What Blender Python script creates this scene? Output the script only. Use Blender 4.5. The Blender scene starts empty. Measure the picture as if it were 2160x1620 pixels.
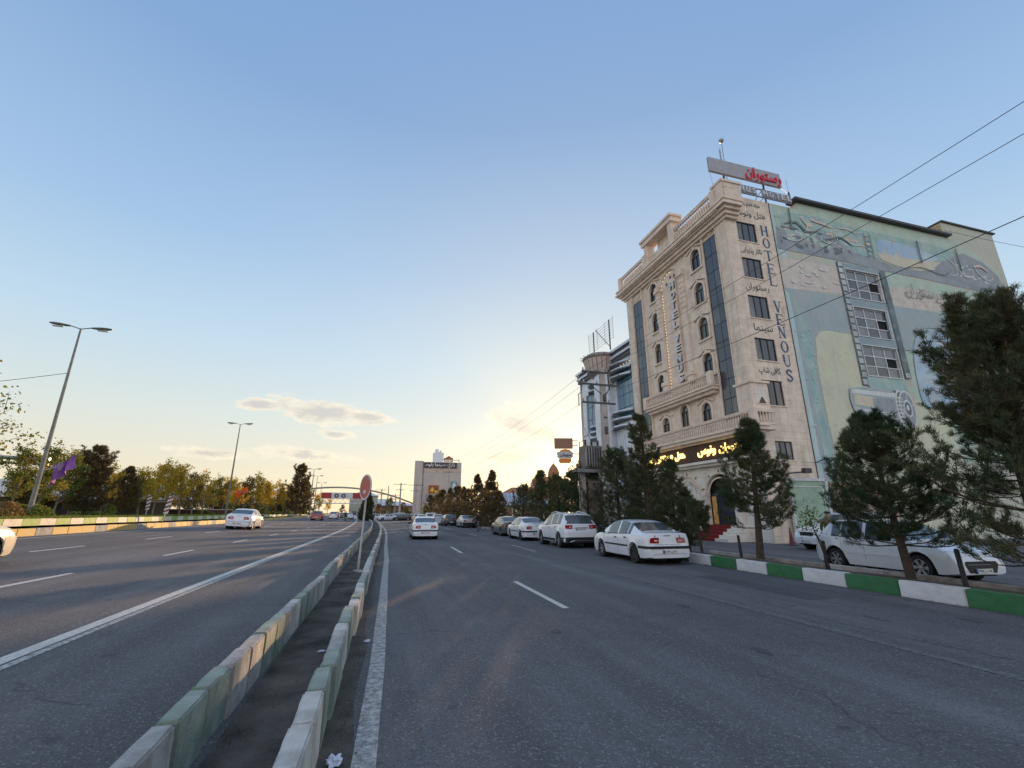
import bpy, bmesh, math, random
from mathutils import Vector, Matrix, noise
from mathutils.geometry import tessellate_polygon
R = math.radians
SC = bpy.context.scene
COL = SC.collection

# ---------------------------------------------------------------- camera
cam_d = bpy.data.cameras.new('camera'); cam = bpy.data.objects.new('camera', cam_d); COL.objects.link(cam)
cam.location = (0, 0, 1.65); cam.rotation_euler = (R(90 + 15.91), 0, 0)
cam_d.sensor_width = 36; cam_d.lens = 36 * 954 / 2160; cam_d.clip_start = .05; cam_d.clip_end = 9000
SC.camera = cam

# ---------------------------------------------------------------- sun and sky
SUN_EL, SUN_AZ = 6.1, 7.7            # degrees above the horizon, degrees right of straight ahead (+Y)
sd = Vector((math.sin(R(SUN_AZ)) * math.cos(R(SUN_EL)), math.cos(R(SUN_AZ)) * math.cos(R(SUN_EL)), math.sin(R(SUN_EL))))
sun_l = bpy.data.lights.new('sun', 'SUN'); sun_l.energy = 4.3; sun_l.angle = R(.6); sun_l.color = (1.0, .62, .32)
sun_o = bpy.data.objects.new('sun', sun_l); COL.objects.link(sun_o)
sun_o.rotation_euler = (-sd).to_track_quat('-Z', 'Y').to_euler()

world = bpy.data.worlds.new('World'); SC.world = world; world.use_nodes = True
nt = world.node_tree; nt.nodes.clear()
def wn(t, **k):
    n = nt.nodes.new(t)
    for a, b in k.items(): setattr(n, a, b)
    return n
def wl(a, b): nt.links.new(a, b)
def wmath(op, a, b=None, c=None, clamp=False):
    n = wn('ShaderNodeMath', operation=op, use_clamp=clamp)
    for i, x in enumerate((a, b, c)):
        if x is None: continue
        if isinstance(x, (int, float)): n.inputs[i].default_value = x
        else: wl(x, n.inputs[i])
    return n.outputs[0]
def wmix(f, a, b, blend='MIX'):
    n = wn('ShaderNodeMix', data_type='RGBA', blend_type=blend)
    for i, x in ((0, f), (6, a), (7, b)):
        if isinstance(x, (int, float)): n.inputs[i].default_value = x
        elif isinstance(x, tuple): n.inputs[i].default_value = (*x, 1)
        else: wl(x, n.inputs[i])
    return n.outputs[2]
def wramp(f, pts):
    n = wn('ShaderNodeValToRGB'); wl(f, n.inputs[0]); e = n.color_ramp.elements
    while len(e) < len(pts): e.new(.5)
    for q, (p, c) in zip(e, pts): q.position = p; q.color = (*c, 1)
    return n.outputs[0]
sky = wn('ShaderNodeTexSky', sky_type='NISHITA', sun_disc=False)
sky.sun_elevation = R(SUN_EL); sky.sun_rotation = R(SUN_AZ); sky.altitude = 900
sky.air_density = 1.0; sky.dust_density = 1.2; sky.ozone_density = 1.6
tc_ = wn('ShaderNodeTexCoord'); D = tc_.outputs['Generated']
sep = wn('ShaderNodeSeparateXYZ'); wl(D, sep.inputs[0])
el = wmath('MULTIPLY', wmath('ARCSINE', sep.outputs[2]), 180 / math.pi)
az = wmath('MULTIPLY', wmath('ARCTAN2', sep.outputs[0], sep.outputs[1]), 180 / math.pi)
dot = wn('ShaderNodeVectorMath', operation='DOT_PRODUCT'); wl(D, dot.inputs[0]); dot.inputs[1].default_value = sd
ang = wmath('MULTIPLY', wmath('ARCCOSINE', wmath('MINIMUM', dot.outputs['Value'], .99999)), 180 / math.pi)
def mapr_(x, a, b):
    n = wn('ShaderNodeMapRange', interpolation_type='SMOOTHSTEP'); wl(x, n.inputs[0]); n.inputs[1].default_value = a; n.inputs[2].default_value = b
    return n.outputs[0]
# clear air: blue overhead, cream towards the horizon, brighter and warmer round the sun
grad = wramp(wmath('DIVIDE', wmath('MAXIMUM', el, 0), 90), [
    (0.0, (.68, .555, .385)), (.05, (.63, .56, .43)), (.11, (.545, .58, .54)), (.20, (.415, .54, .635)),
    (.32, (.285, .425, .61)), (.50, (.185, .31, .52)), (.75, (.16, .28, .51)), (1.0, (.15, .26, .51))])
warm = wmath('POWER', wmath('SUBTRACT', 1, wmath('DIVIDE', wmath('MINIMUM', ang, 60), 60)), 2.2)
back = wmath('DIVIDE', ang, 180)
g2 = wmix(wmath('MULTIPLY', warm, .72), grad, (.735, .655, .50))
g2 = wmix(wmath('MULTIPLY', mapr_(ang, 65, 160), .6), g2, (1.12, 1.02, 1.0))  # extra brightness behind the camera, added to lift the facades
core = wmath('POWER', wmath('SUBTRACT', 1, wmath('DIVIDE', wmath('MINIMUM', ang, 10), 10)), 2.6)
g3 = wmix(core, g2, (1.7, 1.3, .75))
# crepuscular shade: a broad, faint darker wedge thrown by the cloud beside the sun
ray_a = wmath('MULTIPLY', wmath('ARCTAN2', wmath('SUBTRACT', az, SUN_AZ - 4), wmath('SUBTRACT', el, SUN_EL + 1)), 180 / math.pi)
def bump1(x, c, w):
    return wmath('SMOOTH_MIN', 1, wmath('MAXIMUM', wmath('SUBTRACT', 1, wmath('ABSOLUTE', wmath('DIVIDE', wmath('SUBTRACT', x, c), w))), 0), .3)
def mapr(x, a, b):
    n = wn('ShaderNodeMapRange', interpolation_type='SMOOTHSTEP'); wl(x, n.inputs[0]); n.inputs[1].default_value = a; n.inputs[2].default_value = b
    return n.outputs[0]
wedge = wmath('MULTIPLY', mapr(ray_a, -34, -50), mapr(ray_a, -92, -66))
wedge = wmath('MULTIPLY', wedge, wmath('MULTIPLY', mapr(ang, 4, 12), mapr(ang, 60, 20)))
g4 = wmix(wmath('MULTIPLY', wedge, .13), g3, (.36, .50, .66))
# clouds: noise in direction space kept to a few soft banks near the horizon
cx = wn('ShaderNodeCombineXYZ'); wl(wmath('DIVIDE', az, 10), cx.inputs[0]); wl(wmath('DIVIDE', el, 4.0), cx.inputs[1])
nz = wn('ShaderNodeTexNoise'); wl(cx.outputs[0], nz.inputs['Vector']); nz.inputs['Scale'].default_value = 2.3; nz.inputs['Detail'].default_value = 9; nz.inputs['Roughness'].default_value = .7
nz2 = wn('ShaderNodeTexNoise'); wl(cx.outputs[0], nz2.inputs['Vector']); nz2.inputs['Scale'].default_value = 6; nz2.inputs['Detail'].default_value = 6
def blob(ca, ce, ra, re, slope=0.0):
    dx = wmath('DIVIDE', wmath('SUBTRACT', az, ca), ra)
    dy = wmath('DIVIDE', wmath('SUBTRACT', wmath('SUBTRACT', el, ce), wmath('MULTIPLY', wmath('SUBTRACT', az, ca), slope)), re)
    return wmath('SUBTRACT', 1, wmath('SQRT', wmath('ADD', wmath('MULTIPLY', dx, dx), wmath('MULTIPLY', dy, dy))))
cl = None
for b in [
        (-23.0, 11.4, 8.0, 2.0, -.02), (-30.0, 11.6, 3.4, 1.0, 0), (-18.0, 11.0, 4.0, 1.3, -.05), (-24.6, 6.3, 6.5, 1.1, -.04),
        (1.2, 10.4, 5.0, 3.0, -.30), (-.2, 6.9, 6.2, 2.2, .05), (4.6, 9.4, 3.2, 1.7, -.2), (-33.5, 6.0, 5.0, .8, 0), (-21.6, 8.9, 3.0, .8, 0)]:
    v = blob(*b); cl = v if cl is None else wmath('MAXIMUM', cl, v)
dens = mapr(wmath('ADD', cl, wmath('MULTIPLY', wmath('SUBTRACT', nz.outputs[0], .5), 2.5)), .12, .55)
rim = mapr(wmath('ADD', wmath('ADD', cl, wmath('MULTIPLY', wmath('SUBTRACT', nz.outputs[0], .5), 2.0)), wmath('MULTIPLY', wmath('SUBTRACT', nz2.outputs[0], .5), .8)), .25, .95)
ccol = wmix(rim, (.80, .69, .52), (.47, .425, .38))
ccol = wmix(wmath('MULTIPLY', core, .25), ccol, (.85, .70, .48))
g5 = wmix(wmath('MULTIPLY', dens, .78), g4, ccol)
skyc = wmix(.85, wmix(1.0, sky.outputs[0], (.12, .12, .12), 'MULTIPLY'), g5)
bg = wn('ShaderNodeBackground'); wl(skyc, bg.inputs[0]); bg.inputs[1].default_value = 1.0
out = wn('ShaderNodeOutputWorld'); wl(bg.outputs[0], out.inputs[0])

SC.view_settings.view_transform = 'Standard'; SC.view_settings.look = 'None'
SC.view_settings.exposure = .55; SC.view_settings.gamma = 1; SC.view_settings.use_curve_mapping = False
try:
    SC.cycles.max_bounces = 5; SC.cycles.diffuse_bounces = 3; SC.cycles.glossy_bounces = 3; SC.cycles.transparent_max_bounces = 8
except Exception: pass

# ================================================================ helpers
RZ = R(16.2)                         # the road runs 16.2 degrees left of straight ahead
SA, CA = math.sin(-RZ), math.cos(-RZ)
def tcv(s):                          # sideways drift of the road at distance s
    x = max(0, min(1, s / 50)); v = .9 * (x * x * (3 - 2 * x))
    if s > 55: v -= .00035 * (min(s, 250) - 55) ** 2
    if s > 250: v -= .1365 * (s - 250)
    return v
def W(s, t, z=0.0):                  # road frame without drift (buildings)
    return Vector((s * SA + t * CA, s * CA - t * SA, z))
def RW(s, t, z=0.0):                 # road frame following the curve
    return W(s, t + tcv(s), z)
def head(s):
    return RZ + math.atan2(-(tcv(s + 1) - tcv(s - 1)) / 2, 1)
def GZ(t):                           # ground height: the far carriageway climbs to the left
    if t > -1: return 0.0
    return min(1.1, .06 * (-t - 1))

class MB:
    def __init__(s): s.v = []; s.f = []; s.m = []; s.mi = 0; s.M = None
    def add(s, vs, fs):
        n = len(s.v)
        s.v += [tuple(s.M @ Vector(p)) if s.M else tuple(p) for p in vs]
        s.f += [tuple(n + i for i in f) for f in fs]; s.m += [s.mi] * len(fs)
        return s
    def box(s, x0, x1, y0, y1, z0, z1, bot=True):
        vs = [(x0, y0, z0), (x1, y0, z0), (x1, y1, z0), (x0, y1, z0), (x0, y0, z1), (x1, y0, z1), (x1, y1, z1), (x0, y1, z1)]
        return s.add(vs, [(3, 2, 1, 0), (4, 5, 6, 7), (0, 1, 5, 4), (1, 2, 6, 5), (2, 3, 7, 6), (3, 0, 4, 7)])
    def cbox(s, c, sz): 
        return s.box(c[0] - sz[0] / 2, c[0] + sz[0] / 2, c[1] - sz[1] / 2, c[1] + sz[1] / 2, c[2] - sz[2] / 2, c[2] + sz[2] / 2)
    def quad(s, a, b, c, d): return s.add([a, b, c, d], [(0, 1, 2, 3)])
    def tube(s, pts, r, n=6, cap=True):
        pts = [Vector(p) for p in pts]; rs = r if isinstance(r, (list, tuple)) else [r] * len(pts)
        vs = []; fs = []
        for i, p in enumerate(pts):
            d = (pts[min(i + 1, len(pts) - 1)] - pts[max(i - 1, 0)])
            if d.length < 1e-9: d = Vector((0, 0, 1))
            d.normalize(); a = Vector((0, 0, 1)) if abs(d.z) < .9 else Vector((1, 0, 0))
            u = d.cross(a).normalized(); w = u.cross(d)
            for k in range(n):
                q = 2 * math.pi * k / n; vs.append(p + (u * math.cos(q) + w * math.sin(q)) * rs[i])
        for i in range(len(pts) - 1):
            for k in range(n):
                fs.append((i * n + k, i * n + (k + 1) % n, (i + 1) * n + (k + 1) % n, (i + 1) * n + k))
        if cap: fs.append(tuple(range(n))[::-1]); fs.append(tuple((len(pts) - 1) * n + k for k in range(n)))
        return s.add(vs, fs)
    def lathe(s, prof, n=16, axis='z', c=(0, 0, 0)):   # prof: (radius, height)
        vs = []; fs = []
        for r, h in prof:
            for k in range(n):
                q = 2 * math.pi * k / n; x, y = r * math.cos(q), r * math.sin(q)
                vs.append({'z': (c[0] + x, c[1] + y, c[2] + h), 'x': (c[0] + h, c[1] + x, c[2] + y), 'y': (c[0] + x, c[1] + h, c[2] + y)}[axis])
        for i in range(len(prof) - 1):
            for k in range(n):
                fs.append((i * n + k, i * n + (k + 1) % n, (i + 1) * n + (k + 1) % n, (i + 1) * n + k))
        return s.add(vs, fs)
    def prism(s, poly, f0, f1):         # poly of 2D points, f0/f1 map a 2D point to 3D
        n = len(poly); vs = [f0(p) for p in poly] + [f1(p) for p in poly]
        fs = [tuple(range(n))[::-1], tuple(range(n, 2 * n))] + [(i, (i + 1) % n, n + (i + 1) % n, n + i) for i in range(n)]
        return s.add(vs, fs)
    def holed(s, outer, holes, f0, f1, back=False): # wall face with openings, f0 front, f1 = depth of the reveal
        loops = [[Vector((p[0], p[1], 0)) for p in l] for l in [outer] + holes]
        flat = [p for l in [outer] + holes for p in l]
        tri = tessellate_polygon(loops); s.add([f0(p) for p in flat], [tuple(t) for t in tri])
        for l in holes:
            n = len(l); s.add([f0(p) for p in l] + [f1(p) for p in l], [(i, (i + 1) % n, n + (i + 1) % n, n + i) for i in range(n)])
        return s
    def build(s, name, mats, parent=None, smooth=False, bevel=0, kind=None, fixn=True, sharp=None):
        me = bpy.data.meshes.new(name); me.from_pydata(s.v, [], s.f)
        if not isinstance(mats, (list, tuple)): mats = [mats]
        for m in mats: me.materials.append(m)
        if len(mats) > 1: me.polygons.foreach_set('material_index', s.m)
        if fixn or bevel:
            bm = bmesh.new(); bm.from_mesh(me)
            if bevel: bmesh.ops.bevel(bm, geom=bm.edges[:], offset=bevel, segments=1, affect='EDGES')
            if fixn: bmesh.ops.recalc_face_normals(bm, faces=bm.faces[:])
            bm.to_mesh(me); bm.free()
        if smooth:
            me.polygons.foreach_set('use_smooth', [True] * len(me.polygons))
            me.set_sharp_from_angle(angle=R(sharp or 40))
        return link(name, me, parent, kind)

def link(name, data, parent=None, kind=None):
    o = bpy.data.objects.new(name, data); COL.objects.link(o)
    if parent is not None: o.parent = parent
    if kind: o['kind'] = kind
    return o
def tag(o, label, cat, group=None, kind=None):
    o['label'] = label; o['category'] = cat
    if group: o['group'] = group
    if kind: o['kind'] = kind
    return o
def thing(name, label, cat, loc=(0, 0, 0), rz=0.0, group=None, rot=None):
    o = bpy.data.objects.new(name, None); COL.objects.link(o); o.empty_display_size = .2
    o.location = loc; o.rotation_euler = rot or (0, 0, rz)
    return tag(o, label, cat, group)
def kids(o): return [c for c in KID.get(o.name, [])]
def copy_thing(o, loc, rz, label, group=None, scale=None, tilt=0.0):
    r = o.copy(); COL.objects.link(r); r.location = loc; r.rotation_euler = (0, tilt, rz); r['label'] = label
    if group: r['group'] = group
    if scale: r.scale = scale if isinstance(scale, tuple) else (scale,) * 3
    for c in o.children:
        d = c.copy(); COL.objects.link(d); d.parent = r
        for g in c.children:
            e = g.copy(); COL.objects.link(e); e.parent = d
    return r

# ---------------------------------------------------------------- materials
def mat(name, col, rough=.7, var=.12, scale=3.0, bump=0.0, bscale=30.0, metal=0.0, col2=None, emit=None, stretch=None, spec=.5, dirt=0.0, coat=0.0, joints=None, blotch=0.0):
    m = bpy.data.materials.new(name); m.use_nodes = True; t = m.node_tree; p = t.nodes['Principled BSDF']
    p.inputs['Roughness'].default_value = rough; p.inputs['Metallic'].default_value = metal
    p.inputs['Specular IOR Level'].default_value = spec
    if coat: p.inputs['Coat Weight'].default_value = coat; p.inputs['Coat Roughness'].default_value = .06
    tc = t.nodes.new('ShaderNodeTexCoord'); vec = tc.outputs['Object']
    if stretch:
        mp = t.nodes.new('ShaderNodeMapping'); mp.inputs['Scale'].default_value = stretch; t.links.new(vec, mp.inputs[0]); vec = mp.outputs[0]
    c2 = col2 or tuple(c * (1 - var * 1.6) for c in col); c1 = col if col2 else tuple(min(1, c * (1 + var)) for c in col)
    n = t.nodes.new('ShaderNodeTexNoise'); t.links.new(vec, n.inputs['Vector']); n.inputs['Scale'].default_value = scale; n.inputs['Detail'].default_value = 6; n.inputs['Roughness'].default_value = .6
    r = t.nodes.new('ShaderNodeMapRange'); t.links.new(n.outputs[0], r.inputs[0]); r.inputs[1].default_value = .35; r.inputs[2].default_value = .65
    mx = t.nodes.new('ShaderNodeMix'); mx.data_type = 'RGBA'; t.links.new(r.outputs[0], mx.inputs[0]); mx.inputs[6].default_value = (*c2, 1); mx.inputs[7].default_value = (*c1, 1)
    res = mx.outputs[2]
    if dirt:
        n2 = t.nodes.new('ShaderNodeTexNoise'); mp2 = t.nodes.new('ShaderNodeMapping'); t.links.new(tc.outputs['Object'], mp2.inputs[0]); mp2.inputs['Scale'].default_value = (1.6, 1.6, .22)
        t.links.new(mp2.outputs[0], n2.inputs['Vector']); n2.inputs['Scale'].default_value = 1.7; n2.inputs['Detail'].default_value = 8; n2.inputs['Roughness'].default_value = .7
        r2 = t.nodes.new('ShaderNodeMapRange'); t.links.new(n2.outputs[0], r2.inputs[0]); r2.inputs[1].default_value = .5; r2.inputs[2].default_value = .75; r2.inputs[4].default_value = dirt
        m2 = t.nodes.new('ShaderNodeMix'); m2.data_type = 'RGBA'; t.links.new(r2.outputs[0], m2.inputs[0]); t.links.new(res, m2.inputs[6]); m2.inputs[7].default_value = (.10, .085, .07, 1); res = m2.outputs[2]
    if blotch:                        # worn plaster showing through in ragged patches
        n4 = t.nodes.new('ShaderNodeTexNoise'); t.links.new(tc.outputs['Object'], n4.inputs['Vector']); n4.inputs['Scale'].default_value = .9; n4.inputs['Detail'].default_value = 9; n4.inputs['Roughness'].default_value = .78
        r4 = t.nodes.new('ShaderNodeMapRange'); t.links.new(n4.outputs[0], r4.inputs[0]); r4.inputs[1].default_value = .50; r4.inputs[2].default_value = .60; r4.inputs[4].default_value = blotch
        m4 = t.nodes.new('ShaderNodeMix'); m4.data_type = 'RGBA'; t.links.new(r4.outputs[0], m4.inputs[0]); t.links.new(res, m4.inputs[6]); m4.inputs[7].default_value = (.50, .46, .40, 1); res = m4.outputs[2]
        n5 = t.nodes.new('ShaderNodeTexNoise'); t.links.new(tc.outputs['Object'], n5.inputs['Vector']); n5.inputs['Scale'].default_value = 2.3; n5.inputs['Detail'].default_value = 9; n5.inputs['Roughness'].default_value = .8
        r5 = t.nodes.new('ShaderNodeMapRange'); t.links.new(n5.outputs[0], r5.inputs[0]); r5.inputs[1].default_value = .55; r5.inputs[2].default_value = .66; r5.inputs[4].default_value = blotch * .8
        m5 = t.nodes.new('ShaderNodeMix'); m5.data_type = 'RGBA'; t.links.new(r5.outputs[0], m5.inputs[0]); t.links.new(res, m5.inputs[6]); m5.inputs[7].default_value = (.20, .23, .23, 1); res = m5.outputs[2]
    if joints:                        # fine slab joints (width, height of a slab)
        sp = t.nodes.new('ShaderNodeSeparateXYZ'); t.links.new(tc.outputs['Object'], sp.inputs[0]); ad = t.nodes.new('ShaderNodeMath'); ad.operation = 'ADD'; t.links.new(sp.outputs[0], ad.inputs[0]); t.links.new(sp.outputs[1], ad.inputs[1])
        cb = t.nodes.new('ShaderNodeCombineXYZ'); t.links.new(ad.outputs[0], cb.inputs[0]); t.links.new(sp.outputs[2], cb.inputs[1]); bt = t.nodes.new('ShaderNodeTexBrick'); t.links.new(cb.outputs[0], bt.inputs['Vector'])
        bt.inputs['Scale'].default_value = 1; bt.inputs['Brick Width'].default_value = joints[0]; bt.inputs['Row Height'].default_value = joints[1]; bt.inputs['Mortar Size'].default_value = .012; bt.inputs['Mortar Smooth'].default_value = .2
        bt.inputs['Color1'].default_value = (1, 1, 1, 1); bt.inputs['Color2'].default_value = (.94, .935, .93, 1); bt.inputs['Mortar'].default_value = (.76, .73, .70, 1)
        m6 = t.nodes.new('ShaderNodeMix'); m6.data_type = 'RGBA'; m6.blend_type = 'MULTIPLY'; m6.inputs[0].default_value = 1; t.links.new(res, m6.inputs[6]); t.links.new(bt.outputs['Color'], m6.inputs[7]); res = m6.outputs[2]
    t.links.new(res, p.inputs['Base Color'])
    if bump:
        nb = t.nodes.new('ShaderNodeTexNoise'); t.links.new(vec, nb.inputs['Vector']); nb.inputs['Scale'].default_value = bscale; nb.inputs['Detail'].default_value = 4
        b = t.nodes.new('ShaderNodeBump'); b.inputs['Strength'].default_value = bump; b.inputs['Distance'].default_value = .02; t.links.new(nb.outputs[0], b.inputs['Height']); t.links.new(b.outputs[0], p.inputs['Normal'])
    if emit: p.inputs['Emission Color'].default_value = (*emit[0], 1); p.inputs['Emission Strength'].default_value = emit[1]
    return m

def asphalt(name, base, dirt_amt=.3, crack=True, streak=True):
    m = bpy.data.materials.new(name); m.use_nodes = True; t = m.node_tree; p = t.nodes['Principled BSDF']; L = t.links.new
    def N(k, **kw):
        n = t.nodes.new(k)
        for a, b in kw.items(): setattr(n, a, b)
        return n
    def noise_(vec, sc, det=5, ro=.6):
        n = N('ShaderNodeTexNoise'); L(vec, n.inputs['Vector']); n.inputs['Scale'].default_value = sc; n.inputs['Detail'].default_value = det; n.inputs['Roughness'].default_value = ro; return n.outputs[0]
    def mr(x, a, b, c=0., d=1.):
        n = N('ShaderNodeMapRange'); L(x, n.inputs[0]); n.inputs[1].default_value = a; n.inputs[2].default_value = b; n.inputs[3].default_value = c; n.inputs[4].default_value = d; return n.outputs[0]
    def mix(f, a, b):
        n = N('ShaderNodeMix', data_type='RGBA')
        for i, x in ((0, f), (6, a), (7, b)):
            if isinstance(x, tuple): n.inputs[i].default_value = (*x, 1)
            elif isinstance(x, float): n.inputs[i].default_value = x
            else: L(x, n.inputs[i])
        return n.outputs[2]
    g = N('ShaderNodeNewGeometry'); mp = N('ShaderNodeMapping'); L(g.outputs['Position'], mp.inputs[0]); mp.inputs['Rotation'].default_value = (0, 0, -RZ); v = mp.outputs[0]
    st = N('ShaderNodeMapping'); L(v, st.inputs[0]); st.inputs['Scale'].default_value = (1, .06, 1)
    big = noise_(v, .22, 4); med = noise_(v, 1.6, 5); strk = noise_(st.outputs[0], 1.3, 5, .6)
    vo = N('ShaderNodeTexVoronoi'); L(v, vo.inputs['Vector']); vo.inputs['Scale'].default_value = 70
    b = base
    c = mix(mr(big, .35, .65), tuple(x * .74 for x in b), tuple(x * 1.2 for x in b))
    c = mix(mr(med, .4, .7, 0, .35), c, tuple(x * 1.25 for x in b))
    if streak: c = mix(mr(strk, .36, .60, 0, .75), c, tuple(x * .60 for x in b))
    c = mix(mr(strk, .60, .72, 0, dirt_amt), c, (b[0] * 1.9, b[1] * 1.75, b[2] * 1.6))
    # loose aggregate: pale and dark chips
    chip = N('ShaderNodeSeparateColor'); L(vo.outputs['Color'], chip.inputs[0])
    c = mix(mr(chip.outputs[0], .84, .97, 0, .6), c, tuple(min(.5, x * 2.1) for x in b))
    c = mix(mr(chip.outputs[1], .70, .90, 0, .6), c, tuple(x * .45 for x in b))
    # oil spots and repairs
    sp = noise_(v, 3.1, 2, .4); c = mix(mr(sp, .70, .76, 0, .55), c, tuple(x * .4 for x in b))
    if crack:
        vc = N('ShaderNodeTexVoronoi', feature='DISTANCE_TO_EDGE'); ds = N('ShaderNodeVectorMath', operation='ADD')
        nn = N('ShaderNodeTexNoise'); L(v, nn.inputs['Vector']); nn.inputs['Scale'].default_value = 1.2; nn.inputs['Detail'].default_value = 6
        L(v, ds.inputs[0]); L(nn.outputs['Color'], ds.inputs[1]); L(ds.outputs[0], vc.inputs['Vector']); vc.inputs['Scale'].default_value = .23
        k = mr(vc.outputs['Distance'], .0, .006, .6, 0.); gate = mr(big, .47, .56)
        mm = N('ShaderNodeMath', operation='MULTIPLY'); L(k, mm.inputs[0]); L(gate, mm.inputs[1])
        c = mix(mm.outputs[0], c, tuple(x * .3 for x in b))
    L(c, p.inputs['Base Color']); p.inputs['Roughness'].default_value = .88; p.inputs['Specular IOR Level'].default_value = .28
    bu = N('ShaderNodeBump'); bu.inputs['Strength'].default_value = .55; bu.inputs['Distance'].default_value = .012
    hh = N('ShaderNodeMath', operation='ADD'); L(noise_(v, 55, 3), hh.inputs[0]); L(vo.outputs['Distance'], hh.inputs[1]); L(hh.outputs[0], bu.inputs['Height']); L(bu.outputs[0], p.inputs['Normal'])
    return m

def worn_paint(name, col, wear=.5, under=(.055, .056, .06)):
    m = bpy.data.materials.new(name); m.use_nodes = True; t = m.node_tree; p = t.nodes['Principled BSDF']; L = t.links.new
    g = t.nodes.new('ShaderNodeNewGeometry'); mp = t.nodes.new('ShaderNodeMapping'); L(g.outputs['Position'], mp.inputs[0]); mp.inputs['Rotation'].default_value = (0, 0, -RZ)
    def nz_(sc, det, ro=.65):
        n = t.nodes.new('ShaderNodeTexNoise'); L(mp.outputs[0], n.inputs['Vector']); n.inputs['Scale'].default_value = sc; n.inputs['Detail'].default_value = det; n.inputs['Roughness'].default_value = ro; return n.outputs[0]
    def mr(x, a, b, c=0., d=1.):
        n = t.nodes.new('ShaderNodeMapRange'); L(x, n.inputs[0]); n.inputs[1].default_value = a; n.inputs[2].default_value = b; n.inputs[3].default_value = c; n.inputs[4].default_value = d; return n.outputs[0]
    mp3 = t.nodes.new('ShaderNodeMapping'); L(mp.outputs[0], mp3.inputs[0]); mp3.inputs['Scale'].default_value = (1, 3.2, 1)
    vc = t.nodes.new('ShaderNodeTexVoronoi'); vc.feature = 'DISTANCE_TO_EDGE'; ad = t.nodes.new('ShaderNodeVectorMath'); L(mp3.outputs[0], ad.inputs[0])
    nn = t.nodes.new('ShaderNodeTexNoise'); L(mp3.outputs[0], nn.inputs['Vector']); nn.inputs['Scale'].default_value = 6; nn.inputs['Detail'].default_value = 4
    sc = t.nodes.new('ShaderNodeVectorMath'); sc.operation = 'SCALE'; L(nn.outputs['Color'], sc.inputs[0]); sc.inputs['Scale'].default_value = .35; L(sc.outputs[0], ad.inputs[1]); L(ad.outputs[0], vc.inputs['Vector']); vc.inputs['Scale'].default_value = 4.5
    crack = mr(vc.outputs['Distance'], .0, .035, 1., 0.)
    w = mr(nz_(14, 7, .75), .5 - .02 - wear * .12, .5 + .20 - wear * .12, 1., 0.)
    mx = t.nodes.new('ShaderNodeMath'); mx.operation = 'MAXIMUM'; mu = t.nodes.new('ShaderNodeMath'); mu.operation = 'MULTIPLY'; L(crack, mu.inputs[0]); mu.inputs[1].default_value = min(1, wear * 1.1)
    mu2 = t.nodes.new('ShaderNodeMath'); mu2.operation = 'MULTIPLY'; L(w, mu2.inputs[0]); mu2.inputs[1].default_value = min(1, wear * 1.3)
    L(mu.outputs[0], mx.inputs[0]); L(mu2.outputs[0], mx.inputs[1])
    mi = t.nodes.new('ShaderNodeMix'); mi.data_type = 'RGBA'; L(mx.outputs[0], mi.inputs[0]); mi.inputs[6].default_value = (*col, 1); mi.inputs[7].default_value = (*under, 1)
    L(mi.outputs[2], p.inputs['Base Color']); p.inputs['Roughness'].default_value = .8; p.inputs['Specular IOR Level'].default_value = .3
    return m

# ---------------------------------------------------------------- lettering
_AR = {  # isolated, final, initial, medial
 'ا': 'ﺍﺎ', 'ب': 'ﺏﺐﺑﺒ', 'پ': 'ﭖﭗﭘﭙ', 'ت': 'ﺕﺖﺗﺘ', 'د': 'ﺩﺪ', 'ذ': 'ﺫﺬ', 'ر': 'ﺭﺮ', 'ز': 'ﺯﺰ', 'س': 'ﺱﺲﺳﺴ', 'ش': 'ﺵﺶﺷﺸ', 'ف': 'ﻑﻒﻓﻔ', 'ط': 'ﻁﻂﻃﻄ', 'ص': 'ﺹﺺﺻﺼ',
 'ک': 'ﮎﮏﮐﮑ', 'ل': 'ﻝﻞﻟﻠ', 'م': 'ﻡﻢﻣﻤ', 'ن': 'ﻥﻦﻧﻨ', 'و': 'ﻭﻮ', 'ه': 'ﻩﻪﻫﻬ', 'ی': 'ﯼﯽﯾﯿ', 'خ': 'ﺥﺦﺧﺨ', 'ح': 'ﺡﺢﺣﺤ', 'ع': 'ﻉﻊﻋﻌ', 'گ': 'ﮒﮓﮔﮕ', 'ج': 'ﺝﺞﺟﺠ', 'ق': 'ﻕﻖﻗﻘ'}
def shape_fa(txt):                    # joins the Persian letters and lays them out right to left
    outw = ''
    for i, ch in enumerate(txt):
        f = _AR.get(ch)
        if not f: outw += ch; continue
        pj = i > 0 and txt[i - 1] in _AR and len(_AR[txt[i - 1]]) == 4
        nj = i + 1 < len(txt) and txt[i + 1] in _AR and len(f) == 4
        outw += f[3] if pj and nj else f[1] if pj else f[2] if nj else f[0]
    return outw[::-1]
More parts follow.
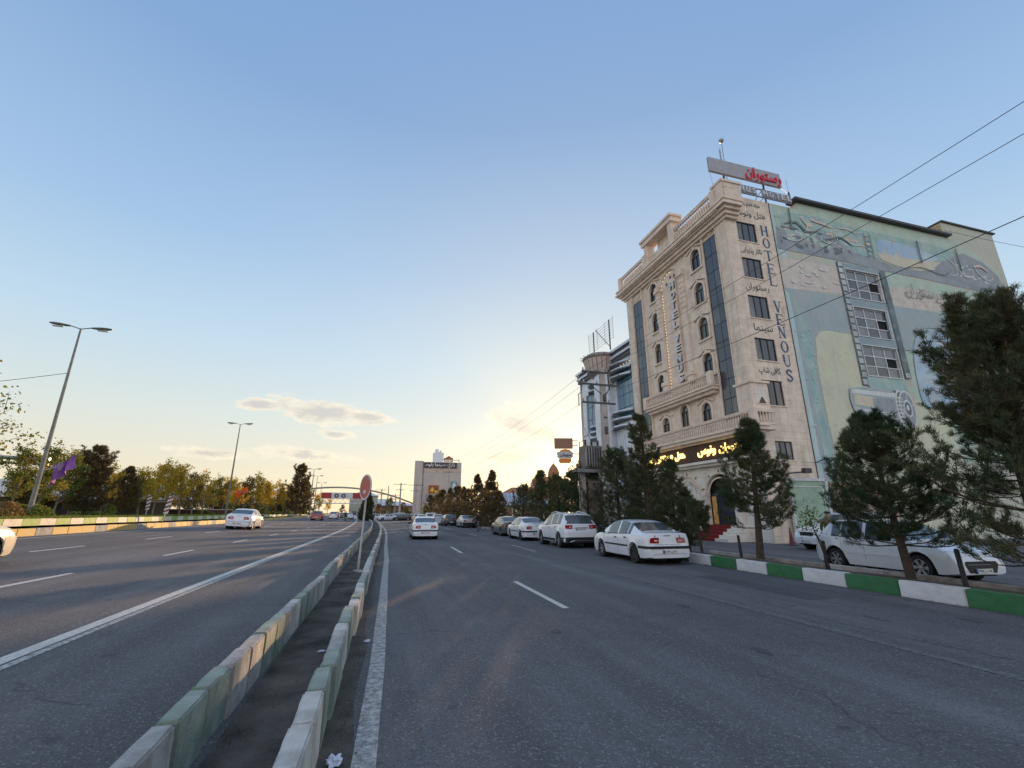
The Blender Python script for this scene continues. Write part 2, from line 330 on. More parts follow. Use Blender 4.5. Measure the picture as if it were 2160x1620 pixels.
def text(name, s, m, parent, width=None, height=None, M=None, ext=.01, at=(0, 0), weight=0.0, shear=0.0, spacing=1.0):
    """letters in the local XZ plane facing -Y, centred at at=(x, z); M maps that to the parent"""
    c = bpy.data.curves.new(name, 'FONT'); c.body = s; c.extrude = ext; c.offset = weight; c.shear = shear; c.space_character = spacing; c.resolution_u = 3
    t = bpy.data.objects.new(name, c); COL.objects.link(t)
    dg = bpy.context.evaluated_depsgraph_get(); dg.update(); me = bpy.data.meshes.new_from_object(t.evaluated_get(dg))
    bpy.data.objects.remove(t); bpy.data.curves.remove(c)
    xs = [v.co.x for v in me.vertices]; ys = [v.co.y for v in me.vertices]
    if not xs: return None
    w, h = max(xs) - min(xs), max(ys) - min(ys); cx_, cy_ = (max(xs) + min(xs)) / 2, (max(ys) + min(ys)) / 2
    kx = (width / w) if width else (height / h); ky = (height / h) if height else kx
    for v in me.vertices:
        q = Vector((at[0] + (v.co.x - cx_) * kx, -v.co.z, at[1] + (v.co.y - cy_) * ky)); v.co = M @ q if M else q
    me.materials.clear(); me.materials.append(m); me.name = name
    return link(name, me, parent)

# ================================================================ materials
M = {}
M['asphalt'] = asphalt('asphalt', (.135, .138, .148))
M['asphalt_left'] = asphalt('asphalt_left', (.138, .14, .148), .2, streak=True)
M['asphalt_lot'] = asphalt('asphalt_lot', (.14, .145, .155), .15, crack=False)
M['soil'] = mat('soil', (.12, .105, .09), .95, .3, 1.4, .9, 30, col2=(.022, .021, .02))
M['dust'] = mat('dust', (.11, .10, .088), .95, .3, 4, .6, 60, col2=(.045, .043, .04))
M['land'] = mat('land', (.20, .17, .13), .95, .2, .3)
M['line'] = worn_paint('line_paint', (.55, .56, .54), .55)
M['line_fresh'] = worn_paint('line_paint_fresh', (.66, .66, .62), .25)
M['line_faint'] = worn_paint('line_paint_faint', (.17, .175, .18), 1.0)
M['concrete'] = mat('concrete', (.42, .40, .37), .85, .2, 2.2, .35, 40, dirt=.6)
M['kerb_grey'] = mat('kerb_grey', (.40, .40, .385), .85, .18, 4, .5, 45, dirt=.75)
M['kerb_pale'] = mat('kerb_pale', (.56, .55, .52), .85, .15, 3, .5, 45, dirt=.55)
M['kerb_green'] = mat('kerb_green', (.18, .25, .20), .85, .2, 5, .5, 45, col2=(.31, .36, .32), dirt=.6)
M['kerb_darkgreen'] = mat('kerb_darkgreen', (.02, .055, .038), .8, .3, 5, .4, 45)
M['paint_white'] = mat('kerb_white_paint', (.62, .63, .65), .6, .08, 3, .25, 30, dirt=.35)
M['paint_green'] = mat('kerb_green_paint', (.035, .155, .06), .6, .12, 3, .25, 30, dirt=.25)
M['paint_lime'] = mat('kerb_lime_paint', (.28, .42, .12), .7, .12, 3)
M['paint_cream'] = mat('kerb_cream_paint', (.66, .62, .52), .7, .1, 3, dirt=.2)
M['kerb_yellow'] = mat('kerb_yellow_paint', (.62, .42, .10), .7, .2, 2.2, .3, 30, col2=(.50, .42, .25))
M['grass'] = mat('grass', (.11, .20, .03), .9, .3, 2, .8, 25, col2=(.20, .24, .05))
M['paver'] = mat('paver', (.23, .19, .18), .85, .2, 3, .3, 20)
M['curb_old'] = mat('curb_old', (.30, .27, .24), .9, .25, 3, .5, 30, dirt=.7)

def srange(s0, s1):
    out = []; s = s0
    while s < s1:
        out.append(s); s += .5 if s < 15 else 1.0 if s < 60 else 2.5 if s < 260 else 12
    return out + [s1]
def ribbon(name, t0, t1, z0, z1, m, s0=-25, s1=420, parent=None, kind=None, lift=0.0, flat=False, cols=1):
    b = MB(); ss = srange(s0, s1); vs = []
    for s in ss:
        for k in range(cols + 1):
            t = t0 + (t1 - t0) * k / cols; z = (z0 + (z1 - z0) * k / cols) if z0 is not None else GZ(t)
            vs.append(W(s, t, z + lift) if flat else RW(s, t, z + lift))
    n = cols + 1
    fs = [(i * n + k, i * n + k + 1, (i + 1) * n + k + 1, (i + 1) * n + k) for i in range(len(ss) - 1) for k in range(cols)]
    b.add(vs, fs); return b.build(name, m, parent, kind=kind, fixn=False)

# ---------------------------------------------------------------- the ground sheets
g = MB(); g.quad((-3000, -400, -.12), (3000, -400, -.12), (3000, 5000, -.12), (-3000, 5000, -.12)); o = g.build('ground', M['land'], kind='structure', fixn=False)
ribbon('road', -.45, 10.45, 0, 0, M['asphalt'], kind='structure')
ribbon('left_carriageway', -13.95, -1.0, GZ(-13.95), 0, M['asphalt_left'], kind='structure')
ribbon('median_bed', -1.02, -.30, .02, .02, M['soil'], kind='structure', cols=4)
ribbon('right_land', 10.55, 80, .0, .0, M['asphalt_lot'], kind='structure', lift=-.004, flat=False)
ribbon('service_lane', -19.1, -14.1, GZ(-14) , GZ(-14), M['paver'], kind='structure')
ribbon('lawn', -34, -19.2, 1.32, 1.32, M['grass'], kind='structure')
ribbon('far_left_land', -400, -34, 1.2, 1.25, M['land'], kind='structure', s0=-50, s1=420)
# gritty dust in the gutter beside the median kerb, ragged edge
b = MB(); rd = random.Random(4); ss = srange(-2, 120); vs = []
for s in ss: vs += [RW(s, -.34, .003), RW(s, -.06 + .03 * math.sin(s * 2.1) + .02 * rd.random(), .002)]
b.add(vs, [(2 * i, 2 * i + 1, 2 * i + 3, 2 * i + 2) for i in range(len(ss) - 1)]); b.build('gutter_dust', M['dust'], fixn=False, kind='structure')
b = MB()
for k in range(1700):                   # loose grit and crumbs along the kerb and in the bed
    s = 2.2 + 12 * rd.random() ** 1.6; side = rd.random(); t = rd.uniform(-.20, .02) if side < .6 else rd.uniform(-.95, -.4)
    p = RW(s, t, .008 if side < .6 else .026); r = rd.uniform(.002, .007)
    vs = [p + Vector((rd.uniform(-r, r), rd.uniform(-r, r), 0)) * 1.6 for _ in range(3)] + [p + Vector((0, 0, r * 1.3))]
    b.add(vs, [(0, 1, 3), (1, 2, 3), (2, 0, 3)])
o = b.build('grit', mat('grit', (.20, .18, .15), .9, .4, 40, col2=(.05, .05, .05))); tag(o, 'scattered grit and crumbs along the median kerb', 'gravel', kind='stuff')

# ---------------------------------------------------------------- painted lines
def line(s0, s1, t0, t1, m, name='lane_line', z=.004, z2=None):
    left = t0 < -1
    o = ribbon(name, t0, t1, GZ(t0) if left else z, GZ(t1) if left else z, M[m], s0, s1, kind='structure', lift=z if left else 0)
    return o
b = MB(); ss = srange(1.5, 130)
ETAB = [(3.5, -.055), (6, .035), (10, .10), (18, .17), (26, .10), (60, .08)]
def lut(tab, x): return next((a[1] + (c[1] - a[1]) * (x - a[0]) / (c[0] - a[0]) for a, c in zip(tab, tab[1:]) if a[0] <= x <= c[0]), tab[0][1] if x < tab[0][0] else tab[-1][1])
b.add([RW(s, lut(ETAB, s) + q, .004) for s in ss for q in (0, .165)], [(2 * i, 2 * i + 1, 2 * i + 3, 2 * i + 2) for i in range(len(ss) - 1)]); b.build('edge_line', M['line'], kind='structure', fixn=False)
line(-3, 200, -3.76, -3.60, 'line_fresh', 'solid_line'); line(-3, 70, -3.57, -3.48, 'line', 'solid_line')
line(14, 200, -13.1, -12.97, 'line', 'edge_line')
for k in range(-1, 17):
    s = 11.0 + 6.85 * k
    line(s, s + 2.35, -6.70, -6.57, 'line_fresh'); line(s - .2 + .0, s + 2.4, -10.05, -9.93, 'line_fresh')
for k in range(0, 8): line(8.3 + 12.1 * k, 11.7 + 12.3 * k, 3.30, 3.42, 'line_fresh')
for k in range(0, 6): line(20.3 + 14.2 * k, 24.4 + 14.2 * k, 6.62, 6.73, 'line')
line(1.5, 12.5, 6.45, 6.62, 'line_faint', 'worn_line')
b = MB()
for k in range(-3, 60):
    s = k * .9; b.add([RW(s, 7.3 + .25 * math.sin(k * .7), .004), RW(s, 7.36 + .25 * math.sin(k * .7), .004), RW(s + .7, 7.36 + .25 * math.sin(k * .7 + .7), .004), RW(s + .7, 7.3 + .25 * math.sin(k * .7 + .7), .004)], [(0, 1, 2, 3)])
b.build('tar_seam', M['line_faint'], kind='structure', fixn=False)

# ---------------------------------------------------------------- kerb blocks
def block_mesh(name, L, w, h, m, seed, tri=False, top=None):
    """one bevelled concrete block, a little chipped and out of true; length along +Y"""
    r = random.Random(seed); bm = bmesh.new()
    vs = [bm.verts.new(((w / 2) * sx * (1 + r.uniform(-.03, .03)), (L / 2 - .006) * sy, (h + r.uniform(-.006, .006)) if sz else -.04)) for sz in (0, 1) for sy in (-1, 1) for sx in (-1, 1)]
    for f in ((0, 2, 3, 1), (4, 5, 7, 6), (0, 1, 5, 4), (2, 6, 7, 3), (0, 4, 6, 2), (1, 3, 7, 5)): bm.faces.new([vs[i] for i in f])
    bmesh.ops.bevel(bm, geom=[e for e in bm.edges if max(v.co.z for v in e.verts) > .1], offset=.014, segments=2, affect='EDGES')
    bmesh.ops.subdivide_edges(bm, edges=[e for e in bm.edges if e.calc_length() > .2], cuts=5, use_grid_fill=True)
    for v in bm.verts:
        if v.co.z > .05:
            q = noise.noise(v.co * 7 + Vector((seed * 3.1, 0, 0))); v.co += Vector(noise.noise_vector(v.co * 11 + Vector((seed, 0, 0)))) * .005
            if q > .25 and v.co.z > h - .04: v.co.z -= (q - .25) * .05
    bmesh.ops.recalc_face_normals(bm, faces=bm.faces[:])
    me = bpy.data.meshes.new(name); bm.to_mesh(me); bm.free(); me.materials.append(M[m]); return me
def kerb(name, label, t, s0, s1, L, w, h, pattern, seed, zf=lambda t: 0.0, jit=.012, split=None, wob=.0):
    top = bpy.data.objects.new(name, None); COL.objects.link(top); top['kind'] = 'structure'
    r = random.Random(seed); lib = {}; s = s0; i = 0; far = MB(); count = 0
    mats = sorted({p for p in pattern}); matl = [M[p] for p in mats]
    while s < s1:
        pt = pattern[i % len(pattern)]; var = r.randrange(5)
        key = (pt, var)
        if key not in lib: lib[key] = block_mesh('kerb_block', L, w, h, pt, seed * 50 + var + 7 * len(lib))
        p = RW(s + L / 2, t, zf(t)); a = head(s + L / 2)
        dz = r.uniform(-1, 1) * jit; dx = r.uniform(-1, 1) * jit * .8; tw = r.uniform(-1, 1) * .012
        if split: dx += lut(split, s)
        if count < 290:
            o = link('kerb_block', lib[key], top); o.location = p + Vector((math.cos(a), math.sin(a), 0)) * dx + Vector((0, 0, dz)); o.rotation_euler = (r.uniform(-1, 1) * .006, r.uniform(-1, 1) * .015, a + tw)
            count += 1
        else:
            far.M = Matrix.Translation(p) @ Matrix.Rotation(a, 4, 'Z'); far.mi = mats.index(pt); far.box(-w / 2, w / 2, -L / 2, L / 2, -.04, h)
        s += L; i += 1
    if far.v: far.build('kerb_blocks_far', matl, top, kind='stuff')
    return top
pal = ['kerb_pale', 'kerb_grey', 'kerb_green', 'kerb_grey', 'kerb_pale', 'kerb_grey', 'kerb_green', 'kerb_green', 'kerb_pale', 'kerb_grey', 'kerb_green']
kerb('median_kerb', '', -1.09, 1.0, 130, .55, .14, .40, ['kerb_grey', 'kerb_grey', 'kerb_pale', 'kerb_grey', 'kerb_grey', 'kerb_green', 'kerb_green', 'kerb_grey', 'kerb_grey', 'kerb_green', 'kerb_green', 'kerb_grey', 'kerb_pale', 'kerb_green', 'kerb_green', 'kerb_grey', 'kerb_grey', 'kerb_pale', 'kerb_green', 'kerb_green', 'kerb_grey', 'kerb_grey'], 3, split=[(3, -.09), (7, -.03), (11.3, .02), (11.5, -.03), (40, -.05)])
kerb('median_kerb', '', -.245, .75, 130, .55, .14, .40, ['kerb_pale', 'kerb_pale', 'kerb_pale', 'kerb_pale', 'kerb_pale', 'kerb_pale', 'kerb_green', 'kerb_green', 'kerb_grey', 'kerb_pale', 'kerb_green', 'kerb_green', 'kerb_pale', 'kerb_green', 'kerb_pale', 'kerb_pale', 'kerb_green', 'kerb_green', 'kerb_grey', 'kerb_pale'], 8, split=[(3, -.11), (5, -.065), (7.2, -.05), (7.4, .0), (15, .03), (26, .05), (40, -.02)])
kerb('roadside_kerb', '', 10.62, -4.15, 15.0, 1.17, .22, .30, ['paint_green', 'paint_white'], 5, jit=.004)
kerb('roadside_kerb', '', 10.62, 15.05, 110, 1.17, .2, .20, ['kerb_grey', 'curb_old'], 6, jit=.004)
kerb('planting_kerb', '', 11.95, -4, 14.2, 1.6, .18, .30, ['curb_old', 'curb_old', 'concrete'], 7, jit=.008)
kerb('planting_kerb', '', 11.95, 15.3, 17, 1.6, .18, .12, ['curb_old'], 9, jit=.008)
kerb('yellow_kerb', '', -13.75, 10.0, 110, 1.0, .22, .28, ['kerb_yellow', 'kerb_yellow', 'kerb_grey', 'kerb_yellow'], 10, zf=lambda t: GZ(-13.95), jit=.006)
kerb('lawn_kerb', '', -19.2, 12, 190, 1.35, .2, .34, ['paint_cream', 'paint_lime'], 11, zf=lambda t: 1.0, jit=.003)
# earth in the planting strip
b = MB(); vs = []; ss = srange(-6, 110)
for s in ss: vs += [RW(s, 10.73, .22 + .03 * math.sin(s * 3)), RW(s, 11.3, .26 + .03 * math.sin(s * 1.7)), RW(s, 11.86, .20)]
b.add(vs, [(3 * i + k, 3 * i + k + 1, 3 * i + k + 4, 3 * i + k + 3) for i in range(len(ss) - 1) for k in (0, 1)]); b.build('planting_strip', mat('strip_earth', (.10, .08, .06), .95, .3, 4, .8, 40), kind='structure', fixn=False)

# pavers of the strip behind the yellow kerb (nearest ones one by one)
top = bpy.data.objects.new('paver_strip', None); COL.objects.link(top); top['kind'] = 'structure'
b = MB(); b.box(-.24, .24, -.24, .24, 0, .06); pm = b.build('paver_x', M['paver']); pme = pm.data; bpy.data.objects.remove(pm); r_ = random.Random(2)
for i in range(30):
    for k in range(2):
        s = 19 + i * .52; t = -14.25 - k * .52; o = link('paver', pme, top); o.location = RW(s, t, GZ(-14) - .035 + r_.uniform(-.006, .006)); o.rotation_euler = (0, 0, head(s))

# repairs, a manhole cover, stains and gutter debris
M['patch'] = asphalt('asphalt_patch', (.108, .11, .12), .1, crack=False, streak=False); M['patch_dark'] = asphalt('asphalt_patch_dark', (.085, .087, .096), .1, crack=False, streak=False)
def sheet(pts, m, z=.003, name='road_patch'):
    b = MB(); P = [RW(s, t, (GZ(t) if t < -1 else 0) + z) for s, t in pts]; b.add(P, [tuple(range(len(P)))]); return b.build(name, M[m], kind='structure', fixn=False)
r_ = random.Random(12)
def blobpts(s, t, ls, lt, n=14): return [(s + ls * math.cos(6.283 * k / n) * r_.uniform(.75, 1.1), t + lt * math.sin(6.283 * k / n) * r_.uniform(.7, 1.1)) for k in range(n)]
for s, t, ls, lt, m in ((16, 4.9, 3.2, .5, 'patch'), (27, 1.8, 5, .45, 'patch'), (9.5, 8.6, 1.8, .35, 'patch_dark'), (40, 6.0, 6, .6, 'patch_dark'), (14, -5.2, 3, .35, 'patch'), (30, -8.4, 6, .5, 'patch')): sheet([(s - ls, t - lt), (s + ls, t - lt * .96), (s + ls * 1.02, t + lt), (s - ls * .98, t + lt)], m)
for s, t, ls, lt in ((6.2, 7.9, .16, .05), (7.4, 9.3, .12, .05), (5.6, 9.2, .2, .06), (8.2, 8.4, .1, .04), (10.3, 9.0, .16, .05), (7.9, 5.5, .2, .09), (12.5, 9.2, .14, .06), (5.2, 4.7, .18, .08), (6.8, 2.6, .1, .08), (18, 9.4, .6, .3), (15, 9.1, .5, .25), (24, 9.5, .6, .3)): sheet(blobpts(s, t, ls, lt), 'patch_dark', .0045, 'oil_stain')
b = MB(); c = RW(21.5, 5.4, 0); b.lathe([(.001, .006), (.30, .006), (.31, .004), (.36, .004)], 24, 'z', tuple(c)); b.build('manhole_cover', mat('cast_iron', (.05, .048, .046), .6, .3, 30, .5, 60), kind='structure', fixn=False)
b = MB(); r_ = random.Random(31)
for k in range(2600):
    s = r_.uniform(3.5, 45) if k % 2 else r_.uniform(3.5, 18); t = 10.5 - abs(r_.gauss(0, .12)) if k % 5 else r_.uniform(10.8, 11.8); p = RW(s, t, .006 if t < 10.6 else .27); q = r_.uniform(.008, .028); a = r_.uniform(0, 6.28); dx, dy = q * math.cos(a), q * math.sin(a)
    b.add([p + Vector((dx, dy, .002)), p + Vector((-dy * .35, dx * .35, .006)), p + Vector((-dx, -dy, .002)), p + Vector((dy * .35, -dx * .35, .004))], [(0, 1, 2, 3)])
o = b.build('gutter_litter', mat('dead_needles', (.17, .12, .07), .95, .3, 60, col2=(.05, .04, .03)), fixn=False); tag(o, 'dry needles and dust gathered along the right hand kerb', 'debris', kind='stuff')
b = MB()
for k in range(900):                  # weeds and dry leaves in the median bed and its gutter
    s = 2.5 + 30 * r_.random() ** 1.8; t = r_.choice((r_.uniform(-.98, -.9), r_.uniform(-.42, -.34), r_.uniform(-.165, -.08), r_.uniform(-.9, -.4))); p = RW(s, t, .024 if t < -.3 else .008); h = r_.uniform(.01, .045); a = r_.uniform(0, 6.28)
    b.add([p + Vector((.006 * math.cos(a), .006 * math.sin(a), 0)), p - Vector((.006 * math.cos(a), .006 * math.sin(a), 0)), p + Vector((r_.uniform(-.02, .02), r_.uniform(-.02, .02), h))], [(0, 1, 2)])
o = b.build('weeds', mat('dry_weeds', (.09, .10, .04), .95, .3, 60, col2=(.12, .09, .05)), fixn=False); tag(o, 'small weeds and dry stalks growing along the median kerbs', 'weeds', kind='stuff')

# ================================================================ hotel
M['stone'] = mat('cream_stone', (.80, .685, .565), .75, .10, 1.2, .25, 12, dirt=.42, joints=(.8, .4))
M['stone_trim'] = mat('cream_trim', (.78, .65, .54), .7, .08, 2, .2, 20, dirt=.2)
M['stone_pale'] = mat('pale_stone', (.80, .75, .67), .7, .07, 1.5, .15, 20, dirt=.2, joints=(1.0, .5))
M['glass'] = mat('window_glass', (.035, .042, .055), .06, .1, .5, spec=.9)
M['glass_curtain'] = mat('curtained_glass', (.11, .11, .105), .1, .5, 2.0, spec=.9, stretch=(1, 6, .3))
M['glass_blue'] = mat('blue_glass', (.10, .20, .28), .08, .2, .4, spec=1.0)
M['curtain_glass'] = mat('curtain_glass', (.045, .05, .062), .12, .15, .35, spec=.9)
M['frame_dark'] = mat('dark_frame', (.03, .025, .022), .5)
M['frame_white'] = mat('white_frame', (.62, .64, .66), .5, dirt=.2)
M['slat_brown'] = mat('brown_slat', (.12, .058, .035), .6, .2, 3)
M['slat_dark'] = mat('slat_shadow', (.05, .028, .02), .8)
M['neon'] = mat('lit_letters', (1, .75, .25), .5, emit=((1.0, .70, .20), 2.2))
M['bulb'] = mat('warm_bulb', (1, .9, .7), .5, emit=((1.0, .82, .5), .7))
M['letter_white'] = mat('white_letter', (.68, .70, .72), .4, .05)
M['letter_navy'] = mat('navy_paint', (.045, .10, .22), .6, .25, 6)
M['script_ink'] = mat('script_paint', (.06, .11, .12), .7, .3, 6)
M['brick'] = mat('yellow_brick', (.42, .34, .18), .9, .2, 8, .4, 30)
M['metal_dark'] = mat('dark_steel', (.07, .07, .075), .5, .2, 6, metal=.4)
M['metal_grey'] = mat('grey_steel', (.26, .27, .28), .45, .15, 4, metal=.6)
M['carpet'] = mat('red_carpet', (.22, .02, .02), .95, .15, 20)
M['dark_room'] = mat('dark_interior', (.012, .012, .012), .9)
M['warm_wall'] = mat('lit_lobby', (.42, .24, .09), .7, .3, 4, emit=((1, .55, .15), .05))

hotel = thing('hotel_building', 'cream stone hotel with arched windows, balustrades and a painted mural on its side wall', 'hotel', W(21.5, 21.5), RZ)
H = hotel
FX = lambda d: (lambda p: (-d, p[0], p[1]))          # front wall point (y, z) at d metres proud of the face
SX = lambda d: (lambda p: (p[0], -d, p[1]))          # side wall point (x, z)
def arch(cy, w, zb, zt, n=10):
    r = w / 2; pts = [(cy - r, zb), (cy + r, zb)]
    for k in range(n + 1):
        a = math.pi * k / n; pts.append((cy + r * math.cos(a), zt - r * 1.05 + r * 1.05 * math.sin(a)))
    return pts
# body: front wall with openings, side wall, back and roof
wins = []
for cy in (8.9, 3.4):
    for zb in (10.85, 13.55, 16.3, 19.05): wins.append(arch(cy, 1.0, zb - .06, zb + 1.56))
for cy, zb, zt in ((8.8, 7.45, 8.85), (6.45, 7.45, 9.35), (4.1, 7.45, 9.0)): wins.append(arch(cy, .95, zb, zt))
niche = arch(6.75, 2.5, 10.8, 20.75, 16)
entr = [(2.3, .9), (5.0, .9)] + [(3.65 + 1.35 * math.cos(math.pi * k / 12), 2.7 + 1.4 * math.sin(math.pi * k / 12)) for k in range(13)]
b = MB()
b.holed([(0, 0), (13.1, 0), (13.1, 22), (0, 22)], wins + [niche, entr], FX(0), FX(-.17))
b.build('wall', M['stone'], H)
sidew = [(.8, 19.5, 2.4, 21.0), (.8, 16.7, 2.4, 18.2), (.8, 13.8, 2.4, 15.4), (.8, 10.9, 2.4, 12.4), (.8, 8.0, 2.4, 9.6), (1.1, 4.7, 2.4, 5.8)]
b = MB(); b.holed([(0, 0), (3.9, 0), (3.9, 23.1), (0, 23.1)], [[(a, c), (d, c), (d, e), (a, e)] for a, c, d, e in sidew], SX(0), SX(-.22)); b.build('wall', M['stone'], H)
mw = [(9.95, 16.5, 13.2, 18.75), (9.95, 13.55, 13.2, 15.75), (9.95, 10.65, 13.2, 12.85)]
M['mural_base'] = mat('mural_sage', (.50, .55, .46), .85, .16, .5, .3, 14, col2=(.56, .56, .49), dirt=.2, blotch=.35)
b = MB(); b.holed([(3.93, 0), (28.7, 0), (28.7, 25.2), (22.3, 25.2), (22.3, 23.75), (6.6, 23.75), (6.3, 23.15), (3.93, 23.15)], [[(a, c), (d, c), (d, e), (a, e)] for a, c, d, e in mw], SX(-.03), SX(-.25)); b.build('mural_wall', M['mural_base'], H)
b = MB(); b.box(.3, 28.68, .3, 13.0, 0, 22.0); b.box(6.6, 22.2, .05, 12.8, 22.0, 23.7); b.box(22.3, 28.68, .05, 6.0, 22.0, 25.15); b.build('core', M['stone'], H)
b = MB(); b.box(6.2, 22.6, -.35, .5, 23.75, 23.93); b.box(22.25, 28.95, -.12, 6, 25.2, 25.32); b.build('roof_edge', M['metal_dark'], H)
b = MB(); b.box(22.28, 22.31, .1, 2.2, 23.9, 25.15); b.build('brick_return', M['brick'], H)
b = MB(); b.tube([(3.93, -.02, 0), (3.93, -.02, 23.1)], .03, 5); b.build('downpipe', M['metal_dark'], H)

# arched windows: glass, mullions, surround
def arched_window(cy, w, zb, zt):
    r = w / 2; b = MB(); b.prism(arch(cy, w - .02, zb + .01, zt - .01), FX(-.12), FX(-.16)); g = b.build('window', M[('glass', 'glass_curtain', 'glass')[int(zb * 3 + cy) % 3]], H)
    b = MB(); b.box(.07, .12, cy - .025, cy + .025, zb, zt - r); b.box(.07, .12, cy - r, cy + r, zt - r - .04, zt - r + .02)
    for sgn in (-1, 1): b.box(.05, .12, cy + sgn * r - .03, cy + sgn * r + .03, zb, zt - r)
    b.build('frame', M['frame_dark'], g)
    b = MB(); pts_o = [(cy + (r + .2) * math.cos(math.pi * k / 14), zt - r + (r + .2) * math.sin(math.pi * k / 14)) for k in range(15)]
    pts_i = [(cy + r * math.cos(math.pi * k / 14), zt - r + r * math.sin(math.pi * k / 14)) for k in range(15)]
    poly = [(cy + r + .12, zb)] + pts_o + [(cy - r - .12, zb), (cy - r, zb)] + pts_i[::-1] + [(cy + r, zb)]
    b.prism(poly, FX(0), FX(.09)); b.build('surround', M['stone_trim'], g)
    b = MB(); b.prism([(cy - r - .42, zt + .0), (cy - r - .42, zt + .09), (cy - .12, zt + .36), (cy + .12, zt + .36), (cy + r + .42, zt + .09), (cy + r + .42, zt), (cy + r + .3, zt), (cy + .1, zt + .26), (cy - .1, zt + .26), (cy - r - .3, zt)], FX(0), FX(.14))
    b.box(-.14, 0, cy - .1, cy + .1, zt - .02, zt + .30); b.build('hood_moulding', M['stone_trim'], g)
    b = MB(); b.box(-.12, 0, cy - r - .2, cy + r + .2, zb - .12, zb); b.build('sill', M['stone_trim'], g)
for cy in (8.9, 3.4):
    for zb in (10.85, 13.55, 16.3, 19.05): arched_window(cy, 1.0, zb - .06, zb + 1.56)
for cy, zb, zt in ((8.8, 7.45, 8.85), (6.45, 7.45, 9.35), (4.1, 7.45, 9.0)): arched_window(cy, .95, zb, zt)

# tall dark glass strips, each pane a piece
for y0, y1, z0, z1 in ((1.05, 2.3, 7.45, 20.5), (10.75, 12.0, 7.45, 20.0)):
    b = MB(); b.box(-.05, .0, y0 - .1, y1 + .1, z0, z1 + .1); fr = b.build('glazing_strip', M['frame_dark'], H)
    n = 10
    for i in range(n):
        for k in range(2):
            a = y0 + (y1 - y0) * k / 2 + .02; c = z0 + (z1 - z0) * i / n + .025
            b = MB(); b.box(-.075 - .004 * ((i * 7 + k) % 3), -.05, a, a + (y1 - y0) / 2 - .04, c, c + (z1 - z0) / n - .05); b.build('pane', M['curtain_glass' if (i * 5 + k * 3) % 7 else 'glass_curtain'], fr)
    b = MB(); yc = (y0 + y1) / 2; b.prism([(yc - .45, z1 + .55), (yc, z1 + .85), (yc + .45, z1 + .55), (yc, z1 + .25)], FX(.0), FX(.07)); b.prism([(yc - .2, z1 + .55), (yc, z1 + .68), (yc + .2, z1 + .55), (yc, z1 + .42)], FX(.0), FX(.1)); b.build('diamond_panel', M['stone_trim'], H)
# pilasters and vertical trim
def pil(y0, y1, z0, z1, d=.12, m='stone_trim', name='pilaster'):
    b = MB(); b.box(-d, 0, y0, y1, z0, z1); return b.build(name, M[m], H, bevel=.01)
pil(.0, .95, 7.4, 21.2, .14, 'stone'); pil(12.2, 13.1, 7.4, 21.2, .14, 'stone')
pil(2.4, 2.52, 7.4, 21.2, .16); pil(10.5, 10.62, 7.4, 21.2, .16); pil(.97, 1.03, 7.4, 21.2, .2); pil(12.04, 12.1, 7.4, 21.2, .2)
for y0 in (4.9, 7.98):
    pil(y0, y0 + .52, 11.6, 19.4, .14)
    for q in range(7): pil(y0 - .03, y0 + .55, 16.7 + q * .42, 17.06 + q * .42, .18, name='quoin')
    b = MB(); b.box(-.34, 0, y0 - .08, y0 + .6, 11.3, 11.6); b.box(-.26, 0, y0 - .02, y0 + .54, 10.95, 11.3); b.box(-.32, 0, y0 - .08, y0 + .6, 10.75, 10.95); b.build('capital', M['stone_trim'], H)
    b = MB(); b.box(-.28, 0, y0 - .08, y0 + .6, 19.4, 19.7); b.box(-.22, 0, y0 - .03, y0 + .55, 19.7, 19.95); b.build('capital', M['stone_trim'], H)
b = MB(); b.box(.12, .17, 5.5, 8.0, 10.8, 20.7); b.build('niche_back', M['stone_trim'], H)
# bulbs round the niche
for k in range(36):
    z = 11.1 + k * .27 if k < 30 else None
    if z: y = 7.72; 
    else: a = math.pi * (k - 30) / 9; y = 6.75 + 1.0 * math.cos(a); z = 19.5 + 1.0 * math.sin(a)
    b = MB(); b.lathe([(.001, -.06), (.028, -.03), (.034, .01), (.001, .05)], 6, 'z', (-.02, y, z)); b.build('bulb', M['bulb'], H)
# HOTEL VENUS, raised letters one above the other
MF = Matrix.Rotation(-math.pi / 2, 4, 'Z')           # local XZ lettering turned to face -X
b = MB(); b.box(-.06, .11, 5.95, 6.72, 11.2, 19.8); b.build('letter_panel', M['stone_trim'], H)
for ch, z in zip('HOTEL', (19.15, 18.3, 17.45, 16.6, 15.8)): text('letter', ch, M['letter_white'], H, height=.60, width=.5, M=Matrix.Translation((-.14, 6.3, z)) @ MF, ext=.05, weight=.02)
for ch, z in zip('VENUS', (14.6, 13.8, 13.0, 12.2, 11.42)): text('letter', ch, M['letter_white'], H, height=.60, width=.5, M=Matrix.Translation((-.14, 6.3, z)) @ MF, ext=.08, weight=.02)
for ch, z in zip('HOTELVENUS', (19.15, 18.3, 17.45, 16.6, 15.8, 14.6, 13.8, 13.0, 12.2, 11.42)): text('letter_shadow', ch, M['metal_dark'], H, height=.60, width=.50, M=Matrix.Translation((-.085, 6.25, z - .035)) @ MF, ext=.02, weight=.012)  # dark offset copies put in as the shadow of the letters
for q, (y, z) in enumerate(((7.0, 19.6), (6.45, 20.0), (5.95, 19.9))):
    b = MB(); b.prism([(y + (.16 if k % 2 == 0 else .07) * math.sin(k * math.pi / 5), z + (.16 if k % 2 == 0 else .07) * math.cos(k * math.pi / 5)) for k in range(10)], FX(.05), FX(.09)); b.build('star', M['metal_dark'], H)

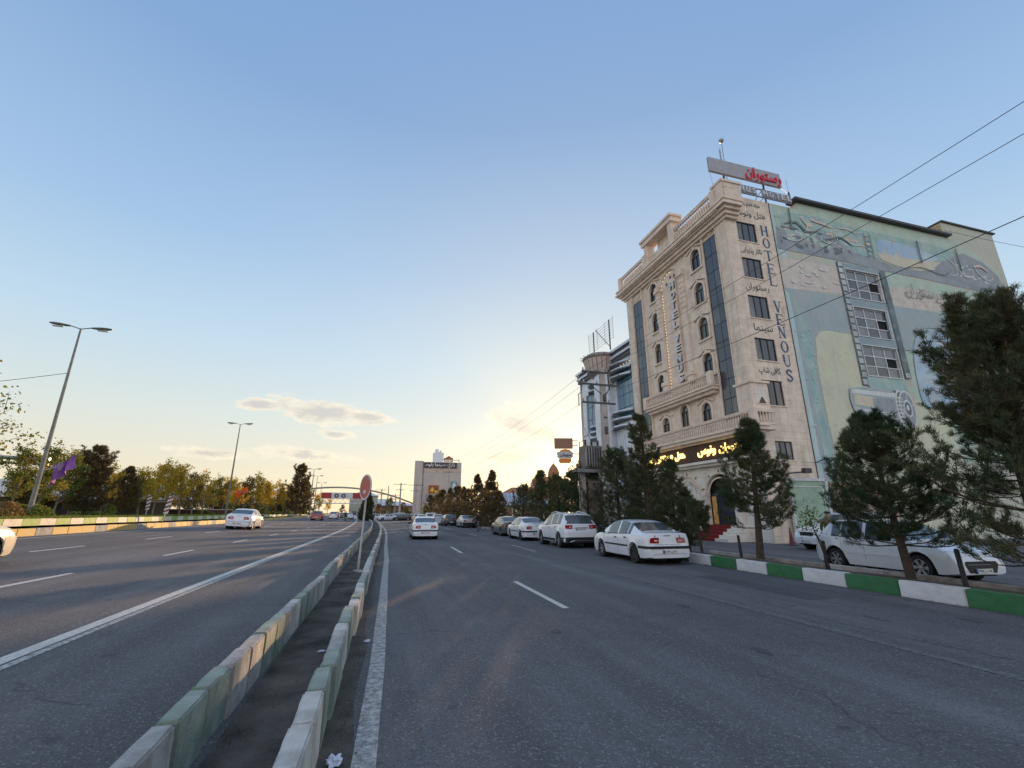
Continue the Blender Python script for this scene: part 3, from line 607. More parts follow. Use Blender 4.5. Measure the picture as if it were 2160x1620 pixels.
# cornice, balustrades, parapet
def stepped(y0, y1, prof, name='cornice', wrap=None, m='stone_trim'):
    b = MB()
    for d, z0, z1 in prof:
        b.box(-d, .3, y0 - (d if wrap else 0), y1 + (d if y1 > 13 else 0), z0, z1)
        if wrap: b.box(0.3, wrap, -d, .3, z0, z1)
    return b.build(name, M[m], H)
stepped(0, 13.1, ((.25, 20.95, 21.15), (.42, 21.15, 21.4), (.6, 21.4, 21.62), (.82, 21.62, 21.78), (.7, 21.78, 22.0), (.78, 22.0, 22.14)), wrap=.75)
for k in range(66):
    b = MB() if k == 0 else b
    b.box(-.76, -.62, .0 + k * .2, .1 + k * .2, 21.50, 21.62)
b.build('dentil_course', M['stone_trim'], H)
def baluster_mesh(h):
    b = MB(); b.lathe([(.055, 0), (.055, .04), (.03, .08), (.07, h * .35), (.06, h * .5), (.03, h * .82), (.055, h - .03), (.055, h)], 6); o = b.build('x', M['stone_trim'], None, smooth=True); me = o.data; bpy.data.objects.remove(o); return me
def balustrade(y0, y1, d, z0, z1, step, posts=(), wrap=0.0, name='balustrade', rail=.16):
    me = baluster_mesh(z1 - z0 - rail); b = MB(); b.box(-d - .09, -d + .09, y0, y1, z1 - rail, z1); b.box(-d - .11, -d + .11, y0 - .02, y1 + .02, z1 - .05, z1 + .03); b.box(-d - .08, -d + .08, y0, y1, z0 - .06, z0)
    for p in posts: b.box(-d - .14, -d + .14, p - .22, p + .22, z0 - .04, z1 + .09)
    if wrap: b.box(-d, wrap, y0 - .09, y0 + .09, z1 - rail, z1); b.box(-d, wrap, y0 - .08, y0 + .08, z0 - .06, z0)
    root = b.build(name, M['stone_trim'], H)
    y = y0 + step
    while y < y1 - .05:
        if not any(abs(y - p) < .3 for p in posts): o = link('baluster', me, root); o.location = (-d, y, z0)
        y += step
    if wrap:
        x = -d + step
        while x < wrap: o = link('baluster', me, root); o.location = (x, y0, z0); x += step
    return root
balustrade(-.55, 5.2, .55, 22.2, 23.25, .24, posts=(-.4, .35, 4.9), wrap=.35, rail=.2)
balustrade(8.7, 13.5, .55, 22.2, 23.25, .24, posts=(9.0, 13.2), rail=.2)
b = MB(); b.box(-.6, 1.0, -.62, .35, 22.14, 23.55); b.box(-.68, 1.05, -.7, .4, 23.45, 23.62); b.build('corner_block', M['stone_trim'], H)
b = MB(); b.box(.12, .3, 5.5, 7.9, 22.14, 24.1);  b.box(-.6, .1, 5.0, 5.5, 22.14, 24.1); b.box(-.6, .1, 8.4, 8.9, 22.14, 24.1); b.box(-.75, .3, 4.8, 9.1, 24.1, 24.5); b.box(-.85, .3, 4.7, 9.2, 24.5, 24.72); b.box(-.5, .0, 4.5, 5.0, 22.14, 23.3); b.box(-.5, 0, 8.9, 9.4, 22.14, 23.3); b.build('roof_pediment', M['stone_trim'], H)
b = MB(); b.box(-.25, .3, .4, 13.05, 22.0, 23.1); b.build('parapet', M['stone'], H)
b = MB(); b.box(-.6, .0, 2.6, 10.7, 9.62, 9.9); b.box(-.7, 0, 2.55, 10.75, 9.82, 9.92); b.box(-.4, 0, 2.8, 10.5, 9.4, 9.62); b.build('balcony_slab', M['stone_trim'], H)
balustrade(2.65, 10.65, .58, 9.95, 10.75, .2, posts=(2.75, 10.55), rail=.14)
b = MB(); b.box(-.95, .0, -.85, 12.4, 6.3, 6.6); b.box(-1.05, 0, -.95, 12.4, 6.5, 6.62); b.box(-.7, 0, -.6, 12.3, 6.15, 6.3); b.box(0, .55, -.85, 0, 6.3, 6.6); b.build('balcony_slab', M['stone_trim'], H)
balustrade(-.8, 12.3, .88, 6.66, 7.45, .21, posts=(-.7, 12.2), wrap=.5, rail=.14)
b = MB(); b.box(-.5, .75, -.45, .0, 7.45, 9.2); b.box(-.5, 0, .0, .75, 7.45, 9.2); b.box(-.6, .85, -.55, .0, 9.2, 9.35); b.box(-.6, .85, -.55, .0, 7.45, 7.62); b.box(-.6, 0, 0, .85, 9.2, 9.35); b.build('corner_pedestal', M['stone_trim'], H)
b = MB(); b.prism([(-.3, 7.9), (.55, 7.9), (.55, 8.9), (-.3, 8.9)], SX(.45), SX(.49)); b.build('pedestal_panel', M['stone_pale'], H)
b = MB(); b.prism([(-.1, 7.95), (.4, 7.95), (.15, 8.35)], SX(.5), SX(.53)); b.build('pedestal_relief', M['slat_brown'], H)

# sign band of brown slats with lit letters
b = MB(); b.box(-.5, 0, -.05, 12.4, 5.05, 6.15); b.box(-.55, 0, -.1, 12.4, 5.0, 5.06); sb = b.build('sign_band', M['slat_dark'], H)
for k in range(11): b = MB(); b.box(-.53, -.5, -.05, 12.4, 5.08 + k * .098, 5.15 + k * .098); b.build('slat', M['slat_brown'], sb)
b = MB(); b.box(-.6, 0, -.12, 12.4, 4.82, 5.0); b.box(-.4, 0, -.02, 12.4, 4.65, 4.82); b.build('lower_cornice', M['stone_pale'], H)
for w_, y_, wd, hh in (('رستوران', 1.55, 2.5, .66), ('ونوس', 4.0, 1.75, .66), ('هتل', 6.85, 1.15, .66), ('و', 7.85, .3, .42), ('تالار', 8.95, 1.4, .52), ('ونوس', 10.75, 1.7, .66)): text('lit_word', shape_fa(w_), M['neon'], H, height=hh, width=wd, M=Matrix.Translation((-.56, y_, 5.6)) @ MF, ext=.03, weight=.016)

# ground floor cladding with blind arches
cl = MB(); outer = [(0, 0), (12.4, 0), (12.4, 4.65), (0, 4.65)]; cl.holed(outer, [entr], FX(.05), FX(0)); cl.build('cladding', M['stone_pale'], H)
b = MB()
for k in range(5): b.box(-.075, -.05, 5.2, 12.4, .08 + k * .2, .24 + k * .2)
b.build('plinth_courses', M['stone_pale'], H)
for cy in (6.9, 10.4, 3.65):
    for rr, dd in ((1.5, .16), (1.22, .11)):
        pts_o = [(cy + rr * math.cos(math.pi * k / 20), 2.7 + rr * math.sin(math.pi * k / 20)) for k in range(21)]
        pts_i = [(cy + (rr - .09) * math.cos(math.pi * k / 20), 2.7 + (rr - .09) * math.sin(math.pi * k / 20)) for k in range(21)]
        b = MB(); b.prism(pts_o + pts_i[::-1], FX(.05), FX(dd)); b.build('arch_moulding', M['stone_trim'], H)
    for k in range(2, 19, 4):
        a = math.pi * k / 20; b = MB(); b.tube([(-.1, cy + 1.45 * math.cos(a), 2.7 + 1.45 * math.sin(a)), (-.1, cy + 1.7 * math.cos(a), 2.7 + 1.7 * math.sin(a))], .03, 5); b.build('voussoir_key', M['metal_dark'], H)
for yy in (5.25, 8.6, 12.0): b = MB(); b.prism([(yy - .16, 2.75), (yy + .16, 2.75), (yy + .05, 1.75), (yy - .05, 1.75)], FX(.05), FX(.18)); b.build('bracket', M['stone_trim'], H)
# round lettering HOTEL VENUS with the crest below it
for i, ch in enumerate('HOTEL VENUS'):
    if ch == ' ': continue
    a = R(152 - i * 12.4); y = 6.9 - .98 * math.cos(a); z = 2.72 + .98 * math.sin(a)
    text('letter', ch, M['stone_pale'], H, height=.2, M=Matrix.Translation((-.09, y, z)) @ MF @ Matrix.Rotation(-(a - math.pi / 2), 4, 'Y') , ext=.03, weight=.02)
text('script', shape_fa('ونوس'), M['stone_pale'], H, height=.85, width=.8, M=Matrix.Translation((-.09, 6.85, 2.35)) @ MF @ Matrix.Rotation(R(35), 4, 'Y'), ext=.04, weight=.03)
b = MB(); b.box(.28, .3, 2.2, 5.1, .9, 4.1); b.build('entrance_recess', M['dark_room'], H)
b = MB(); b.box(.1, .14, 2.4, 4.9, .9, 2.9); b.build('entrance_doors', M['glass'], H)
b = MB(); b.box(.06, .09, 4.35, 4.75, .95, 2.7); b.build('curtain', M['warm_wall'], H)
for yy in (2.2, 4.95): b = MB(); b.box(-.35, 0, yy - .12, yy + .12, .0, 2.9); b.box(-.42, 0, yy - .18, yy + .18, 2.75, 2.95); b.build('entrance_column', M['stone_pale'], H)
for k in range(5):
    b = MB(); b.box(-1.75 + k * .32, 0, 1.6, 5.6, k * .18, (k + 1) * .18); b.build('step', M['stone_pale'], H)
    b = MB(); b.box(-1.755 + k * .32, -1.43 + k * .32, 2.7, 4.9, k * .18 + .17, (k + 1) * .18 + .012); b.box(-1.765 + k * .32, -1.75 + k * .32, 2.7, 4.9, k * .18 + .01, (k + 1) * .18 + .012); b.build('carpet_runner', M['carpet'], H)

# side windows: frame, three panes
def rect_window(a, c, d, e, cols, rows, frame, glassm, depth=.16, open_=None, th=.045, name='window'):
    b = MB(); b.box(a, d, depth, depth + .03, c, e); w = b.build(name, M['dark_room'], H)
    b = MB()
    for k in range(cols + 1): x = a + (d - a) * k / cols; x0 = max(a, x - th / 2); b.box(x0, min(d, x0 + th), depth - .1, depth - .02, c, e)
    for k in range(rows + 1): z = c + (e - c) * k / rows; z0 = max(c, z - th / 2); b.box(a, d, depth - .095, depth - .025, min(z0, e - th), min(e, z0 + th))
    b.build('frame', M[frame], w)
    for i in range(cols):
        for j in range(rows):
            if open_ and (i, j) in open_: continue
            b = MB(); x0 = a + (d - a) * i / cols; z0 = c + (e - c) * j / rows; tl = random.Random(i * 9 + j + int(a * 10) + int(c * 7)).uniform(-.008, .008)
            x1, z1 = x0 + (d - a) / cols, z0 + (e - c) / rows
            b.add([(x0, depth - .06 + tl, z0), (x1, depth - .06 - tl, z0), (x1, depth - .06, z1), (x0, depth - .06, z1), (x0, depth - .01, z0), (x1, depth - .01, z0), (x1, depth - .01, z1), (x0, depth - .01, z1)], [(0, 1, 2, 3), (7, 6, 5, 4), (0, 4, 5, 1), (1, 5, 6, 2), (2, 6, 7, 3), (3, 7, 4, 0)]); b.build('pane', M[glassm[(i + j) % len(glassm)] if isinstance(glassm, list) else glassm], w)
    return w
M['glass_grey'] = mat('hazy_glass', (.16, .17, .19), .18, .15, .8, spec=.8)
for q in sidew[:5]: rect_window(*q, 3, 1, 'frame_dark', [['glass', 'glass_curtain', 'glass'], ['glass_curtain', 'glass', 'glass'], ['glass', 'glass', 'glass_curtain']][int(q[1]) % 3])
rect_window(*sidew[5], 3, 1, 'frame_dark', ['glass_grey', 'glass', 'glass_grey'])
for q, op in zip(mw, ({(2, 1)}, {(2, 1)}, {(2, 1)})): rect_window(*q, 3, 3, 'frame_white', ['glass_grey', 'glass', 'glass_grey', 'glass_grey'], open_=op, th=.07)
for a, c, d, e in mw: b = MB(); b.box(a - .06, d + .06, -.07, .0, c - .06, c); b.box(a - .06, d + .06, -.07, 0, e, e + .06); b.box(a - .06, a, -.07, 0, c, e); b.box(d, d + .06, -.07, 0, c, e); b.build('outer_frame', M['frame_white'], H)
for a, c, d, e in sidew: b = MB(); b.box(a - .1, d + .1, -.05, .0, c - .07, c); b.build('sill', M['stone_trim'], H)

# HOTEL VENOUS: painted serif capitals
def serif(ch, cx, cz, w=.62, h=.78, m='letter_navy', y=-.02):
    T_, t_, sf = .13 * w / .6, .05, .2 * w / .6
    P = []
    def bar(x0, z0, x1, z1, th):      # a straight stroke of horizontal thickness th
        P.append([(x0 - th / 2, z0), (x0 + th / 2, z0), (x1 + th / 2, z1), (x1 - th / 2, z1)])
    def ser(x, z): P.append([(x - sf / 2, z - .02), (x + sf / 2, z - .02), (x + sf / 2, z + .02), (x - sf / 2, z + .02)])
    def hb(x0, x1, z): P.append([(x0, z - t_ / 2), (x1, z - t_ / 2), (x1, z + t_ / 2), (x0, z + t_ / 2)])
    L_, R_, B, Tp = -w / 2, w / 2, -h / 2, h / 2
    if ch == 'H': 
        for x in (L_ + .1, R_ - .1): bar(x, B, x, Tp, T_); ser(x, B); ser(x, Tp)
        hb(L_ + .1, R_ - .1, 0)
    elif ch == 'O':
        n = 18
        for k in range(n):
            a0, a1 = 2 * math.pi * k / n, 2 * math.pi * (k + 1) / n; q = lambda a, f: ((w / 2 - (.13 if f else 0) * 1.0) * math.cos(a), (h / 2 - (.05 if f else 0)) * math.sin(a))
            P.append([q(a0, 0), q(a1, 0), q(a1, 1), q(a0, 1)])
    elif ch == 'T': bar(0, B, 0, Tp, T_); ser(0, B); hb(L_, R_, Tp - .02); bar(L_ + .02, Tp - .16, L_ + .02, Tp, .04); bar(R_ - .02, Tp - .16, R_ - .02, Tp, .04)
    elif ch == 'E': bar(L_ + .12, B, L_ + .12, Tp, T_); hb(L_, R_ - .05, Tp - .02); hb(L_, R_ - .02, B + .02); hb(L_ + .1, R_ - .2, 0); bar(R_ - .05, Tp - .15, R_ - .05, Tp, .04); bar(R_ - .02, B, R_ - .02, B + .17, .04); bar(R_ - .2, -.08, R_ - .2, .08, .04)
    elif ch == 'L': bar(L_ + .12, B, L_ + .12, Tp, T_); ser(L_ + .12, Tp); hb(L_, R_ - .02, B + .02); bar(R_ - .02, B, R_ - .02, B + .2, .04)
    elif ch == 'V': bar(0, B, L_ + .1, Tp, T_); bar(0.02, B, R_ - .1, Tp, t_); ser(L_ + .1, Tp); ser(R_ - .1, Tp)
    elif ch == 'N': bar(L_ + .1, B, L_ + .1, Tp, t_); bar(R_ - .1, B, R_ - .1, Tp, t_); bar(R_ - .1, B, L_ + .1, Tp, T_ * 1.1); ser(L_ + .1, B); ser(L_ + .08, Tp); ser(R_ - .1, Tp)
    elif ch == 'U':
        bar(L_ + .1, -.1, L_ + .1, Tp, T_); bar(R_ - .1, -.1, R_ - .1, Tp, t_); ser(L_ + .1, Tp); ser(R_ - .1, Tp); n = 8
        for k in range(n):
            a0, a1 = math.pi + math.pi * k / n, math.pi + math.pi * (k + 1) / n; rr = w / 2 - .07
            P.append([(rr * math.cos(a0), -.1 + .29 * math.sin(a0)), (rr * math.cos(a1), -.1 + .29 * math.sin(a1)), ((rr - .06) * math.cos(a1), -.1 + .22 * math.sin(a1)), ((rr - .06) * math.cos(a0), -.1 + .22 * math.sin(a0))])
    elif ch == 'S':
        pts = [(.2, .24), (.1, .35), (-.04, .37), (-.18, .28), (-.17, .13), (0, .02), (.17, -.1), (.19, -.26), (.05, -.37), (-.1, -.36), (-.22, -.24)]
        for (x0, z0), (x1, z1) in zip(pts, pts[1:]):
            dx, dz = x1 - x0, z1 - z0; l = math.hypot(dx, dz); th = .05 if abs(dz) < .12 else .062; nx, nz_ = -dz / l * th, dx / l * th
            P.append([(x0 + nx, z0 + nz_), (x1 + nx, z1 + nz_), (x1 - nx, z1 - nz_), (x0 - nx, z0 - nz_)])
        bar(.21, .18, .21, .34, .03); bar(-.22, -.34, -.22, -.18, .03)
    b = MB()
    for k, q in enumerate(P):
        yy = y - .0006 * k; n0 = len(b.v); b.add([(cx + px, yy, cz + pz) for px, pz in q], [(0, 1, 2, 3)])
    return b.build('painted_letter', M[m], H, fixn=False)
for ch, z in zip('HOTEL', (20.62, 19.65, 18.66, 17.66, 16.76)): serif(ch, 3.12, z)
for ch, z in zip('VENOUS', (14.82, 13.9, 13.0, 12.0, 11.02, 10.05)): serif(ch, 3.12, z)
for s_, x, z, w, h in (('طبقه هفتم رستوران', 2.0, 22.55, 2.2, .5), ('هتل ونوس', 2.1, 21.75, 2.7, .62), ('تالار پذیرایی', 1.7, 18.75, 1.8, .55), ('رستوران', 1.7, 16.02, 1.9, .62), ('سینما', 1.65, 13.1, 1.5, .6), ('کافی شاپ', 1.6, 10.2, 1.7, .6)):
    text('painted_script', shape_fa(s_), M['script_ink'], H, width=w, height=h, M=Matrix.Translation((x, -.012, z)), ext=.004, weight=.004)

# ---------------------------------------------------------------- mural: flat patches of paint on the render
def paint(name, col, col2=None, var=.2, sc=.8):
    k_ = 1.42; g_ = lambda c: tuple(x * .8 + sum(c) / 3 * .2 for x in c); col = g_(col); col2 = g_(col2) if col2 else None; M[name] = mat(name, tuple(min(.75, c * k_) for c in col), .85, var, sc, .3, 14, col2=tuple(min(.7, c * k_) for c in col2) if col2 else None, dirt=.22, blotch=.42); return M[name]
paint('mural_teal', (.16, .33, .33), (.30, .42, .38)); paint('mural_grey', (.17, .21, .25), (.25, .29, .31)); paint('mural_sky', (.22, .36, .52), (.34, .46, .56), sc=.4)
paint('mural_sand', (.48, .42, .30), (.42, .44, .34)); paint('mural_beige', (.42, .38, .34), (.50, .46, .40), sc=1.5); paint('mural_greyteal', (.23, .32, .34), (.28, .34, .36), sc=.6)
paint('mural_yellow', (.48, .48, .32), (.44, .46, .34), sc=.5); paint('mural_pillar', (.17, .25, .29), (.22, .31, .34)); paint('mural_film', (.36, .42, .42)); paint('mural_dark', (.06, .10, .12), (.12, .16, .18)); paint('mural_light', (.50, .53, .52), (.42, .47, .48))
paint('mural_paleblue', (.30, .44, .47), (.36, .48, .48)); paint('mural_ink', (.10, .15, .17)); paint('mural_peach', (.50, .36, .28), (.45, .42, .36), sc=1.2); paint('mural_green', (.30, .42, .32), (.35, .46, .40))
layer = [0]
def patch(pts, m, name='mural_patch', y=None, smooth=0):
    for _ in range(smooth):          # round the corners of the brush outline
        pts = [q for a, b_ in zip(pts, pts[1:] + pts[:1]) for q in ((a[0] * .75 + b_[0] * .25, a[1] * .75 + b_[1] * .25), (a[0] * .25 + b_[0] * .75, a[1] * .25 + b_[1] * .75))]
    layer[0] += 1; yy = .028 - .0022 * layer[0] if y is None else y
    b = MB(); tri = tessellate_polygon([[Vector((p[0], p[1], 0)) for p in pts]]); b.add([(p[0], yy, p[1]) for p in pts], [tuple(t) for t in tri])
    return b.build(name, M[m], H, fixn=False)
def scrape(seed, x0, x1, z0, z1, n, m, size=.5):     # ragged flakes where the paint came off
    r = random.Random(seed); b = MB(); layer[0] += 1; yy = .028 - .0022 * layer[0]
    for i in range(n):
        x, z = r.uniform(x0, x1), r.uniform(z0, z1); k = r.randint(6, 9); sx, sz = size * r.uniform(.3, 1.3), size * r.uniform(.15, .6); ph = r.uniform(0, 6)
        pts = [(x + sx * r.uniform(.5, 1) * math.cos(6.283 * q / k + ph), z + sz * r.uniform(.4, 1) * math.sin(6.283 * q / k + ph)) for q in range(k)]
        b.add([(p[0], yy - .0001 * i, p[1]) for p in pts], [tuple(range(k))])
    return b.build('paint_flakes', M[m], H, fixn=False, kind='stuff')
patch([(3.96, .2), (4.7, .2), (4.8, 23), (3.96, 23)], 'mural_paleblue')
patch([(3.96, 18.75), (9.4, 18.85), (9.5, 16.7), (3.96, 16.35)], 'mural_beige')
patch([(13.9, 19.3), (18.2, 19.05), (24.1, 18.9), (26.9, 17.4), (28, 15.6), (28.6, 9), (28.6, 5), (14, 5), (13.9, 12)], 'mural_green')
patch([(13.2, 18.0), (19, 18.2), (20.5, 17.3), (20, 16.6), (13.0, 16.3)], 'mural_beige', smooth=1)
patch([(3.96, 16.4), (9.6, 16.5), (9.5, 13.5), (7.1, 13.6), (6.4, 13.45), (5.9, 12.9), (5.65, 11.3), (5.55, 8.1), (5.7, 4.9), (5.4, .3), (4.5, .3), (4.4, 16.0)], 'mural_greyteal')
patch([(4.7, 15.9), (5.5, 13), (5.35, 9), (5.5, .3), (4.85, .3), (4.75, 9)], 'mural_teal')
patch([(6.4, 13.45), (7.1, 13.6), (9.5, 13.55), (9.2, 9.7), (17.1, 8.9), (16.8, .3), (5.45, .3), (5.75, 4.9), (5.6, 8.1), (5.7, 11.3), (5.95, 12.9)], 'mural_yellow')
patch([(4.3, 23.05), (6.5, 23.1), (6.6, 23.65), (22.2, 23.65), (26.0, 22.6), (27.8, 21.2), (27.3, 20.1), (18.6, 22.0), (13.2, 21.9), (8.1, 22.0), (5.0, 22.1), (4.4, 21)], 'mural_green')
patch([(4.6, 22.6), (8.0, 22.9), (13.5, 22.6), (22.0, 22.7), (25.5, 21.9), (18.6, 20.4), (13.2, 20.3), (10, 19.6), (5.1, 19.9)], 'mural_teal', smooth=1)
patch([(4.3, 21.3), (5.5, 20.8), (6.9, 20.7), (8.3, 21.4), (9.3, 21.8), (9.9, 21.2), (11.3, 20.4), (13.4, 20.2), (15, 19.9), (18.6, 20.1), (20.6, 21.0), (23.9, 22.5), (26.2, 22.0), (27.6, 21.0), (28.0, 19.6), (27.7, 18.4), (24.2, 19.1), (18.3, 19.25), (13.3, 19.25), (10.6, 19.4), (4.1, 19.45)], 'mural_grey')
patch([(14.1, 22.1), (16.7, 22.15), (19.2, 21.9), (21.0, 21.4), (19.4, 20.9), (17, 20.6), (14.9, 20.6), (13.9, 20.9)], 'mural_sky', smooth=1)
patch([(13.8, 20.8), (14.4, 20.75), (14.6, 21.4), (14.8, 20.8), (15.6, 20.75), (15.9, 21.3), (16.2, 20.8), (19.4, 20.95), (21.9, 21.3), (20.7, 20.5), (18, 19.9), (15.5, 19.95), (14.2, 20.2)], 'mural_sand')
patch([(19.3, 20.1), (21.6, 21.6), (24.3, 22.0), (26.4, 21.6), (27.9, 20.2), (27.4, 19.0), (24.2, 19.4)], 'mural_grey', smooth=1)
scrape(1, 4.6, 10.5, 20.3, 22.4, 26, 'mural_teal', .7); scrape(2, 4.6, 12.5, 20.4, 21.8, 30, 'mural_peach', .28); scrape(3, 4.5, 11, 19.9, 21.4, 22, 'mural_dark', .5); scrape(31, 4.5, 11, 20.2, 21.6, 16, 'mural_light', .22)
scrape(4, 22.5, 26.5, 20, 21.6, 16, 'mural_light', .3); scrape(5, 14, 20, 16.8, 18.3, 20, 'mural_peach', .25); scrape(6, 4.5, 9, 16.8, 18.6, 14, 'mural_light', .35); scrape(7, 6.5, 20, 21.9, 22.6, 24, 'mural_light', .22); scrape(8, 4.2, 5.6, 4, 14, 26, 'mural_paleblue', .16); scrape(9, 7, 13, 21.3, 22.5, 10, 'mural_peach', .4)
patch([(13.0, 16.4), (19.4, 16.4), (21, 15.6), (20.5, 14.9), (18.8, 14.95), (17.4, 15.0), (16.2, 14.6), (15.2, 13.7), (15.0, 12.9), (13.1, 12.9)], 'mural_greyteal')
for z0, z1, mm in ((18.82, 19.25, 'mural_pillar'), (15.83, 16.43, 'mural_pillar'), (12.93, 13.48, 'mural_pillar'), (9.7, 10.58, 'mural_teal')): patch([(9.83, z0), (13.38, z0), (13.38, z1), (9.83, z1)], mm, y=-.03)
patch([(14.5, 9), (14.65, 11.8), (15.2, 13.6), (16.2, 14.6), (17.5, 15.0), (18.9, 14.8), (20.2, 12.6), (20.4, 8.6), (15.1, 8.6)], 'mural_sky', smooth=1)
scrape(12, 15.2, 19.5, 11.8, 14, 9, 'mural_light', .6)
# film strips up both sides of the windows: band and frames
for x0, x1, a, b_ in ((9.28, 9.82, 9.9, 19.3), (13.42, 13.98, 10.7, 19.2)):
    patch([(x0, a), (x1, a), (x1 + .02, b_), (x0 + .02, b_)], 'mural_ink')
    n = 19
    for k in range(n):
        z = a + (b_ - a) * k / n; patch([(x0 + .07, z + .08), (x1 - .06, z + .08), (x1 - .06, z + (b_ - a) / n - .05), (x0 + .07, z + (b_ - a) / n - .05)], 'mural_film', 'film_frame', y=.024 - .0022 * layer[0] if k == 0 else -.074)
for k in range(5):
    z = 20.3 + k * .42; patch([(12.75, z), (13.3, z), (13.3, z + .06), (12.75, z + .06)], 'mural_ink', 'film_frame', y=-.07)
for x in (12.72, 13.28): patch([(x, 20.2), (x + .07, 20.2), (x + .07, 22.3), (x, 22.3)], 'mural_ink', 'film_frame', y=-.072)
# the painted reel: a cylinder of film ending in a wheel
Y0 = [-.080]
def lp(pts, m, name='mural_patch', smooth=0): Y0[0] -= .0015; return patch(pts, m, name, y=Y0[0], smooth=smooth)
def ell(cx, cz, rx, rz, n=22, a0=0, a1=6.2832, tilt=0): return [(cx + rx * math.cos(a0 + (a1 - a0) * k / n) * math.cos(tilt) - rz * math.sin(a0 + (a1 - a0) * k / n) * math.sin(tilt), cz + rx * math.cos(a0 + (a1 - a0) * k / n) * math.sin(tilt) + rz * math.sin(a0 + (a1 - a0) * k / n) * math.cos(tilt)) for k in range(n)]
lp([(8.0, 9.75), (12.9, 9.7), (12.9, 7.15), (8.15, 7.7), (7.85, 8.3), (7.8, 9.1)], 'mural_greyteal', smooth=1)
lp([(8.1, 9.55), (12.6, 9.5), (12.5, 9.2), (8.0, 9.25)], 'mural_light'); lp([(8.0, 8.3), (12.3, 8.0), (12.3, 7.85), (8.1, 8.1)], 'mural_light'); lp([(9.8, 9.15), (12.2, 9.05), (12.2, 8.1), (9.9, 8.25)], 'mural_grey', smooth=1); lp([(8.2, 9.2), (9.8, 9.1), (9.7, 8.35), (8.1, 8.5)], 'mural_sand')
lp(ell(12.35, 8.45, .55, 1.35), 'mural_light'); lp(ell(12.38, 8.45, .43, 1.2), 'mural_ink'); lp(ell(12.85, 8.45, .75, 1.32), 'mural_light'); lp(ell(12.87, 8.45, .66, 1.2), 'mural_grey')
for k in range(7):
    z = 7.55 + k * .27; lp([(11.85, z), (12.45, z - .02), (12.45, z + .09), (11.85, z + .11)], 'mural_light', 'film_frame')
lp(ell(12.87, 8.5, .4, .62), 'mural_light'); lp(ell(12.87, 8.5, .3, .48), 'mural_ink'); lp(ell(12.87, 8.55, .13, .2), 'mural_light')
for k in range(6):
    a = k * math.pi / 3 + .3; ca, sa = math.cos(a), math.sin(a); lp([(12.87 + .38 * ca - .03 * sa, 8.48 + .6 * sa + .04 * ca), (12.87 + .68 * ca - .03 * sa, 8.48 + 1.22 * sa + .04 * ca), (12.87 + .68 * ca + .03 * sa, 8.48 + 1.22 * sa - .04 * ca), (12.87 + .38 * ca + .03 * sa, 8.48 + .6 * sa - .04 * ca)], 'mural_light', 'film_frame')
for dx, dz in ((0, .35), (-.17, 0), (.2, -.05)): lp([(11.7 + dx - .15, 6.35 + dz), (11.7 + dx, 6.58 + dz), (11.7 + dx + .15, 6.35 + dz), (11.7 + dx, 6.1 + dz)], 'mural_ink', 'painted_diamond')
text('painted_script', shape_fa('رستوران'), M['mural_ink'], H, width=3.4, height=1.3, M=Matrix.Translation((17.4, -.085, 17.9)), ext=.003, weight=-.015)
def stroke(pts, w, m, y=-.05):         # a flat brush stroke along a curve of (x, z) points, thin at both ends
    P = []
    for a, b_, c, d in zip([pts[0]] + pts[:-2], pts[:-1], pts[1:], pts[2:] + [pts[-1]]):
        for k in range(6):
            t = k / 6; P.append(tuple(.5 * (2 * b_[i] + (c[i] - a[i]) * t + (2 * a[i] - 5 * b_[i] + 4 * c[i] - d[i]) * t * t + (3 * b_[i] - a[i] - 3 * c[i] + d[i]) * t ** 3) for i in (0, 1)))
    P.append(pts[-1]); b = MB(); vs = []; n = len(P)
    for i, q in enumerate(P):
        a, c = P[max(0, i - 1)], P[min(n - 1, i + 1)]; dx, dz = c[0] - a[0], c[1] - a[1]; l = math.hypot(dx, dz) or 1; h_ = w * (.25 + .75 * math.sin(math.pi * (i + .5) / n)) * .34
        vs += [(q[0] - dz / l * h_, y, q[1] + dx / l * h_), (q[0] + dz / l * h_, y, q[1] - dx / l * h_)]
    b.add(vs, [(2 * i, 2 * i + 1, 2 * i + 3, 2 * i + 2) for i in range(n - 1)]); return b.build('brush_stroke', M[m], H, fixn=False)
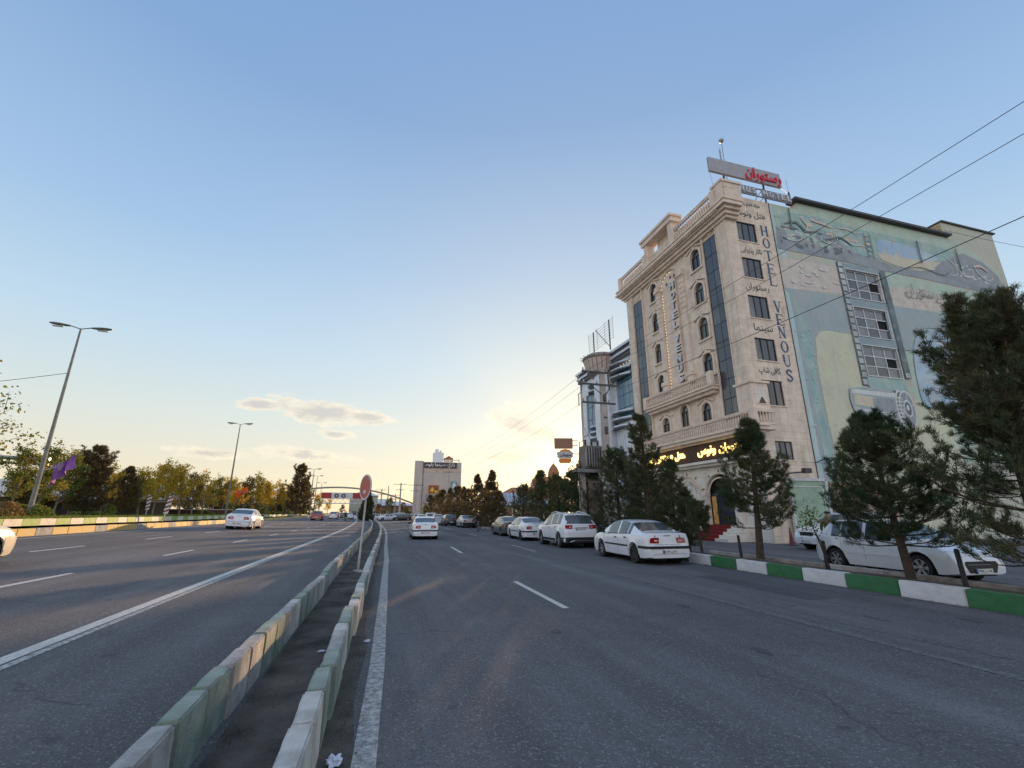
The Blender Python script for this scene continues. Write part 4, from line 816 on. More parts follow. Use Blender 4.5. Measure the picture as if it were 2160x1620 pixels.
for k, (pts, w, m) in enumerate((
    ([(8.0, 21.3), (8.5, 20.8), (9.3, 20.7), (9.9, 21.2), (9.8, 22.2)], .13, 'mural_light'), ([(10.6, 21.4), (11.4, 21.0), (12.4, 21.1), (13.2, 20.8)], .12, 'mural_light'), ([(4.6, 20.6), (5.4, 20.3), (6.3, 20.5), (6.4, 20.9)], .1, 'mural_light'),
    ([(6.6, 22.5), (7.2, 21.8), (6.8, 21.2)], .22, 'mural_peach'), ([(7.6, 22.4), (8.8, 22.3), (9.6, 22.1)], .3, 'mural_peach'), ([(10.4, 22.2), (11.2, 22.3), (12.1, 22.0)], .2, 'mural_peach'),
    ([(5.0, 21.6), (6.2, 21.9), (7.0, 21.3), (8.2, 21.6)], .3, 'mural_dark'), ([(9.0, 21.0), (10.2, 21.4), (11.3, 20.9)], .22, 'mural_dark'), ([(16.5, 19.9), (18.5, 20.2), (20.6, 19.9), (21.8, 20.6)], .12, 'mural_dark'),
    ([(21.2, 21.9), (22.2, 21.2), (22.4, 20.3), (21.6, 20.0)], .12, 'mural_light'), ([(22.6, 21.8), (22.5, 21.0), (23.2, 20.2), (24.2, 20.4), (24.4, 21.2)], .12, 'mural_light'), ([(24.8, 21.6), (25.0, 20.8), (26.0, 20.2), (26.8, 20.6)], .14, 'mural_light'), ([(24.6, 21.3), (25.6, 21.5), (26.3, 21.1)], .4, 'mural_peach'),
    ([(5.1, 10.9), (5.25, 10.4), (5.0, 10.0), (5.3, 9.6)], .05, 'mural_light'))): stroke(pts, w, m, -.05 - .001 * k)
for x, z0, z1 in ((5.6, 21.2, 23.0), (18.4, 20.6, 22.6), (22.9, 20.6, 22.7)): b = MB(); b.tube([(x, -.1, z0), (x + .05, -.1, z1)], .05, 5); b.build('drain_pipe', M['mural_ink'], H)
# painted script panel / side gate at the foot of the wall
M['gate_green'] = mat('gate_sage', (.30, .44, .34), .6, .1, 2); 
gt = thing('garage_gate', 'pale green metal gate with scroll ornament at the foot of the hotel side wall', 'gate', W(21.35, 22.9), RZ)
b = MB(); b.box(0, 2.75, -.1, .02, 0, 3.5); b.build('gate_leaf', M['gate_green'], gt)
b = MB(); b.box(-.08, .06, -.16, .0, 0, 3.6); b.box(2.65, 2.83, -.16, 0, 0, 3.6); b.box(-.08, 2.83, -.16, 0, 3.46, 3.62); b.box(.3, 2.45, -.13, -.1, 3.1, 3.16); b.box(2.4, 2.46, -.13, -.1, .6, 3.1); b.build('gate_frame', M['frame_white'], gt)
b = MB()
for k in range(5):
    cx, cz = 1.05 + .42 * math.cos(k * 1.257), 1.9 + .55 * math.sin(k * 1.257); b.tube([(cx + .24 * (1 - q / 14) * math.cos(q * .8 + k), -.13, cz + .24 * (1 - q / 14) * math.sin(q * .8 + k)) for q in range(13)], .016, 4)
b.build('scroll_ornament', M['frame_white'], gt)
b = MB(); b.box(3.05, 8, -.12, -.02, 0, 3.45); b.build('wall_base', mat('pink_render', (.46, .33, .27), .85, .12, 1, .2, 14, dirt=.3), gt)

# ================================================================ the silver and glass building beyond the hotel
M['silver'] = mat('silver_panel', (.68, .72, .78), .45, .08, 1.2, metal=.25, dirt=.15)
M['beige_panel'] = mat('beige_panel', (.56, .48, .42), .6, .08, 1.2, dirt=.2)
M['dark_panel'] = mat('slate_panel', (.11, .11, .13), .5, .1, 2)
M['brown_grey'] = mat('brown_grey_metal', (.26, .235, .225), .6, .12, 2)
M['rust_roof'] = mat('rust_tiles', (.36, .16, .08), .8, .25, 4)
B2 = thing('glass_building', 'silver clad building with blue glass, curved fins and a round turret beside the hotel', 'building', W(34.75, 22.4), RZ)
b = MB(); op = [[(.4, 10.2), (4.6, 10.2), (4.6, 15.4), (.4, 15.4)], [(8.2, 10.2), (11.6, 10.2), (11.6, 14.6), (8.2, 14.6)], [(1.2, 2.0), (3.6, 2.0), (3.6, 5.3), (1.2, 5.3)]]
b.holed([(0, 0), (13.1, 0), (13.1, 16.4), (0, 16.4)], op, FX(0), FX(-.25)); b.build('wall', M['silver'], B2)
b = MB(); b.box(.3, 16, .05, 13.08, 0, 16.4); b.build('core', M['beige_panel'], B2)
b = MB(); b.box(-.01, .4, 12.6, 13.1, 0, 16.4); b.build('end_pier', M['beige_panel'], B2)
for a, z0, c, z1, nx, nz_ in ((.4, 10.2, 4.6, 15.4, 4, 4), (8.2, 10.2, 11.6, 14.6, 3, 3), (1.2, 2.0, 3.6, 5.3, 2, 1)):
    b = MB(); b.box(.22, .26, a, c, z0, z1); gl = b.build('window', M['frame_dark'], B2)
    for i in range(nx):
        for k in range(nz_):
            b = MB(); y = a + (c - a) * i / nx; z = z0 + (z1 - z0) * k / nz_; b.box(.15, .2, y + .03, y + (c - a) / nx - .03, z + .03, z + (z1 - z0) / nz_ - .03); b.build('pane', M['glass_blue'], gl)
for q, (d, z0, z1) in enumerate(((.25, 16.4, 16.7), (.45, 16.75, 17.0), (.3, 17.05, 17.3), (.55, 17.35, 17.6))): b = MB(); b.box(-d, 2, -.0, 13.15, z0, z1); b.build('eaves_band', M['dark_panel' if q % 2 == 0 else 'silver'], B2)
for k in range(9): b = MB(); b.box(-.06, .0, .45 + k * .5, .85 + k * .5, 7.4, 9.9); b.build('rib_panel', M['silver'], B2)
for k in range(6): b = MB(); b.box(-.06, .0, 8.4 + k * .55, 8.85 + k * .55, 7.4, 9.9); b.build('rib_panel', M['silver'], B2)
for z in (6.9, 7.2, 10.05, 5.6): b = MB(); b.box(-.05, 0, 0, 12.6, z, z + .05); b.build('joint_line', M['dark_panel'], B2)
b = MB(); b.box(-.08, 0, 2.5, 3.9, 2.2, 5.0); b.build('dark_doorway', M['dark_panel'], B2); b = MB(); b.box(-.1, -.02, 9.1, 11.5, .0, 6.9); b.build('brown_panel', mat('brown_cladding', (.13, .10, .095), .6, .1, 2), B2)
b = MB(); b.lathe([(1.15, 0), (1.15, 15.6)], 20, 'z', (-.4, 6.2, 0)); b.build('turret_shaft', M['silver'], B2, smooth=True)
b = MB(); b.lathe([(1.1, 15.0), (1.4, 15.4), (1.9, 15.6), (2.0, 15.7), (1.0, 15.72)], 24, 'z', (-.6, 6.4, 0)); b.v = [(-.6 + (x + .6) * .76, 6.4 + (y - 6.4) * .76, z) for x, y, z in b.v]; b.build('turret_bowl', M['brown_grey'], B2, smooth=True)
b = MB(); b.lathe([(1.95, 15.7), (2.42, 17.2), (2.55, 17.25), (2.55, 17.42), (2.0, 17.7), (.01, 17.8)], 24, 'z', (-.6, 6.4, 0)); b.v = [(-.6 + (x + .6) * .76, 6.4 + (y - 6.4) * .76, z) for x, y, z in b.v]; tb = b.build('turret_crown', M['brown_grey'], B2, smooth=True)
for k in range(22):
    a0, a1 = 2 * math.pi * (k + .1) / 22, 2 * math.pi * (k + .9) / 22; P_ = lambda a, r, z: (-.6 + .76 * r * math.cos(a), 6.4 + .76 * r * math.sin(a), z)
    b = MB(); b.add([P_(a0, 2.01, 15.76), P_(a1, 2.01, 15.76), P_(a1, 2.44, 17.1), P_(a0, 2.44, 17.1), P_(a0, 1.9, 15.76), P_(a1, 1.9, 15.76), P_(a1, 2.34, 17.1), P_(a0, 2.34, 17.1)], [(0, 1, 2, 3), (7, 6, 5, 4), (0, 4, 5, 1), (1, 5, 6, 2), (2, 6, 7, 3), (3, 7, 4, 0)]); b.build('crown_panel', M['beige_panel'], tb)
    am = (a0 + a1) / 2; b = MB(); b.tube([P_(am, 2.4, 17.35), P_(am, 2.9, 17.42)], .035, 4); b.build('spike', M['metal_grey'], tb)
for yc, zs, yspan in ((8.9, (9.3, 9.9, 10.5, 15.2, 14.5, 6.2), 1.5), (3.6, (15.9, 15.3, 14.6, 11.0, 10.3, 9.6, 6.7, 6.1), 1.9)):
    for z in zs:
        b = MB(); n = 8; top_ = []; 
        prof = [(-.05, yc - yspan), (-.62, yc - yspan * .35), (-.85, yc + yspan * .3), (-.45, yc + yspan * .8), (-.05, yc + yspan)]
        b.prism(prof, lambda p: (p[0], p[1], z), lambda p: (p[0] * .85, p[1], z + .16)); fin = b.build('curved_fin', M['silver'], B2)
        b = MB(); b.prism(prof, lambda p: (p[0] * .9, p[1], z - .12), lambda p: (p[0] * .97, p[1], z - .005)); b.build('fin_underside', M['metal_grey'], fin)
for k in range(6): b = MB(); b.lathe([(.01, -.05), (.05, 0), (.01, .05)], 6, 'z', (-.08, .6 + k * .55, 15.75)); b.build('bulb', M['bulb'], B2)
fr = thing('wire_billboard', 'open wire billboard frame on two posts above the round turret', 'billboard frame', W(34.75 + 6.4, 22.4 - .6), RZ)
b = MB()
for y in (-2.2, 1.4): b.tube([(0, y, 17.7), (0, y, 21.0)], .07, 5)
b.build('post', M['metal_dark'], fr)
b = MB()
for k in range(8): z = 18.9 + k * .3; b.tube([(0, -3.0, z - .1), (0, 2.6, z - .1)], .02, 4)
for y in (-3, -1.2, .5, 2.6): b.tube([(0, y, 18.6), (0, y, 21.2)], .02, 4)
b.tube([(0, -2.2, 18), (-.3, .3, 20.8)], .05, 4); b.build('wire_grid', M['metal_grey'], fr)

# roof signs of the hotel
rs = thing('roof_sign', 'grey rooftop board with red Persian lettering on steel legs above the hotel corner', 'sign', W(22.2, 21.5), RZ)
b = MB(); b.box(-.1, 6.4, .0, .18, 25.55, 26.75); b.build('board', mat('sign_grey', (.36, .37, .40), .6, .08, 2), rs)
M['red_letter'] = mat('red_letter', (.62, .02, .05), .4, .05, emit=((.8, .02, .06), .04))
text('lettering', shape_fa('رستوران'), M['red_letter'], rs, width=3.3, height=1.15, M=Matrix.Translation((4.7, -.08, 26.1)), ext=.04, weight=.008)
for x in (1.3, 4.9, 7.3):
    b = MB(); b.tube([(x, .25, 22.3), (x, .25, 26.0 if x < 7 else 25.5)], .07, 6); b.build('leg', M['metal_dark'], rs)
    if x < 7: b = MB(); b.tube([(x, .25, 25.4), (x - 1.2, .6, 23.6)], .03, 4); b.tube([(x, .25, 24.6), (x - .9, .5, 23.6)], .03, 4); b.build('brace', M['metal_grey'], rs)
b = MB(); b.tube([(6.4, .1, 25.6), (7.3, .25, 25.4)], .015, 4); b.tube([(-.05, .1, 25.55), (.35, .3, 23.6)], .015, 4); b.tube([(7.25, .2, 25.5), (7.2, .2, 26.6)], .02, 4); b.build('guy_wire', M['metal_grey'], rs)
r2 = thing('letter_sign', 'row of grey panels with white capital letters below the rooftop board', 'sign', W(21.3, 21.5), RZ)
b = MB(); b.box(.75, 5.95, .0, .08, 23.30, 23.36); b.box(.75, 5.95, .0, .08, 23.95, 24.0); b.build('rail', M['metal_grey'], r2)
M['sign_blue'] = mat('sign_blue_grey', (.28, .31, .37), .5, .08, 2)
for i, ch in enumerate('ENUS HOTEL'):
    if ch == ' ': continue
    x = 1.0 + i * .535 - (.1 if i > 4 else 0); b = MB(); b.box(x - .25, x + .25, -.01, .07, 23.38, 23.92); p_ = b.build('letter_panel', M['sign_blue'], r2)
    text('letter', ch, M['letter_white'], p_, height=.44, width=.32, M=Matrix.Translation((x, -.05, 23.65)), ext=.03, weight=.01)
am = thing('antenna_mast', 'slim lattice antenna mast with a round cap behind the rooftop board', 'antenna', W(23.2, 23.6), RZ)
b = MB()
for dx, dy in ((0, 0), (.25, 0), (.12, .2)): b.tube([(dx, dy, 22), (dx, dy, 29.6 if dx == .25 else 29.0)], .035, 4)
for k in range(20): z = 22.3 + k * .33; b.tube([(0, 0, z), (.25, 0, z + .16)], .015, 3)
b.build('mast', M['metal_grey'], am)
b = MB(); b.lathe([(.01, 29.55), (.16, 29.65), (.2, 29.8), (.12, 29.9), (.01, 29.93)], 10, 'z', (.25, 0, 0)); b.build('cap', M['metal_grey'], am)
for i, (x, z) in enumerate(((6.2, 5.6),)):
    lt = thing('wall_floodlight', 'small floodlight on a bent arm at the seam between hotel and mural', 'lamp', W(21.3, 25.2, 4.55), RZ)
    b = MB(); b.tube([(0, 0, 0), (.1, -.5, .15), (.5, -.7, .25)], .03, 5); b.build('arm', M['metal_dark'], lt); b = MB(); b.cbox((.75, -.7, .25), (.4, .2, .22)); b.build('lamp_head', M['frame_white'], lt)
lt = thing('gate_floodlight', 'dark floodlight on a bracket above the garage gate', 'lamp', W(21.1, 23.6, 3.85), RZ)
b = MB(); b.tube([(-.9, 0, 0), (.2, -.3, .1)], .04, 5); b.build('arm', M['metal_dark'], lt); b = MB(); b.cbox((.2, -.35, .15), (.5, .25, .28)); b.build('lamp_head', M['metal_dark'], lt)
bc = thing('rooftop_bracket', 'small steel bracket with red panel on the far edge of the mural wall', 'bracket', W(21.4, 50.3, 18.4), RZ)
b = MB(); b.tube([(0, -.1, 0), (1.2, -.5, .9)], .04, 4); b.tube([(0, -.1, .8), (1.3, -.5, -.4)], .03, 4); b.tube([(1.2, -.5, .9), (1.5, -.5, -.9)], .04, 4); b.build('bars', M['metal_grey'], bc)
b = MB(); b.box(.3, 1.5, -.6, -.5, -1.3, -.8); b.build('red_panel', M['red_letter'], bc)

# ---------------------------------------------------------------- buildings further off
def aim(u_az, dist):                 # place something at a bearing (degrees right of straight ahead) and distance
    return Vector((math.sin(R(u_az)) * dist, math.cos(R(u_az)) * dist, 0))
def px(u, v=1082):                   # bearing of a column of the photograph
    x = (u - 1080) / 954; y = -(v - 810) / 954; P = math.atan(272 / 954)
    return math.degrees(math.atan2(x, math.cos(P) - y * math.sin(P)))
M['grey_stone'] = mat('grey_stone', (.52, .465, .43), .8, .08, .3, dirt=.1)
g_ = aim(px(921), 150); gz_ = R(-px(921)) + R(3)
GB = thing('cinema_building', 'windowless grey block with a dark lettered band at its top, beyond the trees', 'building', g_, gz_)
GB.scale = (.97, 1, .94); b = MB(); b.box(-7.6, 7.6, 0, 18, 0, 18.6); b.build('wall', M['grey_stone'], GB)
b = MB(); b.box(-7.75, -5.1, -.25, 18, 0, 18.9); b.build('side_pier', M['grey_stone'], GB); b = MB(); b.box(-5.1, -4.95, -.35, .0, 0, 18.7); b.build('dark_joint', M['metal_dark'], GB)
for y in range(3): b = MB(); b.box(-7.7, 7.7, -.12 - .02 * y, 0, 15.3 + y * .25, 15.42 + y * .25); b.build('string_course', M['stone_trim'], GB)
b = MB(); b.box(-4.7, 6.0, -.5, 0, 16.7, 18.4); b.build('sign_band', M['metal_dark'], GB); text('lettering', shape_fa('پارک سینما بلوط'), M['letter_white'], GB, width=9.8, height=1.5, M=Matrix.Translation((.4, -.6, 17.5)), ext=.1, weight=.04)
b = MB(); b.box(-1.9, 1.6, 1, 5, 18.6, 22.0); b.box(-1.2, -.2, 1, 4, 22.0, 23.2); b.box(.1, .8, 1, 4, 22.0, 22.7); b.build('roof_sign_box', M['silver'], GB)
b = MB(); b.box(2.0, 4.6, 1, 4, 18.6, 19.9); b.build('roof_kiosk', M['stone'], GB); b = MB(); b.prism([(1.6, 19.9), (5, 19.9), (3.3, 20.9)], lambda p: (p[0], .6, p[1]), lambda p: (p[0], 4.4, p[1])); b.build('kiosk_roof', M['rust_roof'], GB)
b = MB(); b.box(4.8, 6.9, 1, 1.2, 19.3, 19.5); b.box(6.7, 6.9, 1, 1.2, 18.6, 20.0); b.tube([(4.7, 1, 18.6), (4.7, 1, 20.6)], .1, 5); b.build('roof_rails', M['metal_grey'], GB)
b = MB(); b.box(-2.9, .2, -.35, 0, 8.2, 10.7); bb_ = b.build('billboard', mat('billboard_maroon', (.22, .08, .06), .6, .3, 1.5), GB)
b = MB(); b.prism([(-2.6, 8.9), (-1.8, 10.4), (-1.0, 9.2), (-1.7, 8.5)], SX(.36), SX(.40)); b.prism([(-1.2, 8.4), (-.6, 9.2), (.1, 8.9), (-.1, 8.35)], SX(.36), SX(.4)); b.build('yellow_motif', mat('billboard_yellow', (.75, .45, .03), .5, .2, 2), bb_)
b = MB(); b.box(-3.0, .3, -.33, 0, 8.05, 8.2); b.box(-3.0, .3, -.33, 0, 10.7, 10.85); b.box(-3.05, -2.9, -.33, 0, 8.05, 10.85); b.box(.2, .35, -.33, 0, 8.05, 10.85); b.build('orange_border', mat('billboard_orange', (.65, .25, .04), .5), bb_)
b = MB(); b.box(4.2, 6.2, -.35, 0, 8.6, 12.2); q_ = b.build('billboard', mat('billboard_teal', (.14, .34, .38), .6, .3, 1.2), GB); b = MB(); b.prism([(5.3, 11.9), (6.0, 10.6), (5.3, 9.6), (4.7, 10.5)], SX(.36), SX(.4)); b.prism([(4.3, 8.7), (6.0, 8.7), (5.9, 9.3), (4.4, 9.2)], SX(.36), SX(.4)); b.build('white_motif', M['letter_white'], q_)
b = MB(); b.box(-3.7, -2.4, -.3, 0, 5.4, 7.8); b.box(-.2, 1.2, -.3, 0, 5.2, 7.4); b.build('poster', mat('grey_poster', (.30, .33, .37), .6, .4, 2), GB)
MH = thing('metal_roofed_house', 'low pale house with a ribbed grey metal roof behind the trees', 'house', aim(px(1075), 92), R(-px(1075)) + R(10))
b = MB(); b.box(-5, 8, 0, 7, 0, 3.2); b.build('wall', M['stone_pale'], MH); b = MB(); b.add([(-5.5, -.8, 3.1), (8.5, -.8, 3.1), (7.5, 4, 5.6), (-3.8, 4, 5.6), (8.5, 8, 3.1), (-5.5, 8, 3.1)], [(0, 1, 2, 3), (4, 5, 3, 2), (0, 3, 5), (1, 4, 2)])
rf = b.build('roof', mat('metal_roof', (.38, .39, .42), .4, .12, 2, metal=.5), MH)
for k in range(14): b = MB(); x = -5.2 + k * 1.02; b.tube([(x, -.8, 3.13), (x * .85 + .2, 4, 5.63)], .05, 4); b.build('roof_rib', M['silver'], rf)
b = MB(); b.box(-5.5, 8.5, -.85, -.7, 2.85, 3.1); b.build('gutter', M['metal_dark'], MH); b = MB(); b.box(-1, .5, -.06, 0, 1, 2.2); b.box(2.2, 4, -.06, 0, .8, 2.3); b.build('window', M['glass'], MH)
RH = thing('tiled_roof_house', 'pale house with a low rust tiled hip roof behind the metal roofed one', 'house', aim(px(1105), 112), R(-px(1105)))
b = MB(); b.box(-6, 6, 0, 8, 0, 5.6); b.build('wall', M['beige_panel'], RH); b = MB(); b.add([(-6.6, -.5, 5.6), (6.6, -.5, 5.6), (3, 4, 7.8), (-3, 4, 7.8), (6.6, 8.5, 5.6), (-6.6, 8.5, 5.6)], [(0, 1, 2, 3), (4, 5, 3, 2), (0, 3, 5), (1, 4, 2)]); b.build('roof', M['rust_roof'], RH)
DB = thing('domed_building', 'pinkish building with a pointed dome and flat parapet behind the trees', 'building', aim(px(1165), 120), R(-px(1165)))
b = MB(); b.box(-5.5, 4.5, 0, 10, 0, 9.2); b.box(1.5, 4.5, 0, 9, 9.2, 10.2); b.build('wall', mat('pink_stone', (.44, .33, .28), .8, .1, .6), DB)
b = MB(); b.lathe([(1.45, 9.2), (1.55, 11.0), (1.5, 12.0), (1.2, 12.9), (.7, 13.7), (.2, 14.3), (.01, 14.6)], 14, 'z', (.6, 3, 0)); b.build('dome', M['rust_roof'], DB, smooth=True)
b = MB(); b.lathe([(2.7, 9.2), (2.5, 10.2), (1.7, 10.9), (.01, 11.2)], 14, 'z', (-2.7, 3, 0)); b.build('low_dome', M['rust_roof'], DB, smooth=True)
for x in (2.2, 3.4): b = MB(); b.box(x, x + .6, -.08, 0, 8.0, 9.0); b.build('window', M['glass'], DB)
# long wall and low roofs closing the street behind the parked row
for i, (u, d, w, h, lb) in enumerate(((830, 175, 16, 4.2, 'low brown shop behind the far row of parked cars'), (800, 185, 12, 5.2, 'dull green shed behind the far row of parked cars'), (765, 165, 9, 7.2, 'pale green gabled hall beside the footbridge'))):
    o = thing('low_building', lb, 'building', aim(px(u), d), R(-px(u)))
    b = MB(); b.box(-w / 2, w / 2, 0, 8, 0, h); b.build('wall', [mat('shop_brown', (.20, .14, .11), .8), mat('shed_green', (.14, .16, .11), .8), mat('hall_green', (.40, .44, .38), .7)][i], o)
    b = MB(); b.add([(-w / 2 - .4, -.4, h), (w / 2 + .4, -.4, h), (w / 2 + .4, 8, h), (-w / 2 - .4, 8, h), (-w / 2 * .3, 3, h + 1.5), (w / 2 * .3, 3, h + 1.5)], [(0, 1, 5, 4), (2, 3, 4, 5), (1, 2, 5), (3, 0, 4)]); b.build('roof', M['silver'], o)
    for k in range(3): b = MB(); x = -w / 2 + w * (k + .3) / 3; b.box(x, x + w / 6, -.08, 0, .9, 2.3); b.build('window', M['glass'], o)
# tents and walls behind the left trees
M['canvas'] = mat('white_canvas', (.62, .58, .55), .8, .08, 1)
for i, (u, d, w, h) in enumerate(((25, 66, 9, 4.2), (95, 68, 8, 3.6), (238, 74, 7, 4.4), (325, 82, 8, 4.6))):
    o = thing('tent_canopy', ('white peaked canvas canopy behind the lamp post', 'long white awning behind the thin trees', 'slanting grey white canvas roof behind the autumn trees', 'pale canvas roof behind the striped marker posts')[i], 'canopy', aim(px(u), d) + Vector((0, 0, 1.2)), R(-px(u)) + R(8 * (i % 3 - 1)))
    b = MB(); b.add([(-w / 2, 0, h * .45), (w / 2, 0, h * .5), (w / 2, 5, h * .55), (-w / 2, 5, h * .5), (-w * .1, 2.5, h)], [(0, 1, 4), (1, 2, 4), (2, 3, 4), (3, 0, 4)]); b.build('canvas_roof', M['canvas'], o)
    for x in (-1, 1): b = MB(); b.tube([(x * w * .46, .1, 0), (x * w * .46, .1, h * .5)], .07, 5); b.build('pole', M['metal_dark'], o)
for i, (u0, d) in enumerate(((-40, 72), (130, 76), (300, 86))):
    o = thing('garden_wall', ('low dark glazed wall behind the flower bed at the left edge', 'low brown wall behind the big left pine', 'dark red low wall standing in for shade under the autumn trees')[i], 'wall', aim(px(u0 + 60), d) + Vector((0, 0, 1.1)), R(-px(u0 + 60)) + R(10))
    b = MB(); b.box(-8, 8, 0, .3, 0, 1.9 if i < 2 else 1.0); b.build('wall_body', [M['dark_panel'], mat('brown_wall', (.13, .09, .075), .8), mat('trunk_shade_wall', (.10, .035, .03), .8)][i], o); b = MB(); b.box(-8.1, 8.1, -.06, .36, 1.9 if i < 2 else 1.0, 2.1 if i < 2 else 1.12); b.build('coping', M['beige_panel'], o)  # third wall kept low and dark to stand in for shade among the trunks

# ================================================================ street furniture
M['pole_metal'] = mat('pole_metal', (.20, .21, .20), .5, .15, 3, metal=.4)
M['pole_pale'] = mat('pole_pale', (.46, .44, .43), .55, .15, 4, dirt=.3)
M['pole_concrete'] = mat('pole_concrete', (.44, .39, .36), .85, .12, 2, .3, 20, dirt=.3)
def street_lamp(loc, h, rz, label, r0=.17, drop=True):
    t = thing('street_lamp', label, 'street lamp', loc, rz, 'double armed lamps along the left verge')
    b = MB(); b.tube([(0, 0, 0), (0, 0, 1.2), (0, 0, h)], [r0, r0 * .85, .06], 8); b.build('pole', M['pole_metal'], t, smooth=True)
    b = MB(); b.lathe([(.34, 0), (.34, .06), (.2, .1), (.2, .25)], 8); b.build('base_plate', M['metal_dark'], t)
    for s in (-1, 1):
        b = MB(); b.tube([(0, 0, h - .05), (s * .5, 0, h + .1), (s * .75, 0, h + .12)], .035, 6); b.build('arm', M['pole_metal'], t)
        b = MB(); vs = []; n = 8; L = [(.55, .05, .06), (.8, .12, .10), (1.15, .19, .13), (1.5, .17, .12), (1.75, .07, .05)]
        for x, w, hh in L:
            for k in range(n): a = 2 * math.pi * k / n; vs.append((s * x, w * math.cos(a), h + .12 + hh * math.sin(a) * (.6 if math.sin(a) > 0 else 1) + (x - .5) * .06))
        b.add(vs, [(i * n + k, i * n + (k + 1) % n, (i + 1) * n + (k + 1) % n, (i + 1) * n + k) for i in range(4) for k in range(n)] + [tuple(range(n)), tuple(4 * n + k for k in range(n))]); hd = b.build('lamp_head', M['pole_metal'], t, smooth=True)
        b = MB(); b.box(min(s * .95, s * 1.55), max(s * .95, s * 1.55), -.1, .1, h - .04, h - .0); b.build('lens', M['frame_white'], hd)
    return t
l1 = street_lamp((-30.5, 29.7, 1.3), 12.9, RZ + R(6), 'tall double armed street lamp beside the purple flag, nearest on the left')
l2 = street_lamp((-40.8, 67.0, 1.25), 13.2, RZ, 'tall double armed street lamp beside the orange flag')
for i, (u, vt, d, zb) in enumerate(((652, 1000, 118, 1.2), (661, 1013, 150, 1.2), (672, 1026, 185, 1.2))):
    l = street_lamp(aim(px(u), d) + Vector((0, 0, zb)), (1082 - vt) * d / 954 * 1.02 , R(8), ('distant street lamp above the tall left conifer', 'distant street lamp over the left end of the footbridge', 'farthest street lamp over the footbridge')[i], .2)
def flag(name, label, lamp, z, L, h, rz, m, parent_loc):
    t = thing(name, label, 'flag', Vector(parent_loc) + Vector((0, 0, z)), rz)
    b = MB(); b.tube([(0, 0, 0), (.9, 0, .25)], .03, 5); b.build('staff', M['pole_pale'], t)
    b = MB(); n = 12; vs = []
    for i in range(n + 1):
        x = .7 + L * i / n; dz = .55 * (i / n) ** 1.2; w = .12 * math.sin(i * 1.1)
        for k in range(4): q = k / 3; vs.append((x + .12 * math.sin(q * 3 + i * .3), w * (1 + q), .35 + dz * 1.4 - q * h * (1 - .35 * i / n) + .05 * math.sin(i)))
    b.add(vs, [(i * 4 + k, i * 4 + k + 1, (i + 1) * 4 + k + 1, (i + 1) * 4 + k) for i in range(n) for k in range(3)]); f = b.build('cloth', m, t, smooth=True)
    text('emblem', shape_fa('هیئت'), M['mural_ink'], f, width=L * .35, height=h * .4, M=Matrix.Translation((.7 + L * .5, -.3, .35 - h * .05)) @ Matrix.Rotation(R(-14), 4, 'Y'), ext=.005)
flag('purple_flag', 'purple flag blowing out from the nearest lamp post on the left', l1, 2.95, 1.3, 1.35, R(2), mat('purple_cloth', (.30, .12, .42), .8, .15, 2), (-30.4, 29.6, 1.3))
flag('orange_flag', 'orange flag blowing out from the second lamp post on the left', l2, 3.1, 1.7, 1.3, R(20), mat('orange_cloth', (.75, .13, .02), .8, .2, 2), (-40.7, 66.9, 1.25))
# overhead sign gantry seen from behind, running out of the picture on the left
ga = thing('sign_gantry', 'grey overhead gantry arm carrying the back of a road sign at the left edge', 'road sign', W(39, -23.8, 1.2), RZ)
b = MB(); b.tube([(2.0, 0, 4.0), (-9, 0, 4.25)], .13, 8); b.tube([(2.0, 0, 3.65), (-9, 0, 3.9)], .07, 6); b.build('arm', M['metal_grey'], ga)
b = MB(); b.tube([(-9, 0, -.1), (-9, 0, 4.5)], .17, 8); b.build('post', M['metal_grey'], ga)
b = MB(); b.box(-6.6, -1.3, -.1, 0, 4.3, 6.1); bk = b.build('sign_back', M['silver'], ga)
for k in range(9): b = MB(); b.box(-6.6, -1.3, -.16, -.1, 4.36 + k * .2, 4.42 + k * .2); b.build('stiffening_rib', M['metal_grey'], bk)

# power poles and wires
def power_pole(loc, h, rz, label, arms=((.3, 1.9, 0), (1.2, 1.7, 0), (2.1, 1.6, .4)), big=False, w=.32):
    t = thing('power_pole', label, 'power pole', loc, rz, 'concrete power poles')
    b = MB(); k = .55; b.add([(-w * .5, -w * .4, -.1), (w * .5, -w * .4, -.1), (w * .5, w * .4, -.1), (-w * .5, w * .4, -.1), (-w * k * .5, -w * k * .4, h), (w * k * .5, -w * k * .4, h), (w * k * .5, w * k * .4, h), (-w * k * .5, w * k * .4, h)], [(3, 2, 1, 0), (4, 5, 6, 7), (0, 1, 5, 4), (1, 2, 6, 5), (2, 3, 7, 6), (3, 0, 4, 7)]); sh = b.build('shaft', M['pole_concrete'], t)
    if big:
        for q in range(8): b = MB(); z = 1.2 + q * .95; b.box(-.09, .09, -w * .42, -w * .3, z, z + .42 if q % 2 else z + .05); b.build('slot', M['metal_dark'], sh)
    for d, L, off in arms:
        b = MB(); b.box(off - L / 2 - .35, off + L / 2 - .35, -.16, -.08, h - d - .05, h - d + .05); a = b.build('cross_arm', M['metal_dark'], t)
        for q in (-.46, -.1, .3): b = MB(); b.lathe([(.02, 0), (.06, .04), (.03, .09), (.06, .13), (.02, .2)], 8, 'z', (off - .35 + q * L, -.12, h - d + .05)); b.build('insulator', M['pole_pale'], a)
    return t
pp = power_pole(W(23.1, 12.25, 0), 9.95, RZ, 'big concrete power pole with three cross arms in front of the glass building', arms=((.35, 2.0, -.0), (1.1, 2.3, .15), (2.2, 2.1, .0)), big=True, w=.5)
